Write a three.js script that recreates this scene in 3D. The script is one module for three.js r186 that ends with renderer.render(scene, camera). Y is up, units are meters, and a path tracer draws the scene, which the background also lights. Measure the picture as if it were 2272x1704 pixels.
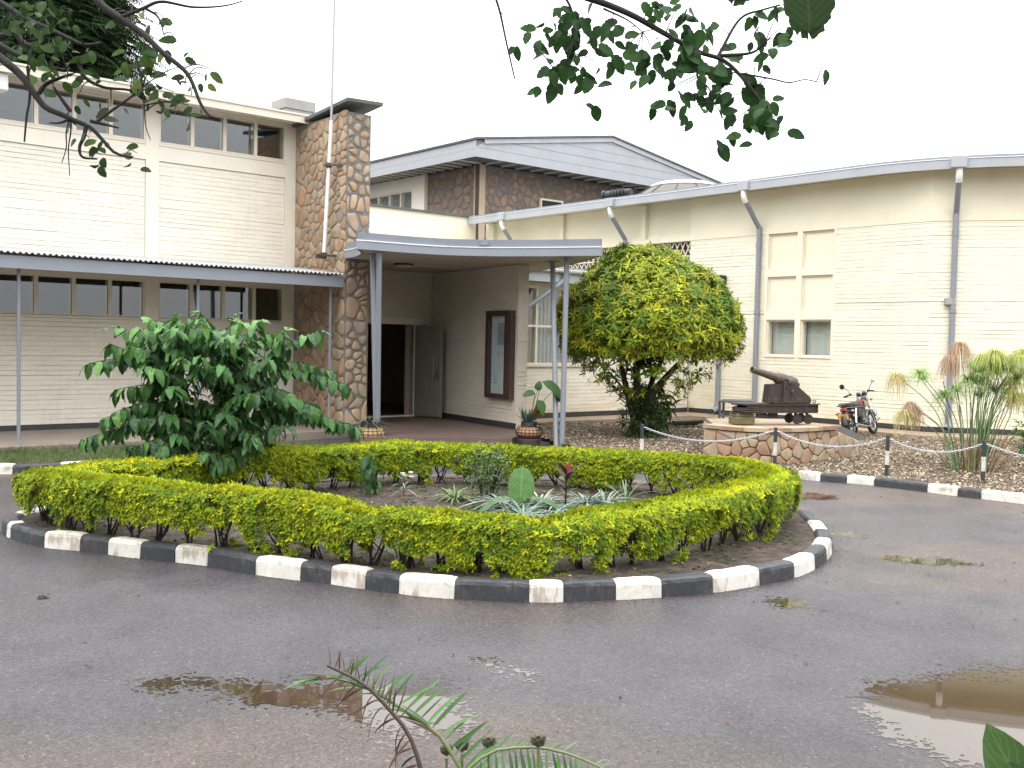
import * as THREE from 'three';
import { mergeGeometries } from 'three/addons/utils/BufferGeometryUtils.js';
import { RoundedBoxGeometry } from 'three/addons/geometries/RoundedBoxGeometry.js';

// ---------------------------------------------------------------- camera, sky, sun, exposure
const scene = new THREE.Scene();
const camera = new THREE.PerspectiveCamera(41.4, 4 / 3, 0.1, 2000);
camera.position.set(0, 1.6, 0);
camera.rotation.set(-0.0411, 0, 0.0207, 'XYZ');

const renderer = new THREE.WebGLRenderer({ antialias: true });
renderer.toneMapping = THREE.LinearToneMapping;
renderer.toneMappingExposure = 1.22;
renderer.shadowMap.enabled = true;

{ // overcast sky: bright, a little brighter overhead
  const w = 256, h = 128, d = new Float32Array(w * h * 4);
  for (let y = 0; y < h; y++) for (let x = 0; x < w; x++) {
    const el = Math.sin(((y + 0.5) / h - 0.5) * Math.PI);
    const az = x / w * Math.PI * 2;
    const cl = 1 + 0.06 * Math.sin(az * 3 + 1) * Math.cos(el * 5) + 0.05 * Math.sin(az * 7 + el * 9);
    const L = (el > 0 ? 0.98 + 3.3 * el : 0.95) * cl;
    const i = (y * w + x) * 4;
    d[i] = L * 0.985; d[i + 1] = L; d[i + 2] = L * 1.03; d[i + 3] = 1;
  }
  const sky = new THREE.DataTexture(d, w, h, THREE.RGBAFormat, THREE.FloatType);
  sky.mapping = THREE.EquirectangularReflectionMapping;
  sky.magFilter = THREE.LinearFilter; sky.minFilter = THREE.LinearFilter; sky.wrapS = THREE.RepeatWrapping;
  sky.needsUpdate = true;
  scene.background = sky; scene.environment = sky;
}
const sun = new THREE.DirectionalLight(0xfff4e2, 0.8);
sun.position.set(-14, 34, 12); sun.target.position.set(0, 0, -15);
sun.shadow.radius = 36; sun.castShadow = true;
sun.shadow.mapSize.set(2048, 2048);
Object.assign(sun.shadow.camera, { left: -30, right: 30, top: 40, bottom: -30, near: 1, far: 120 });
scene.add(sun, sun.target);

// ---------------------------------------------------------------- helpers
function rng(seed) { let a = seed >>> 0; return () => { a = (a + 0x6d2b79f5) | 0; let t = Math.imul(a ^ (a >>> 15), 1 | a); t = (t + Math.imul(t ^ (t >>> 7), 61 | t)) ^ t; return ((t ^ (t >>> 14)) >>> 0) / 4294967296; }; }
const V = (x, y, z) => new THREE.Vector3(x, y, z);
const TH = 0.7017, CT = Math.cos(TH), ST = Math.sin(TH), OX = -3.919, OZ = -18.189;
const W = (s, y, t) => V(OX + s * CT + t * ST, y, OZ - s * ST + t * CT);      // building axes (along the left wing, out of it) to world
const LS = (x, z) => [(x - OX) * CT - (z - OZ) * ST, (x - OX) * ST + (z - OZ) * CT];
function hash(x, y, s) { let h = Math.imul(x, 374761393) + Math.imul(y, 668265263) + Math.imul(s, 974634213); h = Math.imul(h ^ (h >>> 13), 1274126177); return ((h ^ (h >>> 16)) >>> 0) / 4294967296; }
function vnoise(x, y, s, per, perY = per) {
  const xi = Math.floor(x), yi = Math.floor(y), fx = x - xi, fy = y - yi;
  const u = fx * fx * (3 - 2 * fx), v = fy * fy * (3 - 2 * fy);
  const m = (a) => per ? ((a % per) + per) % per : a, w = (a) => perY ? ((a % perY) + perY) % perY : a;
  const a = hash(m(xi), w(yi), s), b = hash(m(xi + 1), w(yi), s), c = hash(m(xi), w(yi + 1), s), d = hash(m(xi + 1), w(yi + 1), s);
  return a + (b - a) * u + (c - a) * v + (a - b - c + d) * u * v;
}
function fbm(x, y, s, oct = 4, per = 0) { let r = 0, a = 0.5, n = 0; for (let o = 0; o < oct; o++) { r += a * vnoise(x, y, s + o * 17, per); n += a; x *= 2; y *= 2; per *= 2; a *= 0.5; } return r / n; }
const clamp = (x, a = 0, b = 1) => Math.min(b, Math.max(a, x));
const sstep = (a, b, x) => { const t = clamp((x - a) / (b - a)); return t * t * (3 - 2 * t); };
const lerp = (a, b, t) => a + (b - a) * t;

const used = {};
function numbered(n) { const k = used[n] = (used[n] ?? -1) + 1; return k ? `${n}_${String(k).padStart(3, '0')}` : n; }
function tag(o, label, category, group, kind) { o.userData = {}; if (label) o.userData.label = label; if (category) o.userData.category = category; if (group) o.userData.group = group; if (kind) o.userData.kind = kind; return o; }
const offs = new Map();
function thing(name, label, category, base = V(0, 0, 0), turn = 0, group) {
  const o = new THREE.Group(); o.name = numbered(name); o.position.copy(base); o.rotation.y = turn; scene.add(o);
  offs.set(o, V(0, 0, 0)); tag(o, label, category, group); return o;
}
// a thing whose geometry is written in world coordinates
function wthing(name, label, category, base, group) { const o = thing(name, label, category, base, 0, group); offs.set(o, base.clone()); return o; }
// a thing whose geometry is written in building axes (s, y, t)
function lthing(name, label, category, s, y, t, group) { const o = thing(name, label, category, W(s, y, t), TH, group); offs.set(o, V(s, y, t)); return o; }
function offOf(p) { return offs.get(p) ?? V(0, 0, 0); }
function mesh(name, g, mat, parent) {
  if (Array.isArray(g)) g = g.length === 1 ? g[0] : mergeGeometries(g.map(strip));
  const off = offOf(parent); if (off.lengthSq()) { g = g.clone(); g.translate(-off.x, -off.y, -off.z); }
  const m = new THREE.Mesh(g, mat); m.name = parent === scene ? numbered(name) : name; parent.add(m); offs.set(m, off); return m;
}
function meshAt(name, g, mat, parent, mtx) {
  const m = new THREE.Mesh(g, mat); m.name = parent === scene ? numbered(name) : name;
  const off = offOf(parent); mtx.decompose(m.position, m.quaternion, m.scale); m.position.sub(off); parent.add(m); return m;
}
function inst(name, g, mat, mats, cols, parent) {
  const m = new THREE.InstancedMesh(g, mat, mats.length), off = offOf(parent), M = new THREE.Matrix4();
  mats.forEach((k, i) => { M.copy(k); M.elements[12] -= off.x; M.elements[13] -= off.y; M.elements[14] -= off.z; m.setMatrixAt(i, M); if (cols) m.setColorAt(i, cols[i]); });
  m.name = parent === scene ? numbered(name) : name; m.userData.kind = 'stuff'; parent.add(m); return m;
}
function strip(g) { g = g.index ? g.toNonIndexed() : g; const r = new THREE.BufferGeometry(); r.setAttribute('position', g.attributes.position); if (!g.attributes.normal) g.computeVertexNormals(); r.setAttribute('normal', g.attributes.normal); if (g.attributes.color) r.setAttribute('color', g.attributes.color); r.setAttribute('uv', g.attributes.uv ?? new THREE.BufferAttribute(new Float32Array(g.attributes.position.count * 2), 2)); return r; }
// uv in metres from the way each face points
function buv(g) {
  g = g.index ? g.toNonIndexed() : g; if (!g.attributes.normal) g.computeVertexNormals();
  const p = g.attributes.position, uv = new Float32Array(p.count * 2), a = V(), b = V(), c = V(), n = V();
  for (let i = 0; i < p.count; i += 3) {
    a.fromBufferAttribute(p, i); b.fromBufferAttribute(p, i + 1); c.fromBufferAttribute(p, i + 2);
    n.copy(b).sub(a).cross(c.clone().sub(a)); const x = Math.abs(n.x), y = Math.abs(n.y), z = Math.abs(n.z);
    [a, b, c].forEach((q, k) => { const o = (i + k) * 2; if (y >= x && y >= z) { uv[o] = q.x; uv[o + 1] = q.z; } else if (x > z) { uv[o] = q.z; uv[o + 1] = q.y; } else { uv[o] = q.x; uv[o + 1] = q.y; } });
  }
  g.setAttribute('uv', new THREE.BufferAttribute(uv, 2)); return g;
}
const bx = (x0, x1, y0, y1, z0, z1) => { const g = new THREE.BoxGeometry(Math.abs(x1 - x0), Math.abs(y1 - y0), Math.abs(z1 - z0)); g.translate((x0 + x1) / 2, (y0 + y1) / 2, (z0 + z1) / 2); return buv(g); };
const rbx = (x0, x1, y0, y1, z0, z1, r = 0.01) => { const g = new RoundedBoxGeometry(x1 - x0, y1 - y0, z1 - z0, 2, r); g.translate((x0 + x1) / 2, (y0 + y1) / 2, (z0 + z1) / 2); return buv(g); };
function prism(poly, y0, y1) { // poly [[x,z]...]
  const pos = [], tri = THREE.ShapeUtils.triangulateShape(poly.map(([x, z]) => new THREE.Vector2(x, z)), []), n = poly.length;
  const area = THREE.ShapeUtils.area(poly.map(([x, z]) => new THREE.Vector2(x, z)));
  const q = (a, b, c) => pos.push(...a, ...b, ...c);
  for (const t of tri) { const P = t.map((i) => poly[i]); const A = P.map(([x, z]) => [x, y1, z]), B = P.map(([x, z]) => [x, y0, z]); const up = (P[1][0] - P[0][0]) * (P[2][1] - P[0][1]) - (P[2][0] - P[0][0]) * (P[1][1] - P[0][1]) < 0; if (up) { q(A[0], A[1], A[2]); q(B[0], B[2], B[1]); } else { q(A[0], A[2], A[1]); q(B[0], B[1], B[2]); } }
  for (let i = 0; i < n; i++) { let a = poly[i], b = poly[(i + 1) % n]; if (area < 0) [a, b] = [b, a]; q([a[0], y0, a[1]], [a[0], y1, a[1]], [b[0], y1, b[1]]); q([a[0], y0, a[1]], [b[0], y1, b[1]], [b[0], y0, b[1]]); }
  const g = new THREE.BufferGeometry(); g.setAttribute('position', new THREE.Float32BufferAttribute(pos, 3)); g.computeVertexNormals(); return buv(g);
}
function tube(pts, r, seg = 24, rad = 8, smooth = true) {
  const c = smooth ? new THREE.CatmullRomCurve3(pts, false, 'centripetal') : (() => { const p = new THREE.CurvePath(); for (let i = 0; i + 1 < pts.length; i++) p.add(new THREE.LineCurve3(pts[i], pts[i + 1])); return p; })();
  return new THREE.TubeGeometry(c, seg, r, rad, false);
}
function taper(pts, r0, r1, seg = 16, rad = 6) { // tube that gets thinner
  const c = new THREE.CatmullRomCurve3(pts, false, 'centripetal'), g = new THREE.TubeGeometry(c, seg, 1, rad, false), p = g.attributes.position, q = V(), ctr = V();
  for (let i = 0; i <= seg; i++) { c.getPointAt(i / seg, ctr); const r = lerp(r0, r1, i / seg); for (let j = 0; j <= rad; j++) { const k = i * (rad + 1) + j; q.fromBufferAttribute(p, k).sub(ctr).multiplyScalar(r).add(ctr); p.setXYZ(k, q.x, q.y, q.z); } }
  return g;
}
function rod(a, b, r, r2 = r, rad = 10) { const d = b.clone().sub(a), g = new THREE.CylinderGeometry(r2, r, d.length(), rad, 1); g.translate(0, d.length() / 2, 0); g.applyQuaternion(new THREE.Quaternion().setFromUnitVectors(V(0, 1, 0), d.normalize())); g.translate(a.x, a.y, a.z); return g; }
function bar(a, b, w, h, up = V(0, 1, 0)) { const d = b.clone().sub(a), L = d.length(); d.normalize(); const x = V().crossVectors(up, d).normalize(), y = V().crossVectors(d, x); const g = new THREE.BoxGeometry(w, h, L); g.applyMatrix4(new THREE.Matrix4().makeBasis(x, y, d)); g.translate((a.x + b.x) / 2, (a.y + b.y) / 2, (a.z + b.z) / 2); return buv(g); }
function orient(pos, dir, up, s = 1, sy = s, sz = s) {
  const z = dir.clone().normalize(), x = V().crossVectors(up, z); if (x.lengthSq() < 1e-6) x.set(1, 0, 0); x.normalize(); const y = V().crossVectors(z, x);
  return new THREE.Matrix4().makeBasis(x.multiplyScalar(s), y.multiplyScalar(sy), z.multiplyScalar(sz)).setPosition(pos);
}
function lathe(pts, seg = 24) { return new THREE.LatheGeometry(pts.map(([x, y]) => new THREE.Vector2(x, y)), seg); }
const spline = (pts, n, closed = true) => new THREE.CatmullRomCurve3(pts.map(([x, z]) => V(x, 0, z)), closed, 'centripetal').getSpacedPoints(n).slice(0, closed ? n : n + 1).map((p) => [p.x, p.z]);
function inPoly(x, z, P) { let c = false; for (let i = 0, j = P.length - 1; i < P.length; j = i++) { const [a, b] = P[i], [d, e] = P[j]; if ((b > z) !== (e > z) && x < (d - a) * (z - b) / (e - b) + a) c = !c; } return c; }
function distPoly(x, z, P) { let m = 1e9; for (let i = 0, j = P.length - 1; i < P.length; j = i++) { const [a, b] = P[i], [d, e] = P[j], ux = d - a, uz = e - b, t = clamp(((x - a) * ux + (z - b) * uz) / (ux * ux + uz * uz + 1e-12)); m = Math.min(m, Math.hypot(x - a - ux * t, z - b - uz * t)); } return m; }

// ---------------------------------------------------------------- textures and materials
function tex(n, fn, srgb = true, m = 1) {
  const d = new Uint8Array(n * n * 4);
  for (let y = 0; y < n; y++) for (let x = 0; x < n; x++) { const c = fn(x / n, y / n, x, y), i = (y * n + x) * 4; for (let k = 0; k < 3; k++) d[i + k] = clamp(c[k] ?? c[0]) * 255; d[i + 3] = (c[3] ?? 1) * 255; }
  const t = new THREE.DataTexture(d, n, n, THREE.RGBAFormat); t.wrapS = t.wrapT = THREE.RepeatWrapping; t.magFilter = THREE.LinearFilter; t.minFilter = THREE.LinearMipmapLinearFilter; t.generateMipmaps = true;
  if (srgb) t.colorSpace = THREE.SRGBColorSpace; t.repeat.set(1 / m, 1 / m); t.needsUpdate = true; return t;
}
const S = (l) => Math.pow(clamp(l), 1 / 2.2);                      // linear to stored value
const lin = (r, g, b, k = 1) => [S(r * k), S(g * k), S(b * k)];
const mat = (o) => new THREE.MeshStandardMaterial({ roughness: 0.8, metalness: 0, ...o });
const phys = (o) => new THREE.MeshPhysicalMaterial({ roughness: 0.8, metalness: 0, ...o });
const rgb = (r, g, b) => new THREE.Color().setRGB(r, g, b);
const grainBump = tex(256, (u, v, x, y) => { const a = fbm(u * 8, v * 8, 3, 5, 8); return [a * 0.7 + hash(x, y, 4) * 0.3]; }, false, 0.5);
function paint(r, g, b, { vary = 0.06, stain = [0.35, 0.25, 0.14], amt = 0.25, seed = 1, m = 2, rough = 0.7, bump = 0.002, n = 256, thr = 0.6 } = {}) {
  const t = tex(n, (u, v, x, y) => {
    const k = 1 + vary * (fbm(u * 6, v * 6, seed, 5, 6) - 0.5) * 2 + 0.03 * (hash(x, y, seed) - 0.5);
    const s = amt * sstep(thr, thr + 0.18, fbm(u * 9, v * 9, seed + 40, 5, 9) * 0.75 + 0.25 * vnoise(u * 90, v * 12, seed + 77, 90, 12));
    return lin(lerp(r * k, stain[0], s), lerp(g * k, stain[1], s), lerp(b * k, stain[2], s));
  }, true, m);
  return mat({ map: t, roughness: rough, bumpMap: grainBump, bumpScale: bump });
}
const M = {};
M.cream = paint(0.74, 0.69, 0.585, { seed: 11, vary: 0.05, amt: 0.10, m: 3.1 });
M.creamYellow = paint(0.75, 0.715, 0.585, { seed: 12, vary: 0.05, amt: 0.10, m: 3.3 });
M.plaster = paint(0.745, 0.695, 0.59, { seed: 13, vary: 0.04, amt: 0.06, m: 2.7 });
M.plasterYellow = paint(0.74, 0.695, 0.55, { seed: 14, vary: 0.05, amt: 0.08, m: 2.9 });
M.frame = paint(0.70, 0.635, 0.52, { seed: 15, vary: 0.05, amt: 0.15, m: 1.1, rough: 0.5 });
M.porchBrick = paint(0.60, 0.54, 0.45, { seed: 16, vary: 0.06, amt: 0.12, m: 2.3 });  // the wall cream darkened: porch shade is put into this colour
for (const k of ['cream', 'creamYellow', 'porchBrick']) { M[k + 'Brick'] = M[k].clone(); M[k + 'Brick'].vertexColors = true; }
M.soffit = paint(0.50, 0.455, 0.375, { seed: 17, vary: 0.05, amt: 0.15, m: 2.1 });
M.grey = paint(0.235, 0.257, 0.29, { seed: 18, vary: 0.07, amt: 0.12, stain: [0.2, 0.21, 0.22], m: 1.7, rough: 0.45 });
M.greyDark = paint(0.185, 0.203, 0.235, { seed: 19, vary: 0.07, amt: 0.15, stain: [0.15, 0.15, 0.15], m: 1.7, rough: 0.5 });
M.greyPale = paint(0.355, 0.368, 0.392, { seed: 20, vary: 0.07, amt: 0.15, stain: [0.28, 0.28, 0.29], m: 2.2, rough: 0.5 });
M.pipe = paint(0.225, 0.238, 0.27, { seed: 21, vary: 0.07, amt: 0.12, stain: [0.22, 0.21, 0.2], m: 0.9, rough: 0.4 });
M.post = paint(0.205, 0.222, 0.25, { seed: 22, vary: 0.06, amt: 0.12, stain: [0.18, 0.13, 0.1], m: 0.8, rough: 0.35 });
M.white = paint(0.72, 0.72, 0.70, { seed: 23, vary: 0.05, amt: 0.2, stain: [0.4, 0.33, 0.25], m: 0.7, rough: 0.5 });
M.strip = mat({ color: rgb(0.75, 0.78, 0.82), roughness: 0.3, metalness: 0.3 });
M.roofDark = paint(0.075, 0.085, 0.08, { seed: 24, vary: 0.2, amt: 0.4, stain: [0.16, 0.15, 0.13], m: 1.3, rough: 0.7 });
M.roofGrey = paint(0.34, 0.35, 0.36, { seed: 25, vary: 0.15, amt: 0.4, stain: [0.16, 0.13, 0.11], m: 1.9, rough: 0.5 });
M.concrete = paint(0.30, 0.29, 0.275, { seed: 26, vary: 0.15, amt: 0.45, stain: [0.2, 0.19, 0.17], m: 1.5, rough: 0.9, bump: 0.004 });
M.pathConcrete = paint(0.30, 0.225, 0.155, { seed: 27, vary: 0.18, amt: 0.6, stain: [0.15, 0.10, 0.06], m: 1.9, rough: 0.55, bump: 0.004 });
M.footpath = paint(0.20, 0.165, 0.135, { seed: 28, vary: 0.15, amt: 0.5, stain: [0.14, 0.10, 0.075], m: 1.8, rough: 0.55, bump: 0.004 });
M.redFloor = paint(0.125, 0.085, 0.072, { seed: 29, vary: 0.2, amt: 0.4, stain: [0.08, 0.05, 0.045], m: 1.4, rough: 0.45 });
M.plinth = paint(0.03, 0.028, 0.028, { seed: 30, vary: 0.3, amt: 0.3, stain: [0.12, 0.08, 0.05], m: 1.1, rough: 0.6 });
M.dark = mat({ color: rgb(0.02, 0.019, 0.018), roughness: 0.8 });
M.inside = mat({ color: rgb(0.16, 0.145, 0.125), roughness: 0.9 });
M.doorGreen = paint(0.21, 0.21, 0.165, { seed: 31, vary: 0.1, amt: 0.2, stain: [0.06, 0.055, 0.045], m: 0.9, rough: 0.5 });
M.darkWood = paint(0.045, 0.024, 0.018, { seed: 32, vary: 0.3, amt: 0.2, stain: [0.02, 0.012, 0.01], m: 0.5, rough: 0.4 });
M.mortar = paint(0.25, 0.225, 0.19, { seed: 33, vary: 0.25, amt: 0.5, stain: [0.10, 0.085, 0.07], m: 0.9, rough: 0.95, bump: 0.008 });
M.mortarHall = paint(0.17, 0.155, 0.14, { seed: 38, vary: 0.25, amt: 0.5, stain: [0.08, 0.07, 0.06], m: 0.9, rough: 0.95, bump: 0.008 });
M.mortarDark = paint(0.165, 0.155, 0.142, { seed: 34, vary: 0.25, amt: 0.5, stain: [0.05, 0.045, 0.04], m: 0.9, rough: 0.95, bump: 0.008 });
M.pane = phys({ color: rgb(0.93, 0.96, 0.96), transmission: 1, thickness: 0, roughness: 0.02, ior: 1.75 });
M.curtain = mat({ color: rgb(0.62, 0.62, 0.58), roughness: 0.9 });
M.blindGrey = mat({ color: rgb(0.30, 0.31, 0.34), roughness: 0.9 });
M.steel = mat({ color: rgb(0.35, 0.35, 0.36), roughness: 0.35, metalness: 0.9 });
M.black = mat({ color: rgb(0.018, 0.018, 0.02), roughness: 0.5 });
function stoneMat(r, g, b, seed, rough = 0.85) {
  return mat({ roughness: rough, bumpMap: grainBump, bumpScale: 0.012, map: tex(256, (u, v, x, y) => {
    const a = fbm(u * 5, v * 5, seed, 5, 5), c = sstep(0.45, 0.7, fbm(u * 4, v * 4, seed + 9, 4, 4)), d = hash(x, y, seed);
    const k = 0.72 + 0.56 * a + 0.1 * (d - 0.5), rust = c * 0.28;
    return lin(lerp(r, 0.34, rust) * k, lerp(g, 0.17, rust) * k, lerp(b, 0.075, rust) * k);
  }, true, 0.8) });
}
M.stones = [stoneMat(0.35, 0.26, 0.175, 51), stoneMat(0.33, 0.255, 0.18, 52), stoneMat(0.31, 0.25, 0.185, 53), stoneMat(0.38, 0.295, 0.20, 54), stoneMat(0.30, 0.215, 0.145, 55), stoneMat(0.36, 0.23, 0.135, 56), stoneMat(0.28, 0.235, 0.185, 57)];
M.hallStones = [stoneMat(0.21, 0.155, 0.11, 58), stoneMat(0.25, 0.175, 0.12, 59), stoneMat(0.19, 0.16, 0.13, 60), stoneMat(0.28, 0.21, 0.15, 66)];
M.slabs = [stoneMat(0.36, 0.27, 0.175, 61), stoneMat(0.33, 0.225, 0.145, 62), stoneMat(0.40, 0.315, 0.21, 63), stoneMat(0.30, 0.195, 0.13, 64), stoneMat(0.35, 0.28, 0.205, 65)];
M.rust = paint(0.030, 0.020, 0.016, { seed: 35, vary: 0.35, amt: 0.6, stain: [0.13, 0.065, 0.035], m: 0.35, rough: 0.6, bump: 0.003 });
M.rustPale = paint(0.062, 0.044, 0.033, { seed: 36, vary: 0.3, amt: 0.5, stain: [0.07, 0.04, 0.025], m: 0.3, rough: 0.5, bump: 0.002 });

// bricks laid on a face: map(u, v, w) gives the point, w out of the wall
function bricks(map, u0, u1, v0, v1, { holes = [], seed = 1, w = 0, ch = 0.075, bl = 0.225, gap = 0.006, deep = 0.006, jit = 0.0026, splash = false } = {}) {
  const R = rng(seed), pos = [], col = [];
  const quad = (a, b, c, d) => pos.push(...a.toArray(), ...b.toArray(), ...c.toArray(), ...a.toArray(), ...c.toArray(), ...d.toArray());
  let row = 0;
  for (let v = v0; v < v1 - 0.02; v += ch, row++) {
    const rowJ = (R() - 0.5) * 0.0035;
    for (let u = u0 - (row % 2 ? bl / 2 : 0); u < u1; u += bl) {
      let a = Math.max(u, u0), b = Math.min(u + bl - 0.0008, u1); if (b - a < 0.02) continue;
      let skip = false; for (const [p, q, r, s] of holes) { if (v + ch / 2 > r && v + ch / 2 < s) { if (a >= p && b <= q) skip = true; else if (a < p && b > p) b = p; else if (a < q && b > q) a = q; } } if (skip) continue;
      const top = Math.min(v + ch - 0.0012 - gap * 1.25 * Math.pow(vnoise(u * 0.9, row * 7.3, seed), 2.2) - 0.002 * R(), v1); const o = () => w + rowJ + (R() - 0.5) * jit, lo = v + (R() - 0.5) * 0.0016, hi = top + (R() - 0.5) * 0.0016;
      const A = map(a, lo, o()), B = map(b, lo, o()), C = map(b, hi, o()), D = map(a, hi, o());
      const k = w - deep, A2 = map(a, lo, k), B2 = map(b, lo, k), C2 = map(b, hi, k), D2 = map(a, hi, k);
      quad(A, B, C, D); quad(D, C, C2, D2); quad(A2, B2, B, A); quad(A2, A, D, D2); quad(B, B2, C2, C);
      const h = v - v0, mud = splash ? clamp((vnoise(u * 3.1, row * 1.3, seed + 5) * 0.6 + 0.4 * R() - 0.25 - h * 1.1) * 1.1) : 0, tone = 1 + (R() - 0.5) * 0.05 + (vnoise(u * 0.7, row * 0.12, seed + 9) - 0.5) * 0.06; for (let q = 0; q < 30; q++) col.push(tone * lerp(1, 0.82, mud), tone * lerp(1, 0.66, mud), tone * lerp(1, 0.45, mud));
    }
  }
  const g = new THREE.BufferGeometry(); g.setAttribute('position', new THREE.Float32BufferAttribute(pos, 3)); g.setAttribute('color', new THREE.Float32BufferAttribute(col, 3)); g.computeVertexNormals(); return buv(g);
}
// irregular cells that fill a rectangle or polygon, for stones
function cells(pts, bound) {
  return pts.map(([x, y], i) => {
    let P = bound;
    for (let j = 0; j < pts.length && P.length; j++) {
      if (j === i) continue; const [p, q] = pts[j], dx = p - x, dy = q - y; if (dx * dx + dy * dy > 4) continue;
      const mx = (x + p) / 2, my = (y + q) / 2, f = ([a, b]) => (a - mx) * dx + (b - my) * dy, out = [];
      for (let k = 0; k < P.length; k++) { const A = P[k], B = P[(k + 1) % P.length], fa = f(A), fb = f(B); if (fa <= 0) out.push(A); if ((fa < 0 && fb > 0) || (fa > 0 && fb < 0)) { const t = fa / (fa - fb); out.push([A[0] + (B[0] - A[0]) * t, A[1] + (B[1] - A[1]) * t]); } }
      P = out;
    }
    return P;
  }).filter((P) => P.length > 2);
}
function scatter(n, bound, R, tries = 12) { // spread points, best of several tries
  const xs = bound.map((p) => p[0]), ys = bound.map((p) => p[1]), x0 = Math.min(...xs), x1 = Math.max(...xs), y0 = Math.min(...ys), y1 = Math.max(...ys), out = [];
  while (out.length < n) { let best = null, bd = -1; for (let k = 0; k < tries; k++) { const c = [lerp(x0, x1, R()), lerp(y0, y1, R())]; if (!inPoly(c[0], c[1], bound)) continue; let d = 1e9; for (const o of out) d = Math.min(d, (o[0] - c[0]) ** 2 + (o[1] - c[1]) ** 2); if (d > bd) { bd = d; best = c; } } if (best) out.push(best); }
  return out;
}
function stoneGeo(P, map, gap, thick, bulge, rounds, R) {
  let cx = 0, cy = 0; for (const p of P) { cx += p[0]; cy += p[1]; } cx /= P.length; cy /= P.length;
  let r = 0; for (const p of P) r += Math.hypot(p[0] - cx, p[1] - cy); r /= P.length;
  const k = Math.max(0.35, 1 - gap / r); let Q = P.map(([a, b]) => [cx + (a - cx) * k, cy + (b - cy) * k]);
  for (let q = 0; q < rounds; q++) { const o = []; for (let i = 0; i < Q.length; i++) { const A = Q[i], B = Q[(i + 1) % Q.length], f = 0.25; o.push([lerp(A[0], B[0], f), lerp(A[1], B[1], f)], [lerp(A[0], B[0], 1 - f), lerp(A[1], B[1], 1 - f)]); } Q = o; if (Q.length > 16) break; }
  const n = Q.length, pos = [], idx = [], put = (p) => pos.push(p.x, p.y, p.z);
  const sc = (f) => Q.map(([a, b]) => [cx + (a - cx) * f, cy + (b - cy) * f]), tilt = [(R() - 0.5) * 0.12, (R() - 0.5) * 0.12];
  sc(1.0).forEach(([a, b]) => put(map(a, b, -0.03))); sc(1.0).forEach(([a, b]) => put(map(a, b, thick * (0.5 + 0.25 * R())))); sc(0.8).forEach(([a, b]) => put(map(a, b, thick + (a - cx) * tilt[0] + (b - cy) * tilt[1] + bulge * (R() - 0.3) * 0.6)));
  put(map(cx, cy, thick + bulge));
  for (let i = 0; i < n; i++) { const j = (i + 1) % n; for (let q = 0; q < 2; q++) { const a = q * n + i, b = q * n + j; idx.push(a, b, b + n, a, b + n, a + n); } idx.push(2 * n + i, 2 * n + j, 3 * n); }
  const g = new THREE.BufferGeometry(); g.setAttribute('position', new THREE.Float32BufferAttribute(pos, 3)); g.setIndex(idx); g.computeVertexNormals(); const g2 = g.toNonIndexed(); return buv(g2);
}
function leafGeo(L, Wd, n = 5, fold = 0.25, bend = 0.3, wave = 0, rnd = 0.75) { // leaf along +z, face up +y
  const pos = [], uv = [], idx = [];
  for (let i = 0; i <= n; i++) {
    const t = i / n, w = Wd / 2 * Math.pow(Math.sin(Math.PI * Math.pow(t, 0.85)), rnd) * (t > 0.98 ? 0 : 1), y = -bend * L * t * t, z = L * t * (1 - 0.12 * bend * t), wy = wave * Wd * Math.sin(i * 2.4);
    pos.push(-w, y + fold * w + wy, z, 0, y, z, w, y + fold * w - wy, z); uv.push(0, t, 0.5, t, 1, t);
    if (i < n) { const a = i * 3; idx.push(a, a + 3, a + 4, a, a + 4, a + 1, a + 1, a + 4, a + 5, a + 1, a + 5, a + 2); }
  }
  const g = new THREE.BufferGeometry(); g.setAttribute('position', new THREE.Float32BufferAttribute(pos, 3)); g.setAttribute('uv', new THREE.Float32BufferAttribute(uv, 2)); g.setIndex(idx); g.computeVertexNormals(); return g;
}
function sprig(n, L, Wd, spread, seed, seg = 2) { // several leaves round one tip
  const R = rng(seed), gs = [], base = leafGeo(L, Wd, seg, 0.2, 0.25);
  for (let i = 0; i < n; i++) { const a = i / n * 6.283 * 1.618 * 2 + R(), up = lerp(0.15, 1, R()) * spread, d = V(Math.cos(a), up, Math.sin(a)); gs.push(strip(base.clone().applyMatrix4(orient(V(0, i * L * 0.06, 0), d, V(0, 1, 0.01), lerp(0.75, 1.1, R()))))); }
  return mergeGeometries(gs);
}

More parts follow.
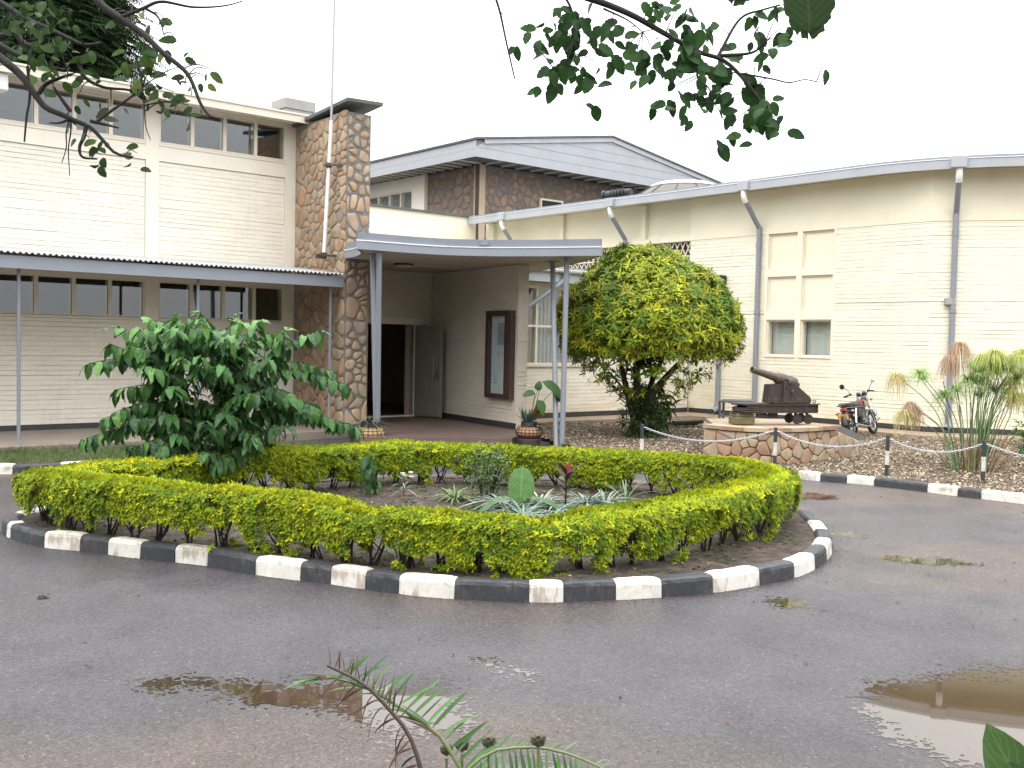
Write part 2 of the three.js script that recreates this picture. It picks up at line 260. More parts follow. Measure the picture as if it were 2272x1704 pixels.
// ================================================================ the setting: ground, beds, paths
const KERB = spline([[-3.88, -7.83], [-3.47, -7.51], [-3.16, -7.41], [-2.64, -7.2], [-2.09, -7.0], [-1.71, -6.78], [-1.15, -6.55], [-0.69, -6.34], [-0.33, -6.24], [0.13, -6.2], [0.35, -6.22], [0.98, -6.39], [1.34, -6.54], [1.7, -6.78], [2.0, -7.02], [2.23, -7.31], [2.42, -7.64], [2.55, -7.95], [2.65, -8.35], [2.72, -8.8], [2.76, -9.4], [2.55, -10.1], [2.1, -10.75], [1.3, -11.1], [0.4, -11.22], [-0.6, -11.26], [-1.5, -11.05], [-2.3, -10.55], [-3.0, -9.8], [-3.55, -9.15], [-3.98, -8.6], [-4.1, -8.2]], 260);
{ // asphalt
  const t = tex(1024, (u, v, x, y) => {
    const g = hash(x, y, 2), c = vnoise(u * 300, v * 300, 7, 300), m = fbm(u * 5, v * 5, 3, 5, 5), sp = vnoise(u * 170, v * 170, 9, 170);
    let k = 0.34 + 0.42 * m + 0.42 * (c - 0.5) + 0.22 * (g - 0.5) + 0.32 * (vnoise(u * 110, v * 110, 11, 110) - 0.5); let r = 0.066 * k, gg = 0.056 * k, b = 0.063 * k;
    if (sp > 0.84) { const q = (sp - 0.84) * 6; r += 0.10 * q; gg += 0.085 * q; b += 0.075 * q; }
    if (c < 0.14) { r *= 0.5; gg *= 0.5; b *= 0.5; }
    return lin(r, gg, b);
  }, true, 1.7);
  const rough = tex(1024, (u, v, x, y) => { const m = fbm(u * 4, v * 4, 23, 5, 4), c = vnoise(u * 260, v * 260, 7, 260); return [clamp(0.20 + 0.45 * m + 0.14 * c)]; }, false, 3.1);
  const bump = tex(1024, (u, v, x, y) => [0.55 * vnoise(u * 300, v * 300, 7, 300) + 0.25 * vnoise(u * 130, v * 130, 8, 130) + 0.2 * hash(x, y, 5)], false, 1.7);
  M.asphalt = mat({ map: t, roughnessMap: rough, roughness: 1, bumpMap: bump, bumpScale: 0.005, vertexColors: true });
  const xs = [], zs = []; for (let x = -22; x <= 22; x += 0.2) xs.push(x); for (let z = -24; z <= 8; z += 0.2) zs.push(z);
  const X = [-700, -200, -60, ...xs, 60, 200, 700], Z = [-700, -200, -60, ...zs, 40, 200, 700], pos = [], col = [], uv = [], idx = [];
  for (const z of Z) for (const x of X) {
    pos.push(x, 0, z); uv.push(x, z);
    const silt = sstep(0.46, 0.7, fbm(x * 0.55 + 5, z * 0.8, 31, 5)) * clamp(0.35 + 0.4 * fbm(x * 0.2, z * 0.2, 33, 2)), tone = 0.78 + 0.46 * fbm(x * 0.45, z * 0.45, 35, 4);
    col.push(tone * lerp(1, 2.1, silt), tone * lerp(1, 1.65, silt), tone * lerp(1, 1.05, silt));
  }
  for (let j = 0; j + 1 < Z.length; j++) for (let i = 0; i + 1 < X.length; i++) { const a = j * X.length + i, b = a + 1, c = a + X.length, d = c + 1; idx.push(a, c, b, b, c, d); }
  const g = new THREE.BufferGeometry(); g.setAttribute('position', new THREE.Float32BufferAttribute(pos, 3)); g.setAttribute('uv', new THREE.Float32BufferAttribute(uv, 2)); g.setAttribute('color', new THREE.Float32BufferAttribute(col, 3)); g.setIndex(idx); g.computeVertexNormals();
  tag(mesh('road', g, M.asphalt, scene), 'wet grey asphalt drive around the hedged island', 'road', null, 'structure');
}
function soilTex(a, b, c, seed, m) { return tex(512, (u, v, x, y) => { const n = fbm(u * 9, v * 9, seed, 6, 9), q = vnoise(u * 120, v * 120, seed + 3, 120), h = hash(x, y, seed); const k = 0.55 + 0.7 * n + 0.35 * (q - 0.5) + 0.2 * (h - 0.5); const w = sstep(0.5, 0.65, fbm(u * 20, v * 20, seed + 5, 4, 20)); return lin(lerp(a[0], b[0], w) * k, lerp(a[1], b[1], w) * k, lerp(a[2], b[2], w) * k); }, true, m); }
M.soil = mat({ map: soilTex([0.055, 0.036, 0.025], [0.10, 0.07, 0.048], 0, 71, 1.1), roughness: 0.9, bumpMap: grainBump, bumpScale: 0.03 });
M.bedSoil = mat({ map: soilTex([0.13, 0.095, 0.062], [0.22, 0.17, 0.12], 0, 72, 1.3), roughness: 0.95, bumpMap: grainBump, bumpScale: 0.03 });
M.grassSoil = mat({ map: soilTex([0.06, 0.07, 0.025], [0.08, 0.075, 0.035], 0, 73, 1.2), roughness: 0.95, bumpMap: grainBump, bumpScale: 0.02 });
function patch(name, poly, step, yf, m, label, cat) {
  const xs = poly.map((p) => p[0]), zs = poly.map((p) => p[1]), x0 = Math.min(...xs), z0 = Math.min(...zs), nx = Math.ceil((Math.max(...xs) - x0) / step), nz = Math.ceil((Math.max(...zs) - z0) / step);
  const pos = [], uv = [], idx = [], id = {};
  const at = (i, j) => { const k = i + '_' + j; if (id[k] === undefined) { const x = x0 + i * step, z = z0 + j * step; id[k] = pos.length / 3; pos.push(x, yf(x, z), z); uv.push(x, z); } return id[k]; };
  for (let i = 0; i < nx; i++) for (let j = 0; j < nz; j++) { const x = x0 + (i + 0.5) * step, z = z0 + (j + 0.5) * step; if (inPoly(x, z, poly)) { const a = at(i, j), b = at(i + 1, j), c = at(i, j + 1), d = at(i + 1, j + 1); idx.push(a, c, b, b, c, d); } }
  const g = new THREE.BufferGeometry(); g.setAttribute('position', new THREE.Float32BufferAttribute(pos, 3)); g.setAttribute('uv', new THREE.Float32BufferAttribute(uv, 2)); g.setIndex(idx); g.computeVertexNormals();
  return tag(mesh(name, g, m, scene), label, cat, null, 'structure');
}
const offsetPoly = (P, d) => P.map((p, i) => { const a = P[(i + P.length - 1) % P.length], b = P[(i + 1) % P.length], x = b[0] - a[0], z = b[1] - a[1], l = Math.hypot(x, z); return [p[0] + z / l * d, p[1] - x / l * d]; });
const KIN = offsetPoly(KERB, 0.13), ISLAND = offsetPoly(KERB, 0.1);
const soilY = (x, z) => 0.085 + 0.05 * fbm(x * 2.2, z * 2.2, 81, 4) - 0.02;
patch('island_soil', ISLAND, 0.06, soilY, M.soil, 'damp dark soil of the planted island inside the painted kerb', 'soil');

// right-hand gravel and litter bed, left lawn, footpaths
const RK = spline([[3.2, -12.65], [3.51, -12.37], [3.74, -12.2], [4.02, -12.09], [4.28, -11.9], [4.72, -11.45], [4.94, -11.18], [5.12, -11.0], [5.44, -10.68], [6.2, -9.9], [7.4, -8.9]], 90, false);
const RKback = RK.slice().reverse();
const BED = [[0.95, -14.9], [1.6, -13.9], [2.4, -13.15], ...offsetLine(RK, 0.09), [16, -9], [16, -16], [9.2, -18.2], [7.5, -18.9], [4.2, -22.6], [1.4, -20.5], [0.2, -19], [0.55, -16.4]];
const bedY = (x, z) => 0.045 + 0.035 * fbm(x * 1.6, z * 1.6, 83, 4);
patch('gravel_bed', BED, 0.14, bedY, M.bedSoil, 'brown bed strewn with dry leaves in front of the right wing', 'bed');
const LK = spline([[-9, -10.6], [-7.5, -10.95], [-5.73, -11.36], [-5.44, -11.41], [-4.82, -11.85], [-3.6, -12.7], [-2.6, -13.4]], 60, false);
const LAWN = [[-16, -6], ...LK, [-2.6, -14.3], [-3.2, -14.9], [-5.61, -13.65], [-6.55, -12.98], [-12, -9.2], [-16, -6.5]];
const lawnY = (x, z) => 0.06 + 0.03 * fbm(x * 1.5, z * 1.5, 85, 3);
patch('lawn', LAWN, 0.1, lawnY, M.grassSoil, 'strip of lawn between the left kerb and the footpath', 'lawn');
{ // walkway slab under the awning, porch floor, concrete apron along the right wing
  const fp = lthing('footpath', 'concrete footpath along the foot of the left wing', 'path', -4, 0, 1); fp.userData.kind = 'structure';
  mesh('slab', prism([[-12, 0], [0, 0], [-0.03, 2.1], [-2.2, 2.35], [-12, 2.35]], -0.02, 0.118), M.footpath, fp);
  const pf = lthing('porch_floor', 'dark red porch floor with a low step edge', 'floor', 1, 0, 2); pf.userData.kind = 'structure';
  mesh('slab', prism([[-0.035, 2.1], [-0.02, 1.8], [0.46, 1.8], [0.46, 0.05], [2.92, 0.1], [2.42, 3.3], [2.6, 3.6], [1.37, 4.48], [-0.6, 3.25]], -0.02, 0.121), M.redFloor, pf);
  const ap = lthing('apron', 'rust-stained concrete path along the foot of the right wing', 'path', 9, 0, 6); ap.userData.kind = 'structure';
  mesh('slab', prism([[9.2, 1.4], [9.2, 7.02], [13.7, 13.6], [12.95, 14.1], [8.35, 7.35], [8.3, 2.2], [2.7, 2.1], [2.7, 1.4]], -0.02, 0.1), M.pathConcrete, ap);
}

// ---------------------------------------------------------------- kerbs: painted blocks
M.kerbWhite = paint(0.62, 0.595, 0.54, { seed: 91, vary: 0.14, amt: 0.6, stain: [0.28, 0.21, 0.15], m: 1.13, n: 512, thr: 0.5, rough: 0.75, bump: 0.006 });
M.kerbPlain = paint(0.13, 0.10, 0.085, { seed: 93, vary: 0.2, amt: 0.5, stain: [0.07, 0.05, 0.04], m: 0.8, rough: 0.9, bump: 0.006 });
M.kerbBlack = paint(0.024, 0.026, 0.030, { seed: 92, vary: 0.3, amt: 0.35, stain: [0.10, 0.09, 0.085], m: 0.9, thr: 0.5, rough: 0.55, bump: 0.006 });
function kerbBlock(line, a, b, R, h = 0.12, wd = 0.13) { // line: function(t) -> [x, z, nx, nz] with n pointing to the bed
  const n = Math.max(3, Math.round((b - a) / 0.05)), pos = [], idx = [], prof = [[0, -0.02], [0.006, h - 0.03], [0.014, h - 0.01], [0.034, h], [wd - 0.02, h - 0.002], [wd, h - 0.02], [wd, 0.0]];
  const dh = (R() - 0.5) * 0.008, dw = (R() - 0.5) * 0.008;
  for (let i = 0; i <= n; i++) { const t = lerp(a, b, i / n), [x, z, nx, nz] = line(t), e = (i === 0 || i === n) ? 0.006 : 0; for (const [o, y] of prof) { const oo = o + dw + (o < wd / 2 ? e : -e) + (R() - 0.5) * 0.005; pos.push(x + nx * oo, y > 0.02 ? y + dh - e + (R() - 0.5) * 0.004 : y, z + nz * oo); } }
  const m = prof.length; for (let i = 0; i < n; i++) for (let j = 0; j + 1 < m; j++) { const p = i * m + j; idx.push(p, p + m, p + 1, p + 1, p + m, p + m + 1); }
  for (const s of [0, n * m]) for (let j = 1; j + 1 < m; j++) s ? idx.push(s, s + j, s + j + 1) : idx.push(s, s + j + 1, s + j);
  const g = new THREE.BufferGeometry(); g.setAttribute('position', new THREE.Float32BufferAttribute(pos, 3)); g.setIndex(idx); return buv(g);
}
function lineOf(P, closed, side = 1) { // arc length parameter
  const L = [0]; const n = P.length, m = closed ? n : n - 1; for (let i = 0; i < m; i++) { const a = P[i], b = P[(i + 1) % n]; L.push(L[i] + Math.hypot(b[0] - a[0], b[1] - a[1])); }
  const f = (t) => { const T = L[m]; if (closed) t = ((t % T) + T) % T; let i = 0; while (i < m - 1 && L[i + 1] < t) i++; const a = P[i % n], b = P[(i + 1) % n], k = (t - L[i]) / (L[i + 1] - L[i]); const p = [lerp(a[0], b[0], k), lerp(a[1], b[1], k)]; const q = P[(i + 2) % n], o = P[(i - 1 + n) % n]; const c = closed || (i > 0 && i < m - 1); const dx = c ? lerp(b[0] - o[0], q[0] - a[0], k) : b[0] - a[0], dz = c ? lerp(b[1] - o[1], q[1] - a[1], k) : b[1] - a[1], l = Math.hypot(dx, dz); return [p[0], p[1], side * dz / l, -side * dx / l]; };
  f.total = L[m]; f.near = (x, z) => { let best = 0, bd = 1e9; for (let i = 0; i < m; i++) { const d = (P[i][0] - x) ** 2 + (P[i][1] - z) ** 2; if (d < bd) { bd = d; best = L[i]; } } return best; }; return f;
}
{
  const f = lineOf(KERB, true), R = rng(5);
  const k = wthing('island_kerb', 'black and white painted kerb ring around the hedged island', 'kerb', V(-0.5, 0, -8.5));
  const fine = spline(KERB, 1200, true), ff = lineOf(fine, true);
  const cuts = [[-3.88, -7.83], [-3.47, -7.51], [-3.16, -7.41], [-2.91, -7.32], [-2.64, -7.2], [-2.36, -7.09], [-2.09, -7.0], [-1.71, -6.78], [-1.36, -6.67], [-1.15, -6.55], [-0.91, -6.45], [-0.69, -6.34], [-0.33, -6.23], [0.13, -6.2], [0.35, -6.22], [0.68, -6.29], [0.98, -6.39], [1.34, -6.54], [1.7, -6.78], [2.0, -7.02], [2.23, -7.31], [2.42, -7.64], [2.55, -7.95], [2.63, -8.32], [2.7, -8.78]].map(([x, z]) => ff.near(x, z)).sort((a, b) => a - b);
  const s0 = cuts[0]; const list = cuts.map((c) => c); let t = list[list.length - 1]; const end = s0 + ff.total; while (t + 0.5 < end) { t += 0.42 + 0.12 * R(); list.push(t); } list.push(end);
  for (let i = 0; i + 1 < list.length; i++) mesh('kerb_stone', kerbBlock(ff, list[i] + 0.0015, list[i + 1] - 0.0015, R), ff((list[i] + list[i + 1]) / 2)[1] < -9.3 ? M.kerbPlain : i % 2 ? M.kerbWhite : M.kerbBlack, k);
  const fr = lineOf(spline(RK, 500, false), false), rk = wthing('roadside_kerb', 'black and white painted kerb along the gravel bed on the right', 'kerb', V(4.5, 0, -11.5));
  const rc = [0, fr.near(3.51, -12.37), fr.near(4.02, -12.09) * 0 + fr.near(3.74, -12.2), fr.near(4.02, -12.09), fr.near(4.28, -11.9), fr.near(4.72, -11.45), fr.near(4.94, -11.18), fr.near(5.12, -11.0), fr.near(5.44, -10.68) + 0.15]; while (rc[rc.length - 1] + 0.5 < fr.total) rc.push(rc[rc.length - 1] + 0.45);
  for (let i = 0; i + 1 < rc.length; i++) mesh('kerb_stone', kerbBlock(fr, rc[i] + 0.002, rc[i + 1] - 0.002, R, 0.1), i % 2 ? M.kerbWhite : M.kerbBlack, rk);
  const fl = lineOf(spline(LK, 500, false), false), lk = wthing('lawn_kerb', 'black and white painted kerb in front of the lawn on the left', 'kerb', V(-5.5, 0, -11.4));
  let u = fl.near(-5.6, -11.38) - 3.64, i = 0; while (u + 0.5 < fl.total) { if (u > 0) mesh('kerb_stone', kerbBlock(fl, u + 0.002, u + 0.516, R, 0.11), i % 2 ? M.kerbBlack : M.kerbWhite, lk); u += 0.52; i++; }
}
// ---------------------------------------------------------------- puddles: thin water cut out by the grains of the road that stand above it
{
  const water = (seed) => phys({ roughness: 0.02, ior: 1.55, alphaTest: 0.5, clearcoat: 0, color: 0xffffff });
  function puddle(poly, col, label, seed, edge = 0.18) {
    const xs = poly.map((p) => p[0]), zs = poly.map((p) => p[1]), x0 = Math.min(...xs) - 0.25, x1 = Math.max(...xs) + 0.25, z0 = Math.min(...zs) - 0.25, z1 = Math.max(...zs) + 0.25, n = 1024;
    const nx = Math.min(1024, Math.ceil((x1 - x0) / 0.005)), nz = Math.min(512, Math.ceil((z1 - z0) / 0.005)), d = new Uint8Array(nx * nz * 4);
    for (let j = 0; j < nz; j++) for (let i = 0; i < nx; i++) {
      const x = lerp(x0, x1, (i + 0.5) / nx), z = lerp(z0, z1, (j + 0.5) / nz); const s = (inPoly(x, z, poly) ? 1 : -1) * distPoly(x, z, poly);
      const depth = 0.6 * s / edge + 1.1 * (fbm(x * 5, z * 5, seed, 4) - 0.5) + 0.75 - 1.7 * (0.45 * vnoise(x * 38, z * 60, seed + 1) + 0.35 * vnoise(x * 75, z * 90, seed + 2) + 0.2 * hash(Math.floor(x * 110), Math.floor(z * 110), seed));
      const k = 0.75 + 0.5 * fbm(x * 3, z * 3, seed + 5, 4), o = (j * nx + i) * 4; d[o] = 255 * S(col[0] * k); d[o + 1] = 255 * S(col[1] * k); d[o + 2] = 255 * S(col[2] * k); d[o + 3] = 255 * clamp(0.5 + depth * 2);
    }
    const t = new THREE.DataTexture(d, nx, nz, THREE.RGBAFormat); t.magFilter = THREE.LinearFilter; t.minFilter = THREE.LinearFilter; t.colorSpace = THREE.SRGBColorSpace; t.needsUpdate = true;
    const g = new THREE.PlaneGeometry(x1 - x0, z1 - z0); g.rotateX(-Math.PI / 2); g.translate((x0 + x1) / 2, 0.0015, (z0 + z1) / 2);
    const uv = g.attributes.uv; for (let i = 0; i < uv.count; i++) uv.setY(i, 1 - uv.getY(i));
    const m = water(); m.map = t; tag(mesh('puddle', g, m, scene), label, 'puddle', null, 'structure');
  }
  puddle([[1.57, -4.48], [1.62, -4.57], [1.94, -4.93], [2.32, -5.05], [2.9, -5.0], [3.2, -4.4], [2.9, -3.6], [2.3, -3.2], [1.95, -3.5], [1.72, -3.84], [1.63, -4.12]], [0.055, 0.036, 0.018], 'large muddy puddle at the right edge of the drive', 301);
  puddle([[-1.62, -4.6], [-1.45, -4.74], [-1.1, -4.66], [-0.66, -4.58], [-0.3, -4.68], [-0.12, -4.36], [-0.2, -4.15], [-0.45, -3.95], [-0.58, -4.2], [-0.75, -4.36], [-0.93, -4.33], [-1.12, -4.38], [-1.45, -4.5]], [0.042, 0.025, 0.015], 'long muddy puddle behind the palm frond', 302, 0.13);
  puddle([[-0.12, -3.95], [0.1, -3.95], [0.2, -3.72], [0.02, -3.45], [-0.12, -3.6]], [0.035, 0.03, 0.027], 'small shallow puddle beside the palm frond with the green leaflets', 303, 0.16);
  puddle([[-0.28, -5.06], [-0.1, -5.07], [-0.02, -4.98], [0.15, -4.84], [0.1, -4.76], [-0.02, -4.82], [-0.12, -4.97]], [0.038, 0.032, 0.012], 'small greenish curved puddle in the middle of the drive', 304, 0.1);
  puddle([[2.8, -7.72], [3.0, -7.85], [3.31, -7.77], [3.5, -7.6], [3.3, -7.55], [2.95, -7.6]], [0.05, 0.042, 0.02], 'greenish puddle right of the island', 305, 0.12);
  puddle([[1.62, -6.45], [1.83, -6.4], [1.82, -6.24], [1.69, -6.2]], [0.04, 0.032, 0.018], 'small puddle at the outer foot of the island kerb', 306, 0.1);
  puddle([[2.95, -11.0], [3.3, -11.15], [3.6, -11.05], [3.45, -10.75], [3.06, -10.62]], [0.06, 0.038, 0.025], 'brown puddle between the island and the roadside kerb', 307, 0.12);
  puddle([[2.78, -8.75], [2.98, -8.85], [3.05, -8.6], [2.85, -8.5]], [0.05, 0.035, 0.025], 'narrow dark puddle against the right rear of the island kerb', 308, 0.1);
}

// ================================================================ buildings
const front = (t0) => (u, v, w) => V(u, v, t0 + w);            // a face that looks along +t
const faceA = (u, v, w) => V(9.25 - w, v, u);                   // right wing, first face
const faceB = (u, v, w) => V(9.25 + 0.562 * u - 0.826 * w, v, 7.01 + 0.826 * u + 0.562 * w);

// ---- left wing
{
  const b = lthing('left_wing', 'two-storey cream brick wing with two rows of dark windows', 'building', -4, 0, -1);
  const bays = [[-2.455, -0.2], [-4.87, -2.67]], rows = [[1.8734, 2.4441], [4.708, 5.2803]];
  const S0 = -9.6, S1 = 1.0;
  mesh('wall', [bx(S0, S1, 0, 1.83, -0.25, -0.035), bx(S0, S1, 2.49, 4.66, -0.25, -0.035), bx(S0, S1, 5.33, 5.4, -0.25, -0.035), bx(S0, -5.1, 1.83, 2.49, -0.25, -0.035), bx(S0, -5.1, 4.66, 5.33, -0.25, -0.035), bx(-0.2, S1, 1.83, 2.49, -0.25, -0.035), bx(-0.2, S1, 4.66, 5.33, -0.25, -0.035), bx(S0, S1, 0, 5.4, -6.3, -6.05), bx(S0, S0 + 0.2, 0, 5.4, -6.05, -0.25), bx(S1 - 0.2, S1, 0, 5.4, -6.05, -0.25)], M.plaster, b);
  mesh('floor', bx(S0 + 0.2, S1 - 0.2, 2.6, 2.75, -6.05, -0.25), M.inside, b);
  for (const [a, c] of [[-2.67, -2.455], [-0.2, 0.0], [-5.1, -4.87]]) { mesh('pilaster', [bx(a, c, 0.2, 2.62, -0.25, 0.0), bx(a, c, 2.62, 5.4, -0.25, 0.002)], M.plaster, b); }
  for (const [a, c] of bays) { mesh('beam', bx(a, c, 4.4165, 4.66, -0.1, 0.0), M.plaster, b); mesh('beam', bx(a, c, 5.325, 5.4, -0.1, 0.0), M.plaster, b); mesh('beam', bx(a, c, 2.485, 2.75, -0.1, 0.0), M.plaster, b); mesh('window_ledge', bx(a, c, 4.66, 4.70, -0.12, 0.012), M.frame, b); mesh('window_ledge', bx(a, c, 1.83, 1.868, -0.12, 0.012), M.frame, b); }
  mesh('beam', bx(S0, -5.1, 4.4165, 4.66, -0.1, 0.0), M.plaster, b);
  const courses = []; [[-2.455, -0.2], [-4.87, -2.67], [-9.6, -5.1]].forEach(([a, c], i) => { courses.push(bricks(front(0), a + 0.006, c - 0.006, 2.77, 4.405, { seed: 100 + i, w: -0.02 }), bricks(front(0), a + 0.003, c - 0.003, 0.2, 1.825, { seed: 110 + i, w: -0.015 })); });
  mesh('brick_courses', courses, M.creamBrick, b).userData.kind = 'stuff';
  mesh('plinth', bx(S0, 0, 0.1, 0.196, -0.035, 0.012), M.plinth, b);
  let n = 0;
  for (const [y0, y1] of rows) for (const [a, c] of bays) {
    const w = (c - a) / 4;
    for (let i = 0; i < 4; i++) {
      const p = a + i * w, q = p + w, f = 0.03, f2 = 0.026;
      const fr = mesh('window', [bx(p, p + f, y0, y1 + 0.042, -0.14, -0.012 + n * 0), bx(q - f, q, y0, y1 + 0.042, -0.14, -0.012), bx(p + f, q - f, y0, y0 + f2, -0.14, -0.018), bx(p + f, q - f, y1 + 0.008, y1 + 0.042, -0.14, -0.018)], M.frame, b);
      mesh('pane', bx(p + f, q - f, y0 + f2, y1 + 0.008, -0.045, -0.04), M.pane, fr);
    }
  }
  // roof edge
  mesh('roof', prism([[S0 - 0.2, 0.42], [0.1, 0.42], [0.1, 0.05], [1.15, 0.0], [1.15, -6.5], [S0 - 0.2, -6.5]], 5.325 + 0.077, 5.44), M.roofGrey, b);
  mesh('gutter', [bx(S0, 0.11, 5.318, 5.455, 0.42, 0.455), bx(S0, 0.12, 5.44, 5.47, 0.40, 0.475)], M.frame, b);
  mesh('eave_soffit', bx(S0, 0.09, 5.372, 5.40, 0.01, 0.42), M.plaster, b);
  mesh('hopper', rbx(-5.02, -4.8, 5.07, 5.32, 0.1, 0.38, 0.02), M.white, b);
  const ch = mesh('roof_box', [bx(0.02, 0.60, 5.42, 5.75, -0.95, -0.45), bx(0.0, 0.62, 5.755, 5.93, -0.97, -0.43)], M.concrete, b);
  mesh('roof_box_base', bx(-0.4, 0.0, 5.44, 5.68, -0.95, -0.5), M.concrete, ch);
}
// ---- covered walkway in front of it
{
  const b = lthing('walkway_awning', 'corrugated lean-to awning on thin grey posts along the left wing', 'awning', -4, 0, 1.2);
  // corrugated sheet, from 2.86 at the wall to 2.62 at the front
  const pos = [], idx = [], n = Math.round(9.6 / 0.019), s0 = -9.6;
  for (let i = 0; i <= n; i++) { const s = s0 + i * (9.54 / n), c = 0.016 * Math.cos(s / 0.076 * 2 * Math.PI); for (const [t, y] of [[0.0, 2.845], [1.0, 2.74], [1.84, 2.655]]) pos.push(s, y + c, t); }
  for (let i = 0; i < n; i++) for (let j = 0; j < 2; j++) { const a = i * 3 + j; idx.push(a, a + 1, a + 3, a + 3, a + 1, a + 4); }
  const g = new THREE.BufferGeometry(); g.setAttribute('position', new THREE.Float32BufferAttribute(pos, 3)); g.setIndex(idx); g.computeVertexNormals(); const u = []; for (let i = 0; i < pos.length; i += 3) u.push(pos[i], pos[i + 2]); g.setAttribute('uv', new THREE.Float32BufferAttribute(u, 2));
  mesh('roof_sheet', g, M.roofGrey, b);
  mesh('fascia', bx(-9.6, -0.06, 2.446, 2.618, 1.75, 1.785), M.grey, b);
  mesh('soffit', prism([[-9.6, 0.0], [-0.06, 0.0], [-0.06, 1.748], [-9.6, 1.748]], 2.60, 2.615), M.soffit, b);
  for (const s of [-7.46, -4.98, -2.47, -0.2]) { const p = mesh('post', rod(V(s, 0.11, 1.62), V(s, 2.598, 1.62), 0.024), M.post, b); mesh('base_plate', rod(V(s, 0.118, 1.62), V(s, 0.126, 1.62), 0.06), M.post, p); }
}
// ---- stone fin wall
{
  const b = lthing('stone_fin_wall', 'tall rubble stone fin wall with dark sloping cap beside the porch', 'wall', 0.2, 0, 0.9);
  mesh('mortar', [bx(0.0, 0.45, 0, 5.33, 0.0, 1.72)], M.mortar, b); mesh('mortar', bx(0.0, 0.45, 0, 5.33, 1.722, 1.75), M.mortarDark, b);
  const R = rng(77); let made = 0;
  const put = (pts, bound, map, gap, th, bu, low) => { for (const P of cells(pts, bound)) { const cy = P.reduce((a, p) => a + p[1], 0) / P.length; const cap = map(0, 0, 0); const m = M.stones[Math.floor(R() * 6.2)]; mesh('stone', stoneGeo(P, map, gap * (0.5 + R()), th * (0.6 + 0.8 * R()), bu, R() < 0.85 ? 1 : 2, R), m, b); made++; } };
  const left = (u, v, w) => V(0.0 - w, v, u);                    // u = t, looks along -s
  const top = (u) => 5.24 + u * 0.08;
  const up = [[0.02, 2.66], [1.745, 2.66], [1.745, top(1.745)], [0.02, top(0)]], lo = [[0.02, 0.13], [1.745, 0.13], [1.745, 2.58], [0.02, 2.58]];
  put(scatter(150, up, R, 2), up, left, 0.009, 0.012, 0.012); put(scatter(60, lo, R, 2), lo, left, 0.013, 0.016, 0.014);
  const end = (u, v, w) => V(u, v, 1.75 + w), e1 = [[0.0, 0.13], [0.45, 0.13], [0.45, 2.9], [0.0, 2.9]], e2 = [[0.0, 2.95], [0.45, 2.95], [0.45, 5.35], [0.0, 5.3]];
  put(scatter(40, e1, R, 2), e1, end, 0.026, 0.014, 0.012); put(scatter(38, e2, R, 2), e2, end, 0.034, 0.012, 0.012);
  // sloping cap
  const c = [[-0.085, -0.1, 5.31], [-0.085, 1.88, 5.47], [0.60, 1.88, 5.495], [0.60, -0.1, 5.33]], pos = []; const q = (a, b2, c2, d) => pos.push(...a, ...b2, ...c2, ...a, ...c2, ...d);
  const T = c.map(([s, t, y]) => [s, y + 0.055, t]), B = c.map(([s, t, y]) => [s, y, t]); q(T[0], T[1], T[2], T[3]); q(B[3], B[2], B[1], B[0]); for (let i = 0; i < 4; i++) { const j = (i + 1) % 4; q(B[i], B[j], T[j], T[i]); }
  const g = new THREE.BufferGeometry(); g.setAttribute('position', new THREE.Float32BufferAttribute(pos, 3)); g.computeVertexNormals(); mesh('cap', buv(g), M.roofDark, b);
}
// ---- flagpole held on the fin wall
{
  const b = lthing('flagpole', 'white flagpole fixed by brackets to the stone fin wall', 'flagpole', -0.16, 2.95, 1.33);
  mesh('pole', [rod(V(-0.17, 2.95, 1.33), V(-0.14, 5.2, 1.47), 0.032, 0.03, 12)], M.white, b); mesh('upper_pole', rod(V(-0.14, 5.2, 1.47), V(-0.11, 9.5, 1.52), 0.021, 0.016, 10), mat({ color: rgb(0.36, 0.35, 0.36), roughness: 0.4 }), b);
  mesh('bracket', [bar(V(-0.23, 4.47, 1.42), V(0.02, 4.47, 1.62), 0.03, 0.03), rod(V(-0.155, 4.43, 1.42), V(-0.155, 4.51, 1.42), 0.045)], M.rustPale, b);
  mesh('bracket', [bar(V(-0.25, 2.98, 1.33), V(0.02, 2.98, 1.5), 0.035, 0.035), rod(V(-0.17, 2.93, 1.33), V(-0.17, 3.03, 1.33), 0.05), bx(-0.3, -0.2, 2.93, 3.0, 1.28, 1.36)], M.rust, b);
}
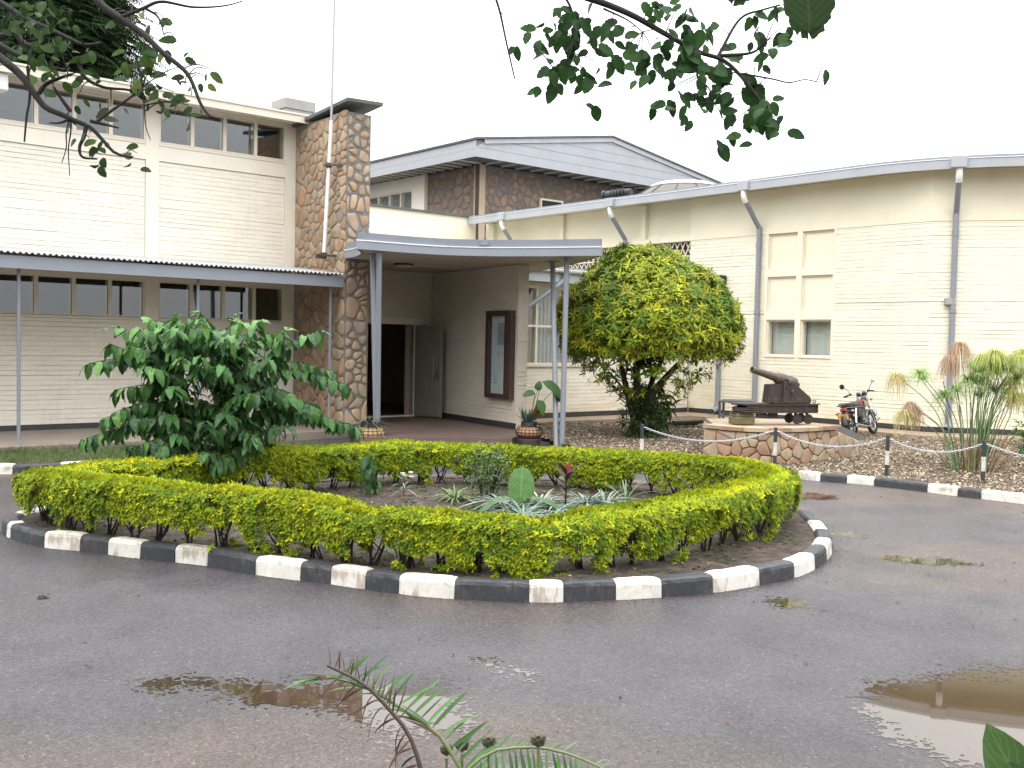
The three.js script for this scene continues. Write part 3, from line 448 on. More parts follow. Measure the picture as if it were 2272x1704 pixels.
// ---- entrance block: door wall, side wall, hall behind, parapet
{
  const b = lthing('entrance_block', 'recessed porch walls with dark open doorway and pale parapet behind', 'building', 2, 0, 0);
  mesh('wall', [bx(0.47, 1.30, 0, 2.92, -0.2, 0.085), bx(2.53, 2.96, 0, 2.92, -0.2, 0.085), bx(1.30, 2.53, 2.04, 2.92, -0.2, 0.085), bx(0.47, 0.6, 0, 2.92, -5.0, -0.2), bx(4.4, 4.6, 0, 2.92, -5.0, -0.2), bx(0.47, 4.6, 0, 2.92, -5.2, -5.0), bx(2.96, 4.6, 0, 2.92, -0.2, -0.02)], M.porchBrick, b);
  mesh('floor', bx(0.6, 4.4, 0.0, 0.12, -5.0, -0.2), M.redFloor, b);
  mesh('roof', bx(0.47, 9.0, 2.925, 3.13, -6.28, 0.08), M.concrete, b);
  mesh('lintel', bx(0.6, 2.93, 1.90, 2.035, 0.0, 0.11), M.frame, b);
  // side wall, from the inner corner to its free end
  const a = V(2.95, 0, 0.09), e = V(2.45, 0, 3.3), d = e.clone().sub(a).normalize(), nrm = V(-d.z, 0, d.x), Ls = e.distanceTo(a);
  const P = (u, w) => [a.x + d.x * u + nrm.x * w, a.z + d.z * u + nrm.z * w], side = (u, v, w) => { const [x, z] = P(u, w); return V(x, v, z); };
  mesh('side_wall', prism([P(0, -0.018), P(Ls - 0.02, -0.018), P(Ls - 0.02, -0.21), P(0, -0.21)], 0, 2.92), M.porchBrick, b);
  const endF = (u, v, w) => { const [x, z] = P(Ls + w, -u); return V(x, v, z); };
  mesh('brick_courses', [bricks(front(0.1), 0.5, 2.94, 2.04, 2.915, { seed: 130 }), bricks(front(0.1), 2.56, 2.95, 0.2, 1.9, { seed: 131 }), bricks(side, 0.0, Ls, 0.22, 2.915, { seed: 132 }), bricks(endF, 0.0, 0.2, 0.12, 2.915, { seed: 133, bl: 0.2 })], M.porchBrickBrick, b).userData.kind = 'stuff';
  mesh('plinth', prism([P(0, 0.012), P(Ls - 0.01, 0.012), P(Ls - 0.01, -0.015), P(0, -0.015)], 0.121, 0.215), M.plinth, b);
  mesh('door_frame', [bx(1.24, 1.30, 0.12, 1.9, -0.02, 0.1), bx(2.53, 2.58, 0.12, 1.9, -0.02, 0.12), bx(1.30, 2.53, 0.122, 0.145, -0.1, 0.1)], M.frame, b);
  const dl = mesh('door', [bx(1.30, 1.93, 0.15, 1.89, -0.9, -0.86)], M.darkWood, b); // far leaf, standing in the dark
  for (let i = 0; i < 3; i++) mesh('board', bx(1.32 + i * 0.2, 1.50 + i * 0.2, 0.17, 1.87, -0.858, -0.845), M.darkWood, dl);
  // open leaf
  const h = V(2.545, 0, 0.12), k = V(2.64, 0, 0.86), dd = k.clone().sub(h).normalize(), dn = V(-dd.z, 0, dd.x), D = (u, w) => [h.x + dd.x * u + dn.x * w, h.z + dd.z * u + dn.z * w], wd = h.distanceTo(k);
  const leaf = mesh('door', prism([D(0, -0.04), D(wd, -0.04), D(wd, 0), D(0, 0)], 0.14, 1.885), M.doorGreen, b); leaf.userData.label = 'grey-green door leaf standing open';
  for (let i = 0; i < 5; i++) { const u0 = 0.015 + i * (wd - 0.03) / 5, u1 = u0 + (wd - 0.03) / 5 - 0.008; mesh('board', prism([D(u0, 0), D(u1, 0), D(u1, 0.009), D(u0, 0.009)], 0.16, 1.865), M.doorGreen, leaf); }
  { const p = D(wd - 0.17, 0.05), q = D(wd - 0.17, 0.0); mesh('handle', [rod(V(p[0], 0.82, p[1]), V(p[0], 1.32, p[1]), 0.011), rod(V(p[0], 0.86, p[1]), V(q[0], 0.86, q[1]), 0.009), rod(V(p[0], 1.28, p[1]), V(q[0], 1.28, q[1]), 0.009)], M.steel, leaf); const r = D(wd - 0.05, 0.02); mesh('latch', [rod(V(p[0], 1.0, p[1]), V(r[0], 1.0, r[1]), 0.008), bx(r[0] - 0.015, r[0] + 0.015, 0.88, 1.08, r[1] - 0.015, r[1] + 0.015)], M.steel, leaf); }
  // parapet far behind
  mesh('parapet', bx(2.5, 9.0, 2.9, 5.06, -6.5, -6.3), M.plasterYellow, b);
  mesh('coping', bx(2.4, 8.98, 5.062, 5.115, -6.6, -6.24), M.roofDark, b);
}
// ---- entrance canopy
{
  const b = lthing('entrance_canopy', 'flat entrance canopy with curving blue-grey fascia on slanting paired posts', 'canopy', 1.2, 0, 3);
  const frontEdge = [...spline([[-0.02, 1.80], [-0.1, 2.25], [-0.38, 2.9], [-0.82, 3.48]], 8, false), ...spline([[-0.82, 3.48], [-0.40, 3.50], [-0.03, 3.55], [0.35, 3.62], [0.68, 3.74], [1.21, 4.19], [1.63, 4.77], [2.11, 5.57]], 24, false).slice(1)];
  const poly = [...frontEdge, [2.6, 4.75], [3.04, 3.91], [4.0, 1.7], [4.2, 0.1], [0.47, 0.1], [0.47, 1.80]];
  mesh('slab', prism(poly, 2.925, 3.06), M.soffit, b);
  const strip2 = (o, y0, y1, th) => { const f = frontEdge.concat([[2.13, 5.53]]), pos = []; const N = f.map((p, i) => { const a = f[Math.max(0, i - 1)], c = f[Math.min(f.length - 1, i + 1)], x = c[0] - a[0], z = c[1] - a[1], l = Math.hypot(x, z); return [-z / l, x / l]; }); const A = f.map((p, i) => [p[0] + N[i][0] * o, p[1] + N[i][1] * o]), B = f.map((p, i) => [p[0] + N[i][0] * (o + th), p[1] + N[i][1] * (o + th)]); return prism([...B, ...A.reverse()], y0, y1); };
  const edge2 = (o, y0, y1, th) => { const f = [[2.11, 5.57], [2.6, 4.75], [3.04, 3.91], [4.0, 1.7]]; const A = f.map(([x, z]) => [x + 0.88 * o, z + 0.48 * o]), B = f.map(([x, z]) => [x + 0.88 * (o + th), z + 0.48 * (o + th)]); return prism([...A, ...B.reverse()], y0, y1); };
  mesh('fascia', [strip2(0.002, 2.92, 3.048, 0.028), edge2(0.002, 2.92, 3.048, 0.028)], M.grey, b);
  mesh('upper_fascia', [strip2(-0.015, 3.052, 3.172, 0.03), edge2(-0.015, 3.052, 3.172, 0.03)], M.greyDark, b);
  mesh('drip_strip', [strip2(0.018, 3.044, 3.060, 0.022)], M.strip, b);
  mesh('roof', prism(poly, 3.062, 3.13), M.concrete, b);
  const mk = document.createElement('canvas'); mk.width = 128; mk.height = 48; const x = mk.getContext('2d'); x.fillStyle = '#7d838d'; x.fillRect(0, 0, 128, 48); x.strokeStyle = '#4a4f58'; x.lineWidth = 4; x.beginPath(); x.moveTo(34, 8); x.lineTo(10, 8); x.lineTo(10, 40); x.lineTo(34, 40); x.moveTo(10, 24); x.lineTo(24, 24); x.moveTo(92, 8); x.lineTo(116, 8); x.lineTo(116, 40); x.lineTo(92, 40); x.moveTo(116, 24); x.lineTo(102, 24); x.stroke();
  const mt = new THREE.CanvasTexture(mk); mt.colorSpace = THREE.SRGBColorSpace;
  { const p = [1.02, 4.02], q = [1.13, 4.12], dx = q[0] - p[0], dz = q[1] - p[1], l = Math.hypot(dx, dz), n = [-dz / l, dx / l], g = new THREE.PlaneGeometry(0.17, 0.065); g.rotateY(Math.atan2(n[0], n[1])); g.translate((p[0] + q[0]) / 2 + n[0] * 0.024, 3.118, (p[1] + q[1]) / 2 + n[1] * 0.024); mesh('stencil_mark', g, mat({ map: mt, roughness: 0.5 }), b); }
  const tops = [[[-0.22, 2.92], [-0.13, 2.97]], [[-0.42, 3.42], [-0.15, 3.03]], [[2.37, 4.22], [1.86, 4.96]], [[2.03, 4.92], [1.92, 5.02]]];
  tops.forEach(([a, c]) => { const p = mesh('post', rod(V(c[0], 0.0, c[1]), V(a[0], 2.925, a[1]), 0.042, 0.042, 14), M.post, b); mesh('top_plate', bx(a[0] - 0.07, a[0] + 0.07, 2.912, 2.922, a[1] - 0.07, a[1] + 0.07), M.post, p); });
  for (const [s, t] of [[1.23, 1.63], [3.0, 1.48]]) { const l = mesh('ceiling_lamp', lathe([[0, 2.922], [0.17, 2.922], [0.175, 2.90], [0.15, 2.89]], 24).translate(s, 0, t), M.rustPale, b); mesh('lamp_shade', lathe([[0.148, 2.892], [0.14, 2.868], [0.08, 2.852], [0, 2.85]], 24).translate(s, 0, t), M.soffit, l); }
  mesh('conduit', rod(V(1.4, 2.918, 1.62), V(2.85, 2.918, 1.49), 0.008), M.frame, b);
}
// ---- notice board on the side wall
{
  const a = V(2.95, 0, 0.09), e = V(2.45, 0, 3.3), d = e.clone().sub(a).normalize(), nrm = V(-d.z, 0, d.x), B = (u, w) => [a.x + d.x * u + nrm.x * w, a.z + d.z * u + nrm.z * w];
  const b = lthing('notice_board', 'tall dark wooden notice board with a white sheet behind glass', 'notice board', 2.6, 0.6, 2.7);
  const pr = (u0, u1, w0, w1, y0, y1) => prism([B(u0, w0), B(u1, w0), B(u1, w1), B(u0, w1)], y0, y1);
  mesh('frame', [pr(2.33, 2.42, 0.004, 0.11, 0.62, 2.14), pr(2.98, 3.17, 0.004, 0.11, 0.62, 2.14), pr(2.42, 2.98, 0.004, 0.11, 0.62, 0.70), pr(2.42, 2.98, 0.004, 0.11, 2.05, 2.14), pr(3.03, 3.14, 0.11, 0.135, 0.64, 2.12)], M.darkWood, b);
  const cv = document.createElement('canvas'); cv.width = 256; cv.height = 720; const x = cv.getContext('2d'); x.fillStyle = '#d4d6d8'; x.fillRect(0, 0, 256, 720); x.fillStyle = '#9ea3aa'; x.fillRect(90, 60, 130, 210);
  x.strokeStyle = '#50545c'; x.lineWidth = 5; x.beginPath(); x.moveTo(100, 380); x.lineTo(112, 330); x.lineTo(130, 372); x.moveTo(150, 330); x.lineTo(190, 362); x.moveTo(40, 560); x.lineTo(110, 556); x.moveTo(40, 592); x.lineTo(96, 590); x.moveTo(40, 622); x.lineTo(104, 620); x.stroke(); x.fillStyle = '#6d7178'; x.fillRect(140, 170, 60, 9); x.fillRect(140, 190, 40, 7);
  const t = new THREE.CanvasTexture(cv); t.colorSpace = THREE.SRGBColorSpace;
  const g = new THREE.PlaneGeometry(0.56, 1.35), c = B(2.70, 0.03); g.rotateY(Math.atan2(nrm.x, nrm.z)); g.translate(c[0], 1.375, c[1]); mesh('sheet', g, mat({ map: t, roughness: 0.7 }), b);
  mesh('pane', pr(2.42, 2.98, 0.06, 0.064, 0.70, 2.05), M.pane, b);
}
// ---- low annex with window, at right of the porch
{
  const b = lthing('annex', 'single-storey annex with grey fascia behind the round tree', 'building', 6, 0, 1);
  const t0 = 1.37, wx0 = 3.92, wx1 = 6.1, wy0 = 1.18, wy1 = 2.69;
  mesh('wall', [bx(2.86, wx0, 0, 2.8, t0 - 0.2, t0 - 0.018), bx(wx1, 9.2, 0, 2.8, t0 - 0.2, t0 - 0.018), bx(wx0, wx1, 0, wy0, t0 - 0.2, t0 - 0.018), bx(wx0, wx1, wy1, 2.8, t0 - 0.2, t0 - 0.018), bx(4.65, 9.2, 0, 2.8, -1.6, -1.4), bx(4.65, 4.75, 0, 2.8, -1.4, t0 - 0.2)], M.plaster, b);
  mesh('brick_courses', [bricks(front(t0), 2.86, 9.2, 0.2, 2.79, { seed: 140, holes: [[wx0, wx1, wy0 - 0.02, wy1]], splash: true })], M.creamBrick, b).userData.kind = 'stuff';
  mesh('plinth', bx(2.86, 9.2, 0.09, 0.195, t0 - 0.02, t0 + 0.012), M.plinth, b);
  mesh('fascia', bx(2.9, 9.0, 2.79, 2.985, t0 + 0.3, t0 + 0.33), M.greyPale, b);
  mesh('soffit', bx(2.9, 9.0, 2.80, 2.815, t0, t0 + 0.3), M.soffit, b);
  { const g = new THREE.CylinderGeometry(0.055, 0.055, 5.6, 12, 1, true, -Math.PI / 2, Math.PI); g.rotateX(Math.PI / 2); g.rotateY(Math.PI / 2); g.translate(6.2, 3.035, t0 + 0.39); mesh('gutter', [strip(g), bx(3.4, 9.0, 3.03, 3.05, t0 + 0.327, t0 + 0.45)], M.white, b); }
  { const pos = [], idx = [], n = 320; for (let i = 0; i <= n; i++) { const s = lerp(2.9, 9.1, i / n), c = 0.014 * Math.cos(s / 0.076 * 6.283); for (const [t, y] of [[t0 + 0.4, 3.06], [-1.6, 3.42]]) pos.push(s, y + c, t); if (i < n) { const a = i * 2; idx.push(a, a + 1, a + 2, a + 2, a + 1, a + 3); } } const g = new THREE.BufferGeometry(); g.setAttribute('position', new THREE.Float32BufferAttribute(pos, 3)); g.setIndex(idx); g.computeVertexNormals(); mesh('roof', buv(g), M.roofDark, b); }
  const cols = [[3.92, 4.585], [4.585, 5.34], [5.34, 6.1]], rows = [[1.18, 1.93], [1.93, 2.69]];
  for (const [p, q] of cols) for (const [y0, y1] of rows) { const f = 0.022, fr = mesh('window', [bx(p, p + f, y0, y1, t0 - 0.1, t0 - 0.005), bx(q - f, q, y0, y1, t0 - 0.1, t0 - 0.005), bx(p + f, q - f, y0, y0 + f, t0 - 0.1, t0 - 0.008), bx(p + f, q - f, y1 - f, y1, t0 - 0.1, t0 - 0.008)], M.frame, b); mesh('pane', bx(p + f, q - f, y0 + f, y1 - f, t0 - 0.06, t0 - 0.055), M.pane, fr); }
  mesh('window_ledge', bx(wx0, wx1, wy0 - 0.05, wy0 - 0.002, t0 - 0.1, t0 + 0.04), M.frame, b);
  for (let i = 0; i < 15; i++) mesh('blind', bx(4.62 + i * 0.1, 4.695 + i * 0.1, 1.2, 2.66, t0 - 0.2, t0 - 0.17).rotateY(0), M.blindGrey, b);
  mesh('curtain', rod(V(4.35, 1.2, t0 - 0.16), V(4.35, 2.62, t0 - 0.16), 0.085, 0.085, 14), M.curtain, b);
  mesh('drainpipe', [tube([V(4.95, 2.96, t0 + 0.4), V(4.93, 2.84, t0 + 0.38), V(4.78, 2.70, t0 + 0.32), V(4.42, 2.42, t0 + 0.17), V(4.2, 2.24, t0 + 0.1), V(4.12, 2.0, t0 + 0.08)], 0.05, 30, 12), rod(V(4.12, 2.0, t0 + 0.08), V(4.12, 0.1, t0 + 0.08), 0.05)], M.pipe, b);
}
// ---- right wing
{
  const b = lthing('right_wing', 'long cream brick wing with blue-grey fascia and blank window panels', 'building', 9.4, 0, 3);
  const F = (f, u0, u1, v0, v1, w0, w1) => { const g = bx(u0, u1, v0, v1, w0, w1), p = g.attributes.position; for (let i = 0; i < p.count; i++) { const q = f(p.getX(i), p.getY(i), p.getZ(i)); p.setXYZ(i, q.x, q.y, q.z); } g.computeVertexNormals(); return g; };
  const cols = [[3.42, 4.13], [4.26, 4.98]], rows = [[1.43, 2.185], [2.345, 3.085], [3.23, 3.985]];
  // backing walls behind the brick face, set deeper at the window block and at the lattice
  mesh('wall', [F(faceA, 1.3, 3.36, 0, 4.93, -0.25, -0.018), F(faceA, 5.04, 7.01, 0, 4.93, -0.25, -0.018), F(faceA, 3.36, 5.04, 0, 1.40, -0.25, -0.018), F(faceA, 3.36, 5.04, 4.0, 4.93, -0.25, -0.018), F(faceA, 3.36, 5.04, 2.2, 4.0, -0.25, -0.09), F(faceA, -6.3, 1.3, 0, 3.3, -0.35, -0.16), F(faceB, 0.01, 9, 0, 4.93, -0.25, -0.018)], M.plasterYellow, b);
  mesh('back_wall', [F(faceA, -6.3, 16, 0, 4.9, -7.2, -7), F(faceA, -6.3, -6.1, 0, 4.9, -7, -0.36), F(faceB, 8.8, 9, 0, 4.9, -7, -0.26)], M.inside, b);
  mesh('lattice_backing', F(faceA, -6.3, 1.3, 3.3, 4.0, -0.50, -0.42), paint(0.16, 0.11, 0.09, { seed: 41, vary: 0.2, amt: 0.3, m: 0.9 }), b);
  mesh('recessed_panel', F(faceA, -6.3, 1.3, 4.1, 4.93, -0.35, -0.13), M.plasterYellow, b);
  mesh('lattice_beam', F(faceA, -6.3, 1.3, 3.985, 4.098, -0.35, -0.02), M.plasterYellow, b);
  for (const t of [-5.9, -3.05, -0.185]) mesh('pilaster', F(faceA, t - 0.065, t + 0.065, 4.1, 4.9, -0.14, -0.02), M.plasterYellow, b);
  mesh('upper_band', [F(faceA, 1.3, 7.015, 3.985, 4.93, -0.018, 0.008), F(faceB, -0.002, 9, 3.985, 4.93, -0.018, 0.008)], M.plasterYellow, b);
  const ha = [[3.36, 5.04, 1.40, 4.0]];
  mesh('brick_courses', [bricks(faceA, 1.3, 7.01, 0.2, 3.98, { seed: 150, holes: ha, splash: true }), bricks(faceB, 0.0, 8.9, 0.2, 3.98, { seed: 151, splash: true })], M.creamYellowBrick, b).userData.kind = 'stuff';
  mesh('plinth', [F(faceA, 1.38, 7.015, 0.09, 0.195, -0.02, 0.012), F(faceB, 0.0, 9, 0.09, 0.195, -0.02, 0.012)], M.plinth, b);
  // window surround: plain rendered bars between the openings
  mesh('window_surround', [F(faceA, 3.36, 3.42, 1.4, 4.0, -0.18, 0.004), F(faceA, 4.13, 4.26, 1.4, 4.0, -0.18, 0.006), F(faceA, 4.98, 5.04, 1.4, 4.0, -0.18, 0.004), ...cols.flatMap(([p, q]) => [F(faceA, p, q, 1.4, 1.43, -0.18, 0.02), F(faceA, p, q, 2.185, 2.345, -0.18, 0.002), F(faceA, p, q, 3.085, 3.23, -0.18, 0.002), F(faceA, p, q, 3.985, 4.0, -0.18, 0.002)])], M.plasterYellow, b);
  for (const [p, q] of cols) rows.forEach(([y0, y1], r) => {
    const f = 0.035, fr = mesh('window', [F(faceA, p, p + f, y0, y1, -0.17, -0.035), F(faceA, q - f, q, y0, y1, -0.17, -0.035), F(faceA, p + f, q - f, y0, y0 + f, -0.17, -0.037), F(faceA, p + f, q - f, y1 - f, y1, -0.17, -0.037)], M.frame, b);
    if (r) mesh('blank_panel', F(faceA, p + f, q - f, y0 + f, y1 - f, -0.088, -0.055), M.plasterYellow, fr);
    else { mesh('pane', F(faceA, p + f, q - f, y0 + f, y1 - f, -0.10, -0.095), M.pane, fr); mesh('blind', F(faceA, p - 0.02, q + 0.02, y0 - 0.02, y1 + 0.02, -0.30, -0.28), M.curtain, fr); }
  });
  // lattice screen: crossing bars
  const LB = new THREE.BoxGeometry(1, 1, 1), half = 0.083;
  const lat = (y0, y1, dw) => { for (let i = 0; i < 44; i++) for (const s of [-1, 1]) { const t0 = 1.24 - i * 2 * half, a = faceA(t0 - (s < 0 ? 0 : 2 * half), y0, dw + s * 0.008), c = faceA(t0 - (s < 0 ? 2 * half : 0), y1, dw + s * 0.008); const d = c.clone().sub(a), L = d.length(); d.normalize(); const n = V(-1, 0, 0), x = V().crossVectors(d, n); const m = new THREE.Matrix4().makeBasis(x.multiplyScalar(0.024), d.multiplyScalar(L), n.multiplyScalar(0.015)).setPosition((a.x + c.x) / 2, (a.y + c.y) / 2, (a.z + c.z) / 2); meshAt('lattice_bar', LB, M.frame, b, m); } };
  lat(3.66, 3.985, -0.1); lat(3.34, 3.64, -0.1);
  mesh('lattice_rail', [F(faceA, -6.3, 1.3, 3.635, 3.665, -0.12, -0.075), F(faceA, -6.3, 1.3, 3.3, 3.335, -0.12, -0.075)], M.frame, b);
  // roof, gutter fascia, soffit
  const gB = (k, o = 0) => [8.7 + 0.562 * k + 0.826 * o, 7.18 + 0.826 * k - 0.562 * o];
  const bend = (o) => { const A = [8.7 + o, 5.7], B = [8.7 + o, 7.18 - 0.5 * o], C = gB(1.5, o), r = []; for (let i = 0; i <= 10; i++) { const t = i / 10, a = (1 - t) ** 2, m = 2 * t * (1 - t), c = t * t; r.push([a * A[0] + m * B[0] + c * C[0], a * A[1] + m * B[1] + c * C[1]]); } return r; };
  mesh('soffit', prism([[8.72, -6.2], ...bend(0.02), gB(9, 0.02), gB(9, 0.7), [9.5, 7.0], [9.5, -6.2]], 4.935, 4.955), M.plasterYellow, b);
  mesh('roof', prism([[8.75, -6.2], ...bend(0.06), gB(9, 0.06), gB(9, 8), [17, 5], [17, -6.2]], 4.957, 5.04), M.roofGrey, b);
  const fas = (y0, y1, o, th) => [prism([[8.7 - o, -6.28], ...bend(-o), gB(9, -o), gB(9, -o + th), ...bend(-o + th).reverse(), [8.7 - o + th, -6.28]], y0, y1)];
  mesh('gutter_fascia', fas(4.865, 5.035, 0, 0.03), M.greyPale, b); mesh('drip_strip', fas(5.03, 5.042, 0.012, 0.04), M.strip, b); mesh('upper_fascia', fas(5.044, 5.085, -0.004, 0.03), M.grey, b);
  // rainwater boxes and downpipes
  const dp = (box, el, knee, foot, R = 0.052) => { mesh('rainwater_box', box, M.greyPale, b); mesh('downpipe_elbow', tube(el, R + 0.006, 10, 12), M.white, b); const p = mesh('downpipe', [rod(el[el.length - 1], knee, R, R, 12), rod(knee.clone().add(V(0, 0.02, 0)), foot, R, R, 12)], M.pipe, b); mesh('pipe_socket', rod(knee.clone().add(V(0, -0.3, 0)), knee.clone().add(V(0, -0.42, 0)), R + 0.008, R + 0.008, 12), M.pipe, p); if (foot.y < 2) mesh('pipe_socket', rod(V(knee.x, 2.3, knee.z), V(knee.x, 2.38, knee.z), R + 0.008, R + 0.008, 12), M.pipe, p); return p; };
  for (const [t, end] of [[-4.78, 3.2], [-0.73, 3.2], [3.16, 0.12]]) dp(rbx(8.62, 8.76, 4.86, 5.07, t - 0.13, t + 0.13, 0.015), [V(8.69, 4.87, t), V(8.69, 4.78, t), V(8.71, 4.70, t + 0.005), V(8.76, 4.63, t + 0.01)], V(9.18, 4.12, t + 0.06), V(9.18, end, t + 0.06));
  { const [s, t] = gB(0.51, 0.03), [s2, t2] = gB(0.53, 0.06), [s3, t3] = gB(0.56, 0.48); const g = rbx(-0.07, 0.07, 4.86, 5.07, -0.13, 0.13, 0.015); g.rotateY(0.6); g.translate(s, 0, t); const p = dp(g, [V(s2, 4.87, t2), V(s2, 4.78, t2), V(lerp(s2, s3, 0.04), 4.70, lerp(t2, t3, 0.04)), V(lerp(s2, s3, 0.14), 4.63, lerp(t2, t3, 0.14))], V(s3, 4.12, t3), V(s3, 0.2, t3)); mesh('pipe_shoe', tube([V(s3, 0.34, t3), V(s3 - 0.02, 0.24, t3 + 0.02), V(s3 - 0.12, 0.17, t3 + 0.02)], 0.062, 10, 14), M.pipe, p); }
  { const t = 2.24, p = mesh('downpipe', rod(V(9.18, 0.3, t), V(9.18, 3.0, t), 0.052, 0.052, 12), M.pipe, b); mesh('pipe_shoe', tube([V(9.18, 0.34, t), V(9.16, 0.24, t), V(9.04, 0.17, t - 0.02)], 0.062, 10, 14), M.pipe, p); mesh('hopper', rbx(9.02, 9.24, 2.98, 3.16, t - 0.12, t + 0.12, 0.02), M.black, p); }
  mesh('conduit', [F(faceA, 5.05, 7.01, 2.515, 2.526, 0.0, 0.012), F(faceB, 0.0, 0.25, 2.515, 2.526, 0.0, 0.012), F(faceA, 1.4, 3.36, 2.315, 2.326, 0.0, 0.012)], M.frame, b);
  const lamp = mesh('wall_lamp', F(faceB, 0.25, 0.43, 2.46, 2.57, 0.0, 0.12), M.concrete, b); mesh('lamp_shade', F(faceB, 0.265, 0.415, 2.45, 2.459, 0.01, 0.11), M.curtain, lamp);
  // skylight dome on the roof
  const dome = lathe([[1.62, 5.0], [1.55, 5.2], [1.28, 5.45], [0.98, 5.64], [0.82, 5.74]], 40); dome.translate(11.9, 0, -1.2); const d = mesh('roof_dome', buv(dome), paint(0.15, 0.132, 0.115, { seed: 43, vary: 0.2, amt: 0.5, stain: [0.08, 0.07, 0.06], m: 1.1, rough: 0.9 }), b);
  mesh('dome_cap', lathe([[0.86, 5.73], [0.87, 5.77], [0.7, 5.83], [0.3, 5.87], [0, 5.88]], 40).translate(11.9, 0, -1.2), M.white, d);
  for (let i = 0; i < 12; i++) { const a = i / 12 * 6.283, q = (r, y) => V(11.9 + Math.cos(a) * r, y, -1.2 + Math.sin(a) * r); mesh('dome_rib', tube([q(1.62, 5.02), q(1.555, 5.215), q(1.285, 5.465), q(0.985, 5.655), q(0.83, 5.75)], 0.014, 12, 5), M.roofDark, d); }
}
{
  const f = lthing('floodlight', 'black cylindrical floodlight lying on the roof edge of the right wing', 'floodlight', 8.95, 5.09, -0.8);
  mesh('housing', [rod(V(8.95, 5.2, -1.15), V(9.0, 5.22, -0.35), 0.10, 0.085, 18), rod(V(8.94, 5.2, -1.2), V(8.95, 5.2, -1.14), 0.125, 0.125, 18)], M.black, f);
  for (let i = 0; i < 5; i++) mesh('cooling_rib', rod(V(8.97, 5.205, -0.95 + i * 0.1), V(8.973, 5.206, -0.93 + i * 0.1), 0.118, 0.118, 18), M.black, f);
  mesh('bracket', [bx(8.93, 8.97, 5.085, 5.16, -0.9, -0.6), bx(8.86, 8.94, 5.086, 5.3, -1.22, -1.19)], M.black, f);
}
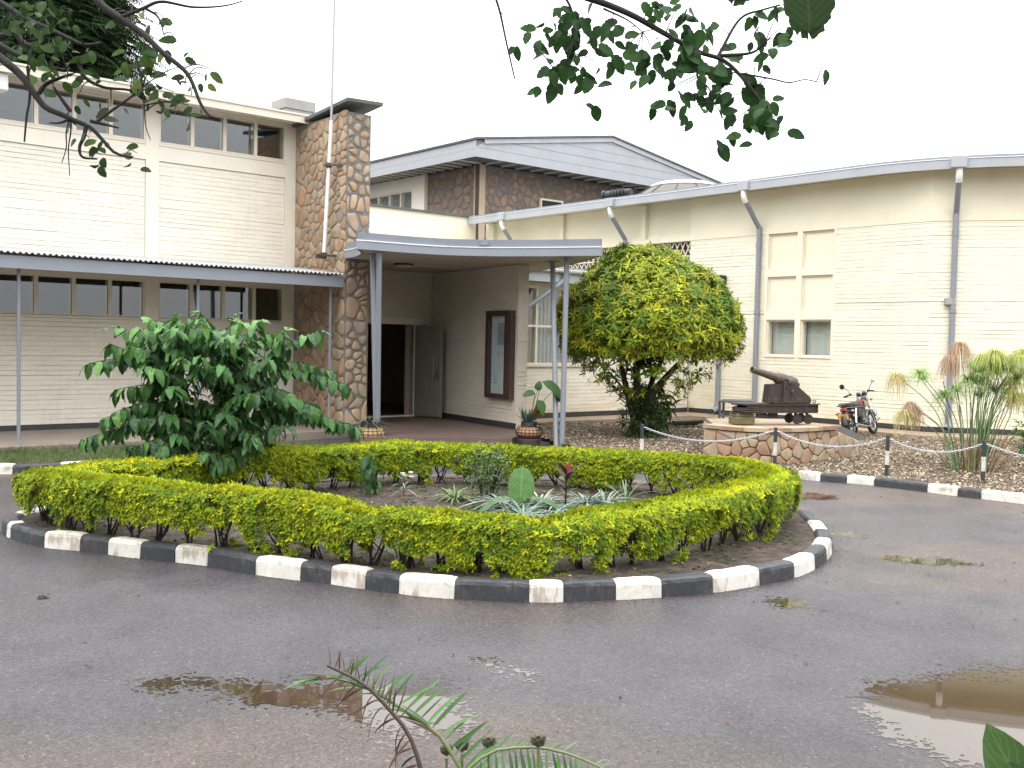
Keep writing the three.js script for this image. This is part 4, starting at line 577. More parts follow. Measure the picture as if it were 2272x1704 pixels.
// ---- gabled hall behind
{
  const b = lthing('gabled_hall', 'gabled hall behind with grey boarded gable and rubble stone wall', 'building', 19, 0, -16);
  const s0 = 12.73, t0 = -11.16, s1 = 25.9, pk = 19.3, yb = 7.9, ye = 8.47, yp = 9.46;
  const wS = 13.83, wT = -12.2;
  mesh('wall', [bx(wS + 0.04, 25, 0, 7.9, wT - 0.4, wT - 0.04), bx(wS + 0.04, wS + 0.4, 0, 7.9, -15.55, wT - 0.4), bx(24.6, 25, 0, 7.9, -26, wT - 0.4), bx(wS, 25, 0, 7.9, -26.4, -26)], M.mortarHall, b);
  mesh('side_wall', [bx(wS - 0.12, wS + 0.3, 0, 6.7, -26, -15.55), bx(wS - 0.12, wS + 0.3, 7.42, 7.9, -26, -15.55), bx(wS - 0.12, wS + 0.3, 6.7, 7.42, -16.35, -15.55)], M.plaster, b);
  for (let i = 0; i < 7; i++) { const a = -16.4 - i * 0.8, fr = mesh('louvre_window', [bx(wS - 0.08, wS + 0.1, 6.7, 7.42, a - 0.06, a), bx(wS - 0.08, wS + 0.1, 7.36, 7.42, a - 0.8, a - 0.06)], M.frame, b); for (let k = 0; k < 7; k++) { const g = bx(-0.05, 0.05, -0.004, 0.004, a - 0.79, a - 0.07); g.rotateZ(0.7); g.translate(wS, 6.76 + k * 0.09, 0); mesh('louvre', g, M.pane, fr); } mesh('blind', bx(wS + 0.3, wS + 0.32, 6.6, 7.5, a - 0.8, a), M.blindGrey, fr); }
  // stones
  const R = rng(88), put = (n, bound, map) => { for (const P of cells(scatter(n, bound, R, 10), bound)) mesh('stone', stoneGeo(P, map, 0.045 * (0.6 + 0.8 * R()), 0.016, 0.016, 1, R), M.hallStones[Math.floor(R() * 3.99)], b); };
  const hb = [[13.95, 5.0], [21.5, 5.0], [21.5, 7.86], [13.95, 7.86]];
  put(235, hb, (u, v, w) => V(u, v, wT - 0.04 + w)); put(62, [[-15.5, 5.0], [-12.3, 5.0], [-12.3, 7.86], [-15.5, 7.86]], (u, v, w) => V(wS + 0.04 - w, v, u));
  mesh('pilaster', [bx(13.72, 13.98, 0, 7.9, wT - 0.3, wT + 0.03)], paint(0.42, 0.33, 0.24, { seed: 42, vary: 0.15, amt: 0.5, m: 0.9 }), b);
  mesh('downpipe', rod(V(13.66, 4.6, wT - 0.05), V(13.66, 7.9, wT - 0.05), 0.06), M.rust, b);
  const fw = mesh('window', [bx(16.6, 17.75, 6.93, 7.0, wT - 0.05, wT + 0.07), bx(16.6, 16.67, 5.9, 6.93, wT - 0.05, wT + 0.07), bx(17.68, 17.75, 5.9, 6.93, wT - 0.05, wT + 0.07)], M.frame, b); mesh('pane', bx(16.67, 17.68, 5.9, 6.93, wT + 0.02, wT + 0.035), M.dark, fw);
  // eaves: two boards along the left side, boards across the gable
  mesh('fascia_board', bx(s0 - 0.02, s0 + 0.02, yb, 8.17, -27, t0), M.greyPale, b); mesh('fascia_board', bx(s0 - 0.012, s0 + 0.02, 8.178, ye, -27, t0), M.greyPale, b);
  const yr = (s) => s < pk ? lerp(ye, yp, (s - s0) / (pk - s0)) : lerp(yp, ye, (s - pk) / (s1 - pk));
  for (let i = 0; i < 5; i++) { // gable boards, cut to the slope
    const y0 = yb + i * 0.33 + 0.004, y1 = Math.min(yb + (i + 1) * 0.33 - 0.006, yp - 0.02), P = [];
    const left = (y) => y <= ye ? s0 + 0.02 : s0 + (y - ye) / (yp - ye) * (pk - s0), right = (y) => y <= ye ? s1 - 0.02 : s1 - (y - ye) / (yp - ye) * (s1 - pk);
    P.push([left(y0), y0], [right(y0), y0], [right(y1), y1], [left(y1), y1]); const sh = new THREE.Shape(P.map(([x, y]) => new THREE.Vector2(x, y))), g = new THREE.ExtrudeGeometry(sh, { depth: 0.03, bevelEnabled: false }); g.translate(0, 0, t0 - 0.03 - (i % 2) * 0.004); if (y1 > y0 + 0.02) mesh('gable_board', buv(g), M.greyPale, b);
  }
  mesh('gable_backing', (() => { const sh = new THREE.Shape([[s0 + 0.02, yb], [s1 - 0.02, yb], [s1 - 0.02, ye], [pk, yp], [s0 + 0.02, ye]].map(([x, y]) => new THREE.Vector2(x, y))); const g = new THREE.ExtrudeGeometry(sh, { depth: 0.02, bevelEnabled: false }); g.translate(0, 0, t0 - 0.06); return buv(g); })(), M.greyDark, b);
  const rake = (sa, sb) => { const a = V(sa, yr(sa) - 0.06, t0 + 0.02), c = V(sb, yr(sb) - 0.06, t0 + 0.02); return bar(a, c, 0.05, 0.17, V(0, 1, 0)); };
  mesh('rake_board', rake(s0 + 0.35, pk), M.greyPale, b); mesh('rake_board', rake(pk, s1 + 0.1), M.greyPale, b);
  const rp = [[s0 - 0.06, ye], [pk, yp + 0.03], [s1 + 0.1, ye], [s1 + 0.1, ye + 0.07], [pk, yp + 0.1], [s0 - 0.06, ye + 0.07]]; { const g = new THREE.ExtrudeGeometry(new THREE.Shape(rp.map(([x, y]) => new THREE.Vector2(x, y))), { depth: 16, bevelEnabled: false }); g.translate(0, 0, t0 + 0.08 - 16); mesh('roof', buv(g), M.roofDark, b); }
  mesh('soffit', bx(s0 + 0.02, s1 - 0.02, 7.96, 7.98, -27, t0 - 0.07), M.greyDark, b);
  for (let i = 0; i < 22; i++) mesh('soffit_batten', bx(s0 + 0.03, wS, 7.90, 7.955, -12.3 - i * 0.55, -12.24 - i * 0.55), M.frame, b);
  for (let i = 0; i < 16; i++) mesh('soffit_batten', bx(14 + i * 0.7, 14.06 + i * 0.7, 7.90, 7.955, wT, t0 - 0.08), M.frame, b);
  mesh('roof_pipe', rod(V(s0 + 0.1, 8.5, t0 - 0.9), V(s0 + 0.1, 9.05, t0 - 0.9), 0.05), M.frame, b); mesh('antenna', rod(V(s0 + 0.15, 8.5, t0 - 0.3), V(s0 + 0.15, 8.95, t0 - 0.3), 0.012), M.black, b);
}

// ================================================================ plants
M.leafMap = tex(128, (u, v) => { const c = Math.abs(u - 0.5), mid = 1 - sstep(0.0, 0.04, c), a = (v * 9 - c * 6) % 1, ve = 1 - sstep(0.0, 0.16, Math.min((a + 1) % 1, 1 - (a + 1) % 1)); const n = fbm(u * 6, v * 6, 401, 4, 6); return [S(0.5 + 0.3 * n + 0.4 * ve + 0.6 * mid), S(0.55 + 0.28 * n + 0.3 * ve + 0.5 * mid), S(0.5 + 0.3 * n + 0.35 * ve + 0.5 * mid)]; }, true, 1);
M.leafBump = tex(128, (u, v) => { const c = Math.abs(u - 0.5), a = (v * 9 - c * 6 + 10) % 1; return [0.5 + 0.5 * Math.cos(a * 6.283) * (1 - sstep(0.35, 0.5, c)) - 0.4 * (1 - sstep(0, 0.05, c))]; }, false, 1);
const leafMat = (r, g, b, o = {}) => phys({ specularIntensity: 0.35, color: rgb(r, g, b), map: M.leafMap, roughness: 0.95, transmission: 0.25, thickness: 0, clearcoat: 0.25, clearcoatRoughness: 0.4, side: THREE.DoubleSide, ...o });
const plainLeaf = (o = {}) => phys({ specularIntensity: 0.2, color: 0xffffff, roughness: 0.95, transmission: 0.3, thickness: 0, side: THREE.DoubleSide, ...o });
M.bark = mat({ map: tex(256, (u, v, x, y) => { const k = 0.5 + 0.8 * fbm(u * 10, v * 3, 411, 5, 10, 3); return lin(0.05 * k, 0.038 * k, 0.028 * k); }, true, 0.4), roughness: 0.9, bumpMap: grainBump, bumpScale: 0.02 });
M.barkGrey = mat({ map: tex(256, (u, v, x, y) => { const k = 0.5 + 0.8 * fbm(u * 10, v * 5, 412, 5, 10, 5); return lin(0.075 * k, 0.062 * k, 0.05 * k); }, true, 0.2), roughness: 0.85, bumpMap: grainBump, bumpScale: 0.01 });
const YEL = [0.47, 0.47, 0.016], LIME = [0.28, 0.345, 0.018], GRN = [0.12, 0.19, 0.018], DGRN = [0.045, 0.085, 0.013];
const mixc = (a, b, t) => [lerp(a[0], b[0], t), lerp(a[1], b[1], t), lerp(a[2], b[2], t)];
const colj = (c, R, j = 0.3) => { const k = 1 + (R() - 0.5) * j * 2; return rgb(c[0] * k * (1 + (R() - 0.5) * 0.2), c[1] * k, c[2] * k); };
const rdir = (R) => { const a = R() * 6.283, y = R() * 2 - 1, r = Math.sqrt(1 - y * y); return V(Math.cos(a) * r, y, Math.sin(a) * r); };

// ---- clipped hedge round the island
const HEDGE = spline([[-3.74, -8.12], [-3.1, -7.56], [-2.49, -7.27], [-1.95, -7.12], [-1.43, -6.97], [-0.92, -6.76], [-0.45, -6.68], [0.0, -6.6], [0.26, -6.62], [0.5, -6.74], [0.96, -7.02], [1.55, -7.55], [2.02, -8.18], [2.28, -8.8], [2.22, -9.4], [1.80, -10.08], [1.18, -10.46], [0.23, -10.66], [-0.51, -10.75], [-1.23, -10.6], [-1.86, -10.12], [-2.45, -9.66], [-2.92, -9.1], [-3.32, -8.82], [-3.64, -8.44]], 700);
{
  const f = lineOf(HEDGE, true), R = rng(501), L = f.total, hedge = wthing('hedge', 'clipped yellow-green hedge ring standing on the island', 'hedge', V(-0.5, 0.08, -8.5));
  const dip = (x, z) => Math.exp(-((x - 0.22) ** 2 + (z + 6.62) ** 2) / 0.03);
  const topY = (t, x, z) => 0.505 + 0.035 * (fbm(t * 2.2, 3.3, 503, 3) - 0.5) * 2 + 0.02 * Math.sin(t * 1.1) - 0.035 * sstep(-7.2, -6.6, z) - 0.03 * dip(x, z);
  const plants = []; for (let t = 0; t < L; t += 0.20 + 0.08 * R()) plants.push({ t, low: R() < 0.6 ? 0.03 + 0.1 * R() : 0.12 + 0.14 * R(), w: 0.8 + 0.4 * R() });
  const bunch = (t) => fbm(t * 1.7, 9.1, 515, 2), near = (t) => { let b = plants[0], bd = 9; for (const p of plants) { const d = Math.abs(p.t - t); if (d < bd) { bd = d; b = p; } } return [b, bd]; };
  const sp = [sprig(6, 0.030, 0.0145, 0.9, 511, 2), sprig(7, 0.027, 0.013, 0.7, 512, 2), sprig(5, 0.034, 0.015, 1.1, 513, 2)];
  const Ms = [[], [], []], Cs = [[], [], []];
  const put = (p, d, s, c) => { const k = Math.floor(R() * 3); Ms[k].push(orient(p, V(d.z, 0.1, -d.x), d.clone().add(V((R() - 0.5) * 0.8, 0, (R() - 0.5) * 0.8)), s).multiply(new THREE.Matrix4().makeRotationY(R() * 6.28))); Cs[k].push(c); };
  const hw = (v) => 0.205 * Math.pow(clamp(1 - Math.pow(Math.abs(v - 0.55) / 0.62, 3)), 0.5); // half width against height share
  const tint = (x, y, z) => { const q = fbm(x * 4.5, y * 4.5 + z * 4.5, 505, 3), r = R(); return colj(r < 0.14 ? mixc(GRN, LIME, R() * 0.6) : mixc(LIME, YEL, clamp((q - 0.38) * 2.2 + (R() - 0.5) * 0.9)), R, 0.25); };
  const leafy = (x, y, z) => { const q = fbm(x * 4.5, y * 4.5 + z * 4.5, 509, 3), r = R(); return colj(r < 0.22 ? mixc(LIME, YEL, R()) : mixc(GRN, LIME, clamp((q - 0.36) * 2.2 + (R() - 0.5) * 1.1)), R, 0.28); };
  for (let i = 0; i < 11500; i++) { // top
    const t = R() * L, [x, z, nx, nz] = f(t), o = (R() * 2 - 1) * 0.21, ty = topY(t, x, z) - 0.06 * Math.pow(Math.abs(o) / 0.21, 3); if (R() < 0.4 * dip(x, z)) continue;
    const n = fbm(x * 5, z * 5, 505, 3), y = ty + 0.02 * (R() - 0.6) + 0.03 * (fbm(x * 14, z * 14, 506, 2) - 0.5);
    put(V(x + nx * o, y, z + nz * o), V(nx * o * 1.5, 1, nz * o * 1.5), lerp(0.8, 1.25, R()), tint(x, y, z));
  }
  for (let i = 0; i < 56000; i++) { // sides and inside
    const t = R() * L, [x, z, nx, nz] = f(t), [pl, pd] = near(t), ty = topY(t, x, z), h = Math.pow(R(), 0.8), y = lerp(pl.low + 0.25 * pd, ty - 0.01, h); if (y > ty) continue;
    const clump = fbm(x * 7, y * 9 + z * 7, 507, 3); if (clump < lerp(lerp(0.68, 0.44, sstep(0.35, 0.65, bunch(t))) - (z < -9 ? 0.08 : 0), 0.29, sstep(0.08, 0.6, h))) continue; if (R() < 0.3 * dip(x, z)) continue;
    const side = R() < 0.5 ? -1 : 1, e = hw((y - pl.low) / (ty - pl.low)) * lerp(0.55, 1.04, Math.pow(R(), 0.4)) * pl.w * lerp(0.8, 1, h), o = side * e;
    put(V(x + nx * o, y, z + nz * o), V(nx * side, 0.55, nz * side), lerp(0.75, 1.15, R()), leafy(x, y, z));
  }
  sp.forEach((g, k) => inst('foliage', g, plainLeaf(), Ms[k], Cs[k], hedge));
  for (const p of plants) { // stems of each plant
    const [x, z, nx, nz] = f(p.t), gs = [], tx = nz, tz = -nx;
    for (let i = 0; i < 5; i++) { const a = (R() - 0.5) * 0.3, c = (R() - 0.5) * 0.3, b0 = (R() - 0.5) * 0.14; gs.push(taper([V(x + tx * b0, 0.07, z + tz * b0), V(x + tx * a * 0.35 + nx * c * 0.35, 0.2, z + tz * a * 0.35 + nz * c * 0.35), V(x + tx * a + nx * c, 0.44, z + tz * a + nz * c)], 0.006 + 0.005 * R(), 0.003, 6, 5)); if (R() < 0.7) { const q = 0.2 + 0.1 * R(), s = (R() - 0.5) * 0.3; gs.push(taper([V(x + tx * a * 0.35 + nx * c * 0.35, 0.18, z + tz * a * 0.35 + nz * c * 0.35), V(x + tx * s, q + 0.08, z + tz * s), V(x + tx * s * 1.3, q + 0.16, z + tz * s * 1.3)], 0.004, 0.0015, 5, 4)); } }
    mesh('stem', gs, M.bark, hedge);
  }
}
// ---- round clipped tree in front of the annex
{
  const R = rng(521), C = V(2.32, 2.02, -17.35), base = V(2.16, 0.03, -17.2), tree = wthing('round_tree', 'round clipped tree with yellow-green leaf tips in front of the annex', 'tree', base.clone());
  const trunk = mesh('trunk', [taper([V(2.13, 0.0, -17.2), V(2.10, 0.3, -17.2), V(2.0, 0.62, -17.2), V(1.85, 1.25, -17.3)], 0.085, 0.045), taper([V(2.16, 0.0, -17.22), V(2.15, 0.4, -17.22), V(2.12, 0.9, -17.22), V(2.1, 1.6, -17.3)], 0.09, 0.05), taper([V(2.2, 0.0, -17.2), V(2.22, 0.4, -17.18), V(2.42, 0.85, -17.1), V(2.8, 1.3, -17.1)], 0.085, 0.045), taper([V(2.22, 0.3, -17.25), V(2.33, 0.8, -17.35), V(2.6, 1.4, -17.6)], 0.06, 0.04), taper([V(2.04, 0.55, -17.18), V(1.9, 0.82, -17.15), V(1.62, 1.15, -17.1)], 0.03, 0.015), taper([V(1.93, 0.78, -17.15), V(1.9, 0.95, -17.1), V(1.93, 1.2, -17.1)], 0.02, 0.012)], M.bark, tree);
  for (let i = 0; i < 26; i++) { const d = rdir(R), e = V(C.x + d.x * 1.25, C.y + d.y * 1.05, C.z + d.z * 1.2), s = V(2.15 + (R() - 0.5) * 0.5, 1.1 + 0.5 * R(), -17.25 + (R() - 0.5) * 0.3); mesh('limb', taper([s, s.clone().lerp(e, 0.5).add(V(0, 0.1, 0)), e], 0.028, 0.006, 8, 5), M.bark, tree); }
  const g = [sprig(9, 0.13, 0.030, 0.75, 531, 3), sprig(8, 0.115, 0.028, 1.0, 532, 3)], Ms = [[], []], Cs = [[], []];
  const rad = (d) => { const n = fbm(d.x * 2.2 + 5, d.y * 2.2 + d.z * 2.7, 533, 4), m = fbm(d.x * 6 + 1, d.y * 6 + d.z * 5, 535, 3); return 0.90 + 0.17 * n + 0.16 * (m - 0.5); };
  for (let i = 0; i < 7300; i++) {
    const d = rdir(R), shell = R() < 0.72; let r = rad(d) * (shell ? lerp(0.93, 1.03, R()) : lerp(0.5, 0.94, R())); const under = d.y < -0.5; if (under && R() < 0.88) continue;
    const flat = d.y < 0 ? 1.27 - 0.18 * sstep(0.3, 1, Math.hypot(d.x, d.z)) : 1.24; const nar = 1 - 0.2 * Math.pow(Math.max(0, d.y), 1.3), p = V(C.x + d.x * r * 1.56 * nar, C.y - 0.07 + d.y * r * flat, C.z + d.z * r * 1.45 * nar);
    if (fbm(p.x * 3.3, p.y * 3.3 + p.z * 3, 537, 3) < 0.37 && R() < 0.7) continue;
    const young = clamp(0.27 + 1.9 * (fbm(p.x * 2.6, p.y * 2.6 + p.z * 2.2, 539, 3) - 0.46) + (R() - 0.5) * 1.1), c = mixc([0.085, 0.155, 0.017], [0.36, 0.375, 0.022], young);
    const k = R() < 0.5 ? 0 : 1, up = d.clone().add(V(0, 0.5, 0)).add(rdir(R).multiplyScalar(0.45)); Ms[k].push(orient(p, V(up.z, 0.1, -up.x), up, lerp(0.75, 1.2, R())).multiply(new THREE.Matrix4().makeRotationY(R() * 6.28))); Cs[k].push(colj(c, R, 0.28));
  }
  for (let i = 0; i < 60; i++) { const d = rdir(R); d.y = Math.abs(d.y) * 0.8; const p = V(C.x + d.x * 1.52, C.y + d.y * 1.28, C.z + d.z * 1.4); Ms[0].push(orient(p, V(1, 0.1, 0), d, 0.9)); Cs[0].push(colj([0.25, 0.24, 0.02], R)); }
  const crown = tree; g.forEach((q, k) => inst('crown', q, plainLeaf({ transmission: 0.2, clearcoat: 0.2, clearcoatRoughness: 0.35 }), Ms[k], Cs[k], crown));
}
// generic leafy shrub: leaves on a lumpy volume
function shrub(name, label, c, r, n, leaf, cols, seed, o = {}) {
  const R = rng(seed), s = wthing(name, label, o.cat ?? 'shrub', V(c.x, o.ground ?? 0.05, c.z), o.group), Ms = [], Cs = [];
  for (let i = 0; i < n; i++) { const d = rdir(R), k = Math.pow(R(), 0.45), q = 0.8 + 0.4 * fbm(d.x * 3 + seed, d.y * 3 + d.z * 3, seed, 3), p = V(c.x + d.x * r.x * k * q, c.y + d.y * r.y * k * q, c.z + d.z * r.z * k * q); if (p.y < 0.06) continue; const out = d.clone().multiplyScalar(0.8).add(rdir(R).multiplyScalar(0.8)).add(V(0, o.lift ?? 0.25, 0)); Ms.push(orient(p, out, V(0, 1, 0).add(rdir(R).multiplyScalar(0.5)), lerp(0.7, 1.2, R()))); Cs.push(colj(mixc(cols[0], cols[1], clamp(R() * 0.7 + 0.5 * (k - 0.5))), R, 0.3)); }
  inst('foliage', leaf, plainLeaf({ transmission: 0.2, clearcoat: o.coat ?? 0.3, clearcoatRoughness: 0.3 }), Ms, Cs, s);
  const gs = []; for (let i = 0; i < 7; i++) { const d = rdir(R); gs.push(taper([V(c.x + d.x * 0.05, 0.03, c.z + d.z * 0.05), V(c.x + d.x * r.x * 0.3, c.y * 0.6, c.z + d.z * r.z * 0.3), V(c.x + d.x * r.x * 0.7, c.y + 0.3 * r.y, c.z + d.z * r.z * 0.7)], 0.012, 0.004, 6, 5)); } mesh('stem', gs, M.bark, s); return s;
}
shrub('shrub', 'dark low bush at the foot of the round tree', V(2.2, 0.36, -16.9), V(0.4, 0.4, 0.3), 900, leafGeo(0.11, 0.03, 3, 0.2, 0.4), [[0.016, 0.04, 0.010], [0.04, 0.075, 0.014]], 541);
shrub('broadleaf_shrub', 'bright green bush with drooping leaves behind the round tree trunk', V(2.5, 0.55, -17.75), V(0.34, 0.45, 0.3), 330, leafGeo(0.2, 0.055, 4, 0.2, 0.6), [[0.04, 0.10, 0.02], [0.09, 0.18, 0.04]], 543, { lift: -0.1 });
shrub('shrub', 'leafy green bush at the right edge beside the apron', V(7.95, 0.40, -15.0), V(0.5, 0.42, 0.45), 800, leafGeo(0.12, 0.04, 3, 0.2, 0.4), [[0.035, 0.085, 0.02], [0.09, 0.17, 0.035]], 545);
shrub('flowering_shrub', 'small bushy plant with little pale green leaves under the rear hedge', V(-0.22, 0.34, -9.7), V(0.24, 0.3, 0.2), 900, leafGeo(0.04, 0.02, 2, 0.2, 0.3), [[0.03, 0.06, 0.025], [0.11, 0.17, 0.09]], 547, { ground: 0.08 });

// ---- coffee-like shrub on the left of the island
{
  const R = rng(551), s = wthing('coffee_shrub', 'large dark green shrub with drooping glossy leaves on the left of the island', 'shrub', V(-2.75, 0.09, -9.5));
  const stems = [[V(-2.88, 0.05, -9.5), V(-2.95, 0.55, -9.5), V(-3.05, 0.95, -9.45), V(-3.12, 1.62, -9.5)], [V(-2.8, 0.05, -9.55), V(-2.78, 0.7, -9.6), V(-2.82, 1.2, -9.65), V(-2.85, 1.72, -9.6)], [V(-2.7, 0.05, -9.45), V(-2.68, 0.7, -9.4), V(-2.62, 1.2, -9.35), V(-2.6, 1.68, -9.35)], [V(-2.52, 0.05, -9.5), V(-2.46, 0.6, -9.5), V(-2.38, 1.05, -9.5), V(-2.3, 1.5, -9.5)], [V(-2.85, 0.05, -9.6), V(-3.1, 0.5, -9.7), V(-3.3, 1.0, -9.75), V(-3.4, 1.5, -9.75)]];
  const sc = stems.map((p) => new THREE.CatmullRomCurve3(p)); stems.forEach((p) => mesh('stem', taper(p, 0.022, 0.008, 14, 6), M.barkGrey, s));
  const tips = [[-3.65, 1.66, -9.51], [-3.73, 1.5, -9.5], [-3.96, 1.32, -9.5], [-3.6, 1.1, -9.3], [-3.8, 0.81, -9.48], [-3.97, 0.62, -9.47],  [-3.49, 1.69, -9.8], [-3.29, 1.73, -9.3], [-3.08, 1.76, -9.7], [-2.88, 1.8, -9.4], [-2.67, 1.78, -9.7], [-2.48, 1.73, -9.3], [-2.36, 1.63, -9.7], [-2.14, 1.64, -9.4], [-3.3, 1.66, -9.0], [-3.45, 1.62, -9.5], [-2.3, 1.74, -9.2], [-2.2, 1.68, -9.8], [-3.2, 1.76, -9.6], [-2.75, 1.74, -9.0], [-2.5, 1.6, -9.0], [-3.0, 1.66, -9.05], [-1.82, 1.67, -9.5], [-1.7, 1.29, -9.6], [-1.55, 1.17, -9.5], [-1.78, 0.96, -9.3], [-1.66, 0.84, -9.48], [-1.45, 0.78, -9.47], [-2.04, 0.8, -9.2], [-3.58, 0.9, -9.2], [-3.4, 0.57, -9.1], [-3.07, 0.91, -9.0], [-2.72, 0.84, -8.95], [-2.28, 1.1, -9.0], [-2.91, 1.4, -9.0], [-2.56, 1.34, -8.95], [-3.25, 1.32, -9.0], [-2.29, 0.71, -9.0], [-3.0, 1.15, -8.95], [-2.2, 1.4, -9.1], [-3.4, 1.5, -9.1], [-3.1, 0.6, -8.95], [-2.6, 0.5, -8.95], [-2.0, 1.1, -9.1], [-3.3, 1.1, -9.95], [-2.4, 1.2, -10.0], [-2.9, 1.5, -10.0], [-2.1, 0.9, -9.9], [-3.5, 0.7, -9.9]];
  const leaves = [leafGeo(0.17, 0.08, 7, 0.28, 0.5, 0.11), leafGeo(0.155, 0.07, 7, 0.35, 0.7, 0.12), leafGeo(0.18, 0.078, 7, 0.2, 0.35, 0.1)];
  const mats = [leafMat(0.07, 0.205, 0.042, { bumpMap: M.leafBump, bumpScale: 0.004, clearcoat: 0.4, clearcoatRoughness: 0.25 }), leafMat(0.11, 0.29, 0.058, { bumpMap: M.leafBump, bumpScale: 0.004, clearcoat: 0.4, clearcoatRoughness: 0.25 }), leafMat(0.042, 0.13, 0.034, { bumpMap: M.leafBump, bumpScale: 0.004, clearcoat: 0.4, clearcoatRoughness: 0.25 }), leafMat(0.17, 0.38, 0.075, { bumpMap: M.leafBump, bumpScale: 0.004, clearcoat: 0.4, clearcoatRoughness: 0.3 })];
  const all = []; { const Q = rng(557); for (let i = 0; i < 48; i++) { const a = Q() * 6.28, q = Math.sqrt(Q()), y = 0.55 + 1.2 * Q(), w = y > 0.9 ? 0.62 : 0.8; tips.push([-2.8 + Math.cos(a) * w * q, y, -9.45 + Math.sin(a) * 0.6 * q]); } }
  tips.forEach((t, ti) => {
    const e = V(...t); let best = 0, bd = 9; for (let k = 0; k < sc.length; k++) for (let q = 0.2; q <= 0.95; q += 0.05) { const p = sc[k].getPoint(q), d = Math.abs(p.distanceTo(e) - 0.55) + (p.y > e.y + 0.15 ? 1 : 0) + (p.y < e.y - 0.6 ? 0.4 : 0) + 0.3 * p.distanceTo(e); if (d < bd) { bd = d; best = [k, q]; } }
    const a = sc[best[0]].getPoint(best[1]), len = a.distanceTo(e), m = a.clone().lerp(e, 0.5).add(V(0, 0.07 * len, 0)), cv = new THREE.CatmullRomCurve3([a, m, e]); mesh('branch', taper([a, m, e], 0.008, 0.003, 10, 5), M.barkGrey, s);
    const n = Math.max(4, Math.round(len / 0.055));
    for (let i = 1; i <= n; i++) for (const side of [-1, 1]) { const u = 0.05 + 0.95 * i / n, p = cv.getPoint(u), tn = cv.getTangent(u), lat = V().crossVectors(tn, V(0, 1, 0)).normalize().multiplyScalar(side), dir = lat.multiplyScalar(0.75).add(tn.clone().multiplyScalar(0.35)).add(V(0, -0.35 - 0.55 * R(), 0)).add(rdir(R).multiplyScalar(0.4)); all.push([p, dir, u, ti]); }
    all.push([e, cv.getTangent(1).add(V(0, -0.5, 0)), 1, ti]);
  });
  // leaves that show largest are the ones nearest the drive
  all.sort((p, q) => q[0].z - p[0].z); const Ms = [[], [], []], Cs = [[], [], []];
  all.forEach(([p, d, u], i) => { const k = Math.floor(R() * 3), young = u > 0.85 && p.y > 1.2 ? 0.75 : 0.15, mi = R() < young ? (R() < 0.6 ? 1 : 3) : (R() < 0.6 ? 0 : 2), mt = orient(p, d, V(0, 1, 0).add(rdir(R).multiplyScalar(0.35)), lerp(0.7, 1.06, R())); if (i < 300) meshAt('leaf', leaves[k], mats[mi], s, mt); else { Ms[k].push(mt); const c = mats[mi].color; Cs[k].push(c); } });
  const im = leafMat(1, 1, 1, { bumpMap: M.leafBump, bumpScale: 0.004, clearcoat: 0.4, clearcoatRoughness: 0.25 }); Ms.forEach((m, k) => inst('foliage', leaves[k], im, m, Cs[k], s));
  // small young plant of the same kind, right of it
  const y = wthing('young_shrub', 'small young plant with drooping broad leaves between the hedges', 'shrub', V(-1.35, 0.09, -9.75)); mesh('stem', taper([V(-1.35, 0.08, -9.75), V(-1.36, 0.3, -9.75), V(-1.33, 0.5, -9.75)], 0.009, 0.004, 8, 5), M.barkGrey, y);
  for (let i = 0; i < 22; i++) { const a = R() * 6.28, h = 0.22 + 0.3 * R(); meshAt('leaf', leaves[i % 3], mats[i % 3], y, orient(V(-1.35 + Math.cos(a) * 0.07 * R(), h, -9.75 + Math.sin(a) * 0.07), V(Math.cos(a), -0.7 - R(), Math.sin(a)), V(0, 1, 0).add(rdir(R).multiplyScalar(0.3)), 0.9)); }
}
// ---- plants in the island
function bladePlant(name, label, cat, c, n, len, wd, cols, seed, o = {}) {
  const R = rng(seed), s = wthing(name, label, cat, c, o.group), g = [leafGeo(len, wd, 6, 0.35, o.bend ?? 0.7), leafGeo(len * 0.8, wd, 6, 0.35, (o.bend ?? 0.7) * 0.5), leafGeo(len * 1.05, wd * 0.9, 6, 0.3, (o.bend ?? 0.7) * 1.4)];
  const ms = cols.map((k) => phys({ color: rgb(...k), roughness: 0.9, transmission: 0.15, thickness: 0, clearcoat: 0.3, clearcoatRoughness: 0.4, side: THREE.DoubleSide }));
  for (let i = 0; i < n; i++) { const a = i * 2.4 + R(), e = lerp(o.lo ?? 0.3, o.hi ?? 1.6, R()); meshAt('leaf', g[i % 3], ms[Math.floor(R() * ms.length)], s, orient(V(c.x + Math.cos(a) * 0.02, c.y + (o.rise ?? 0.02) * R(), c.z + Math.sin(a) * 0.02), V(Math.cos(a), e, Math.sin(a)), V(0, 1, 0.001), lerp(0.7, 1.1, R()))); } return s;
}
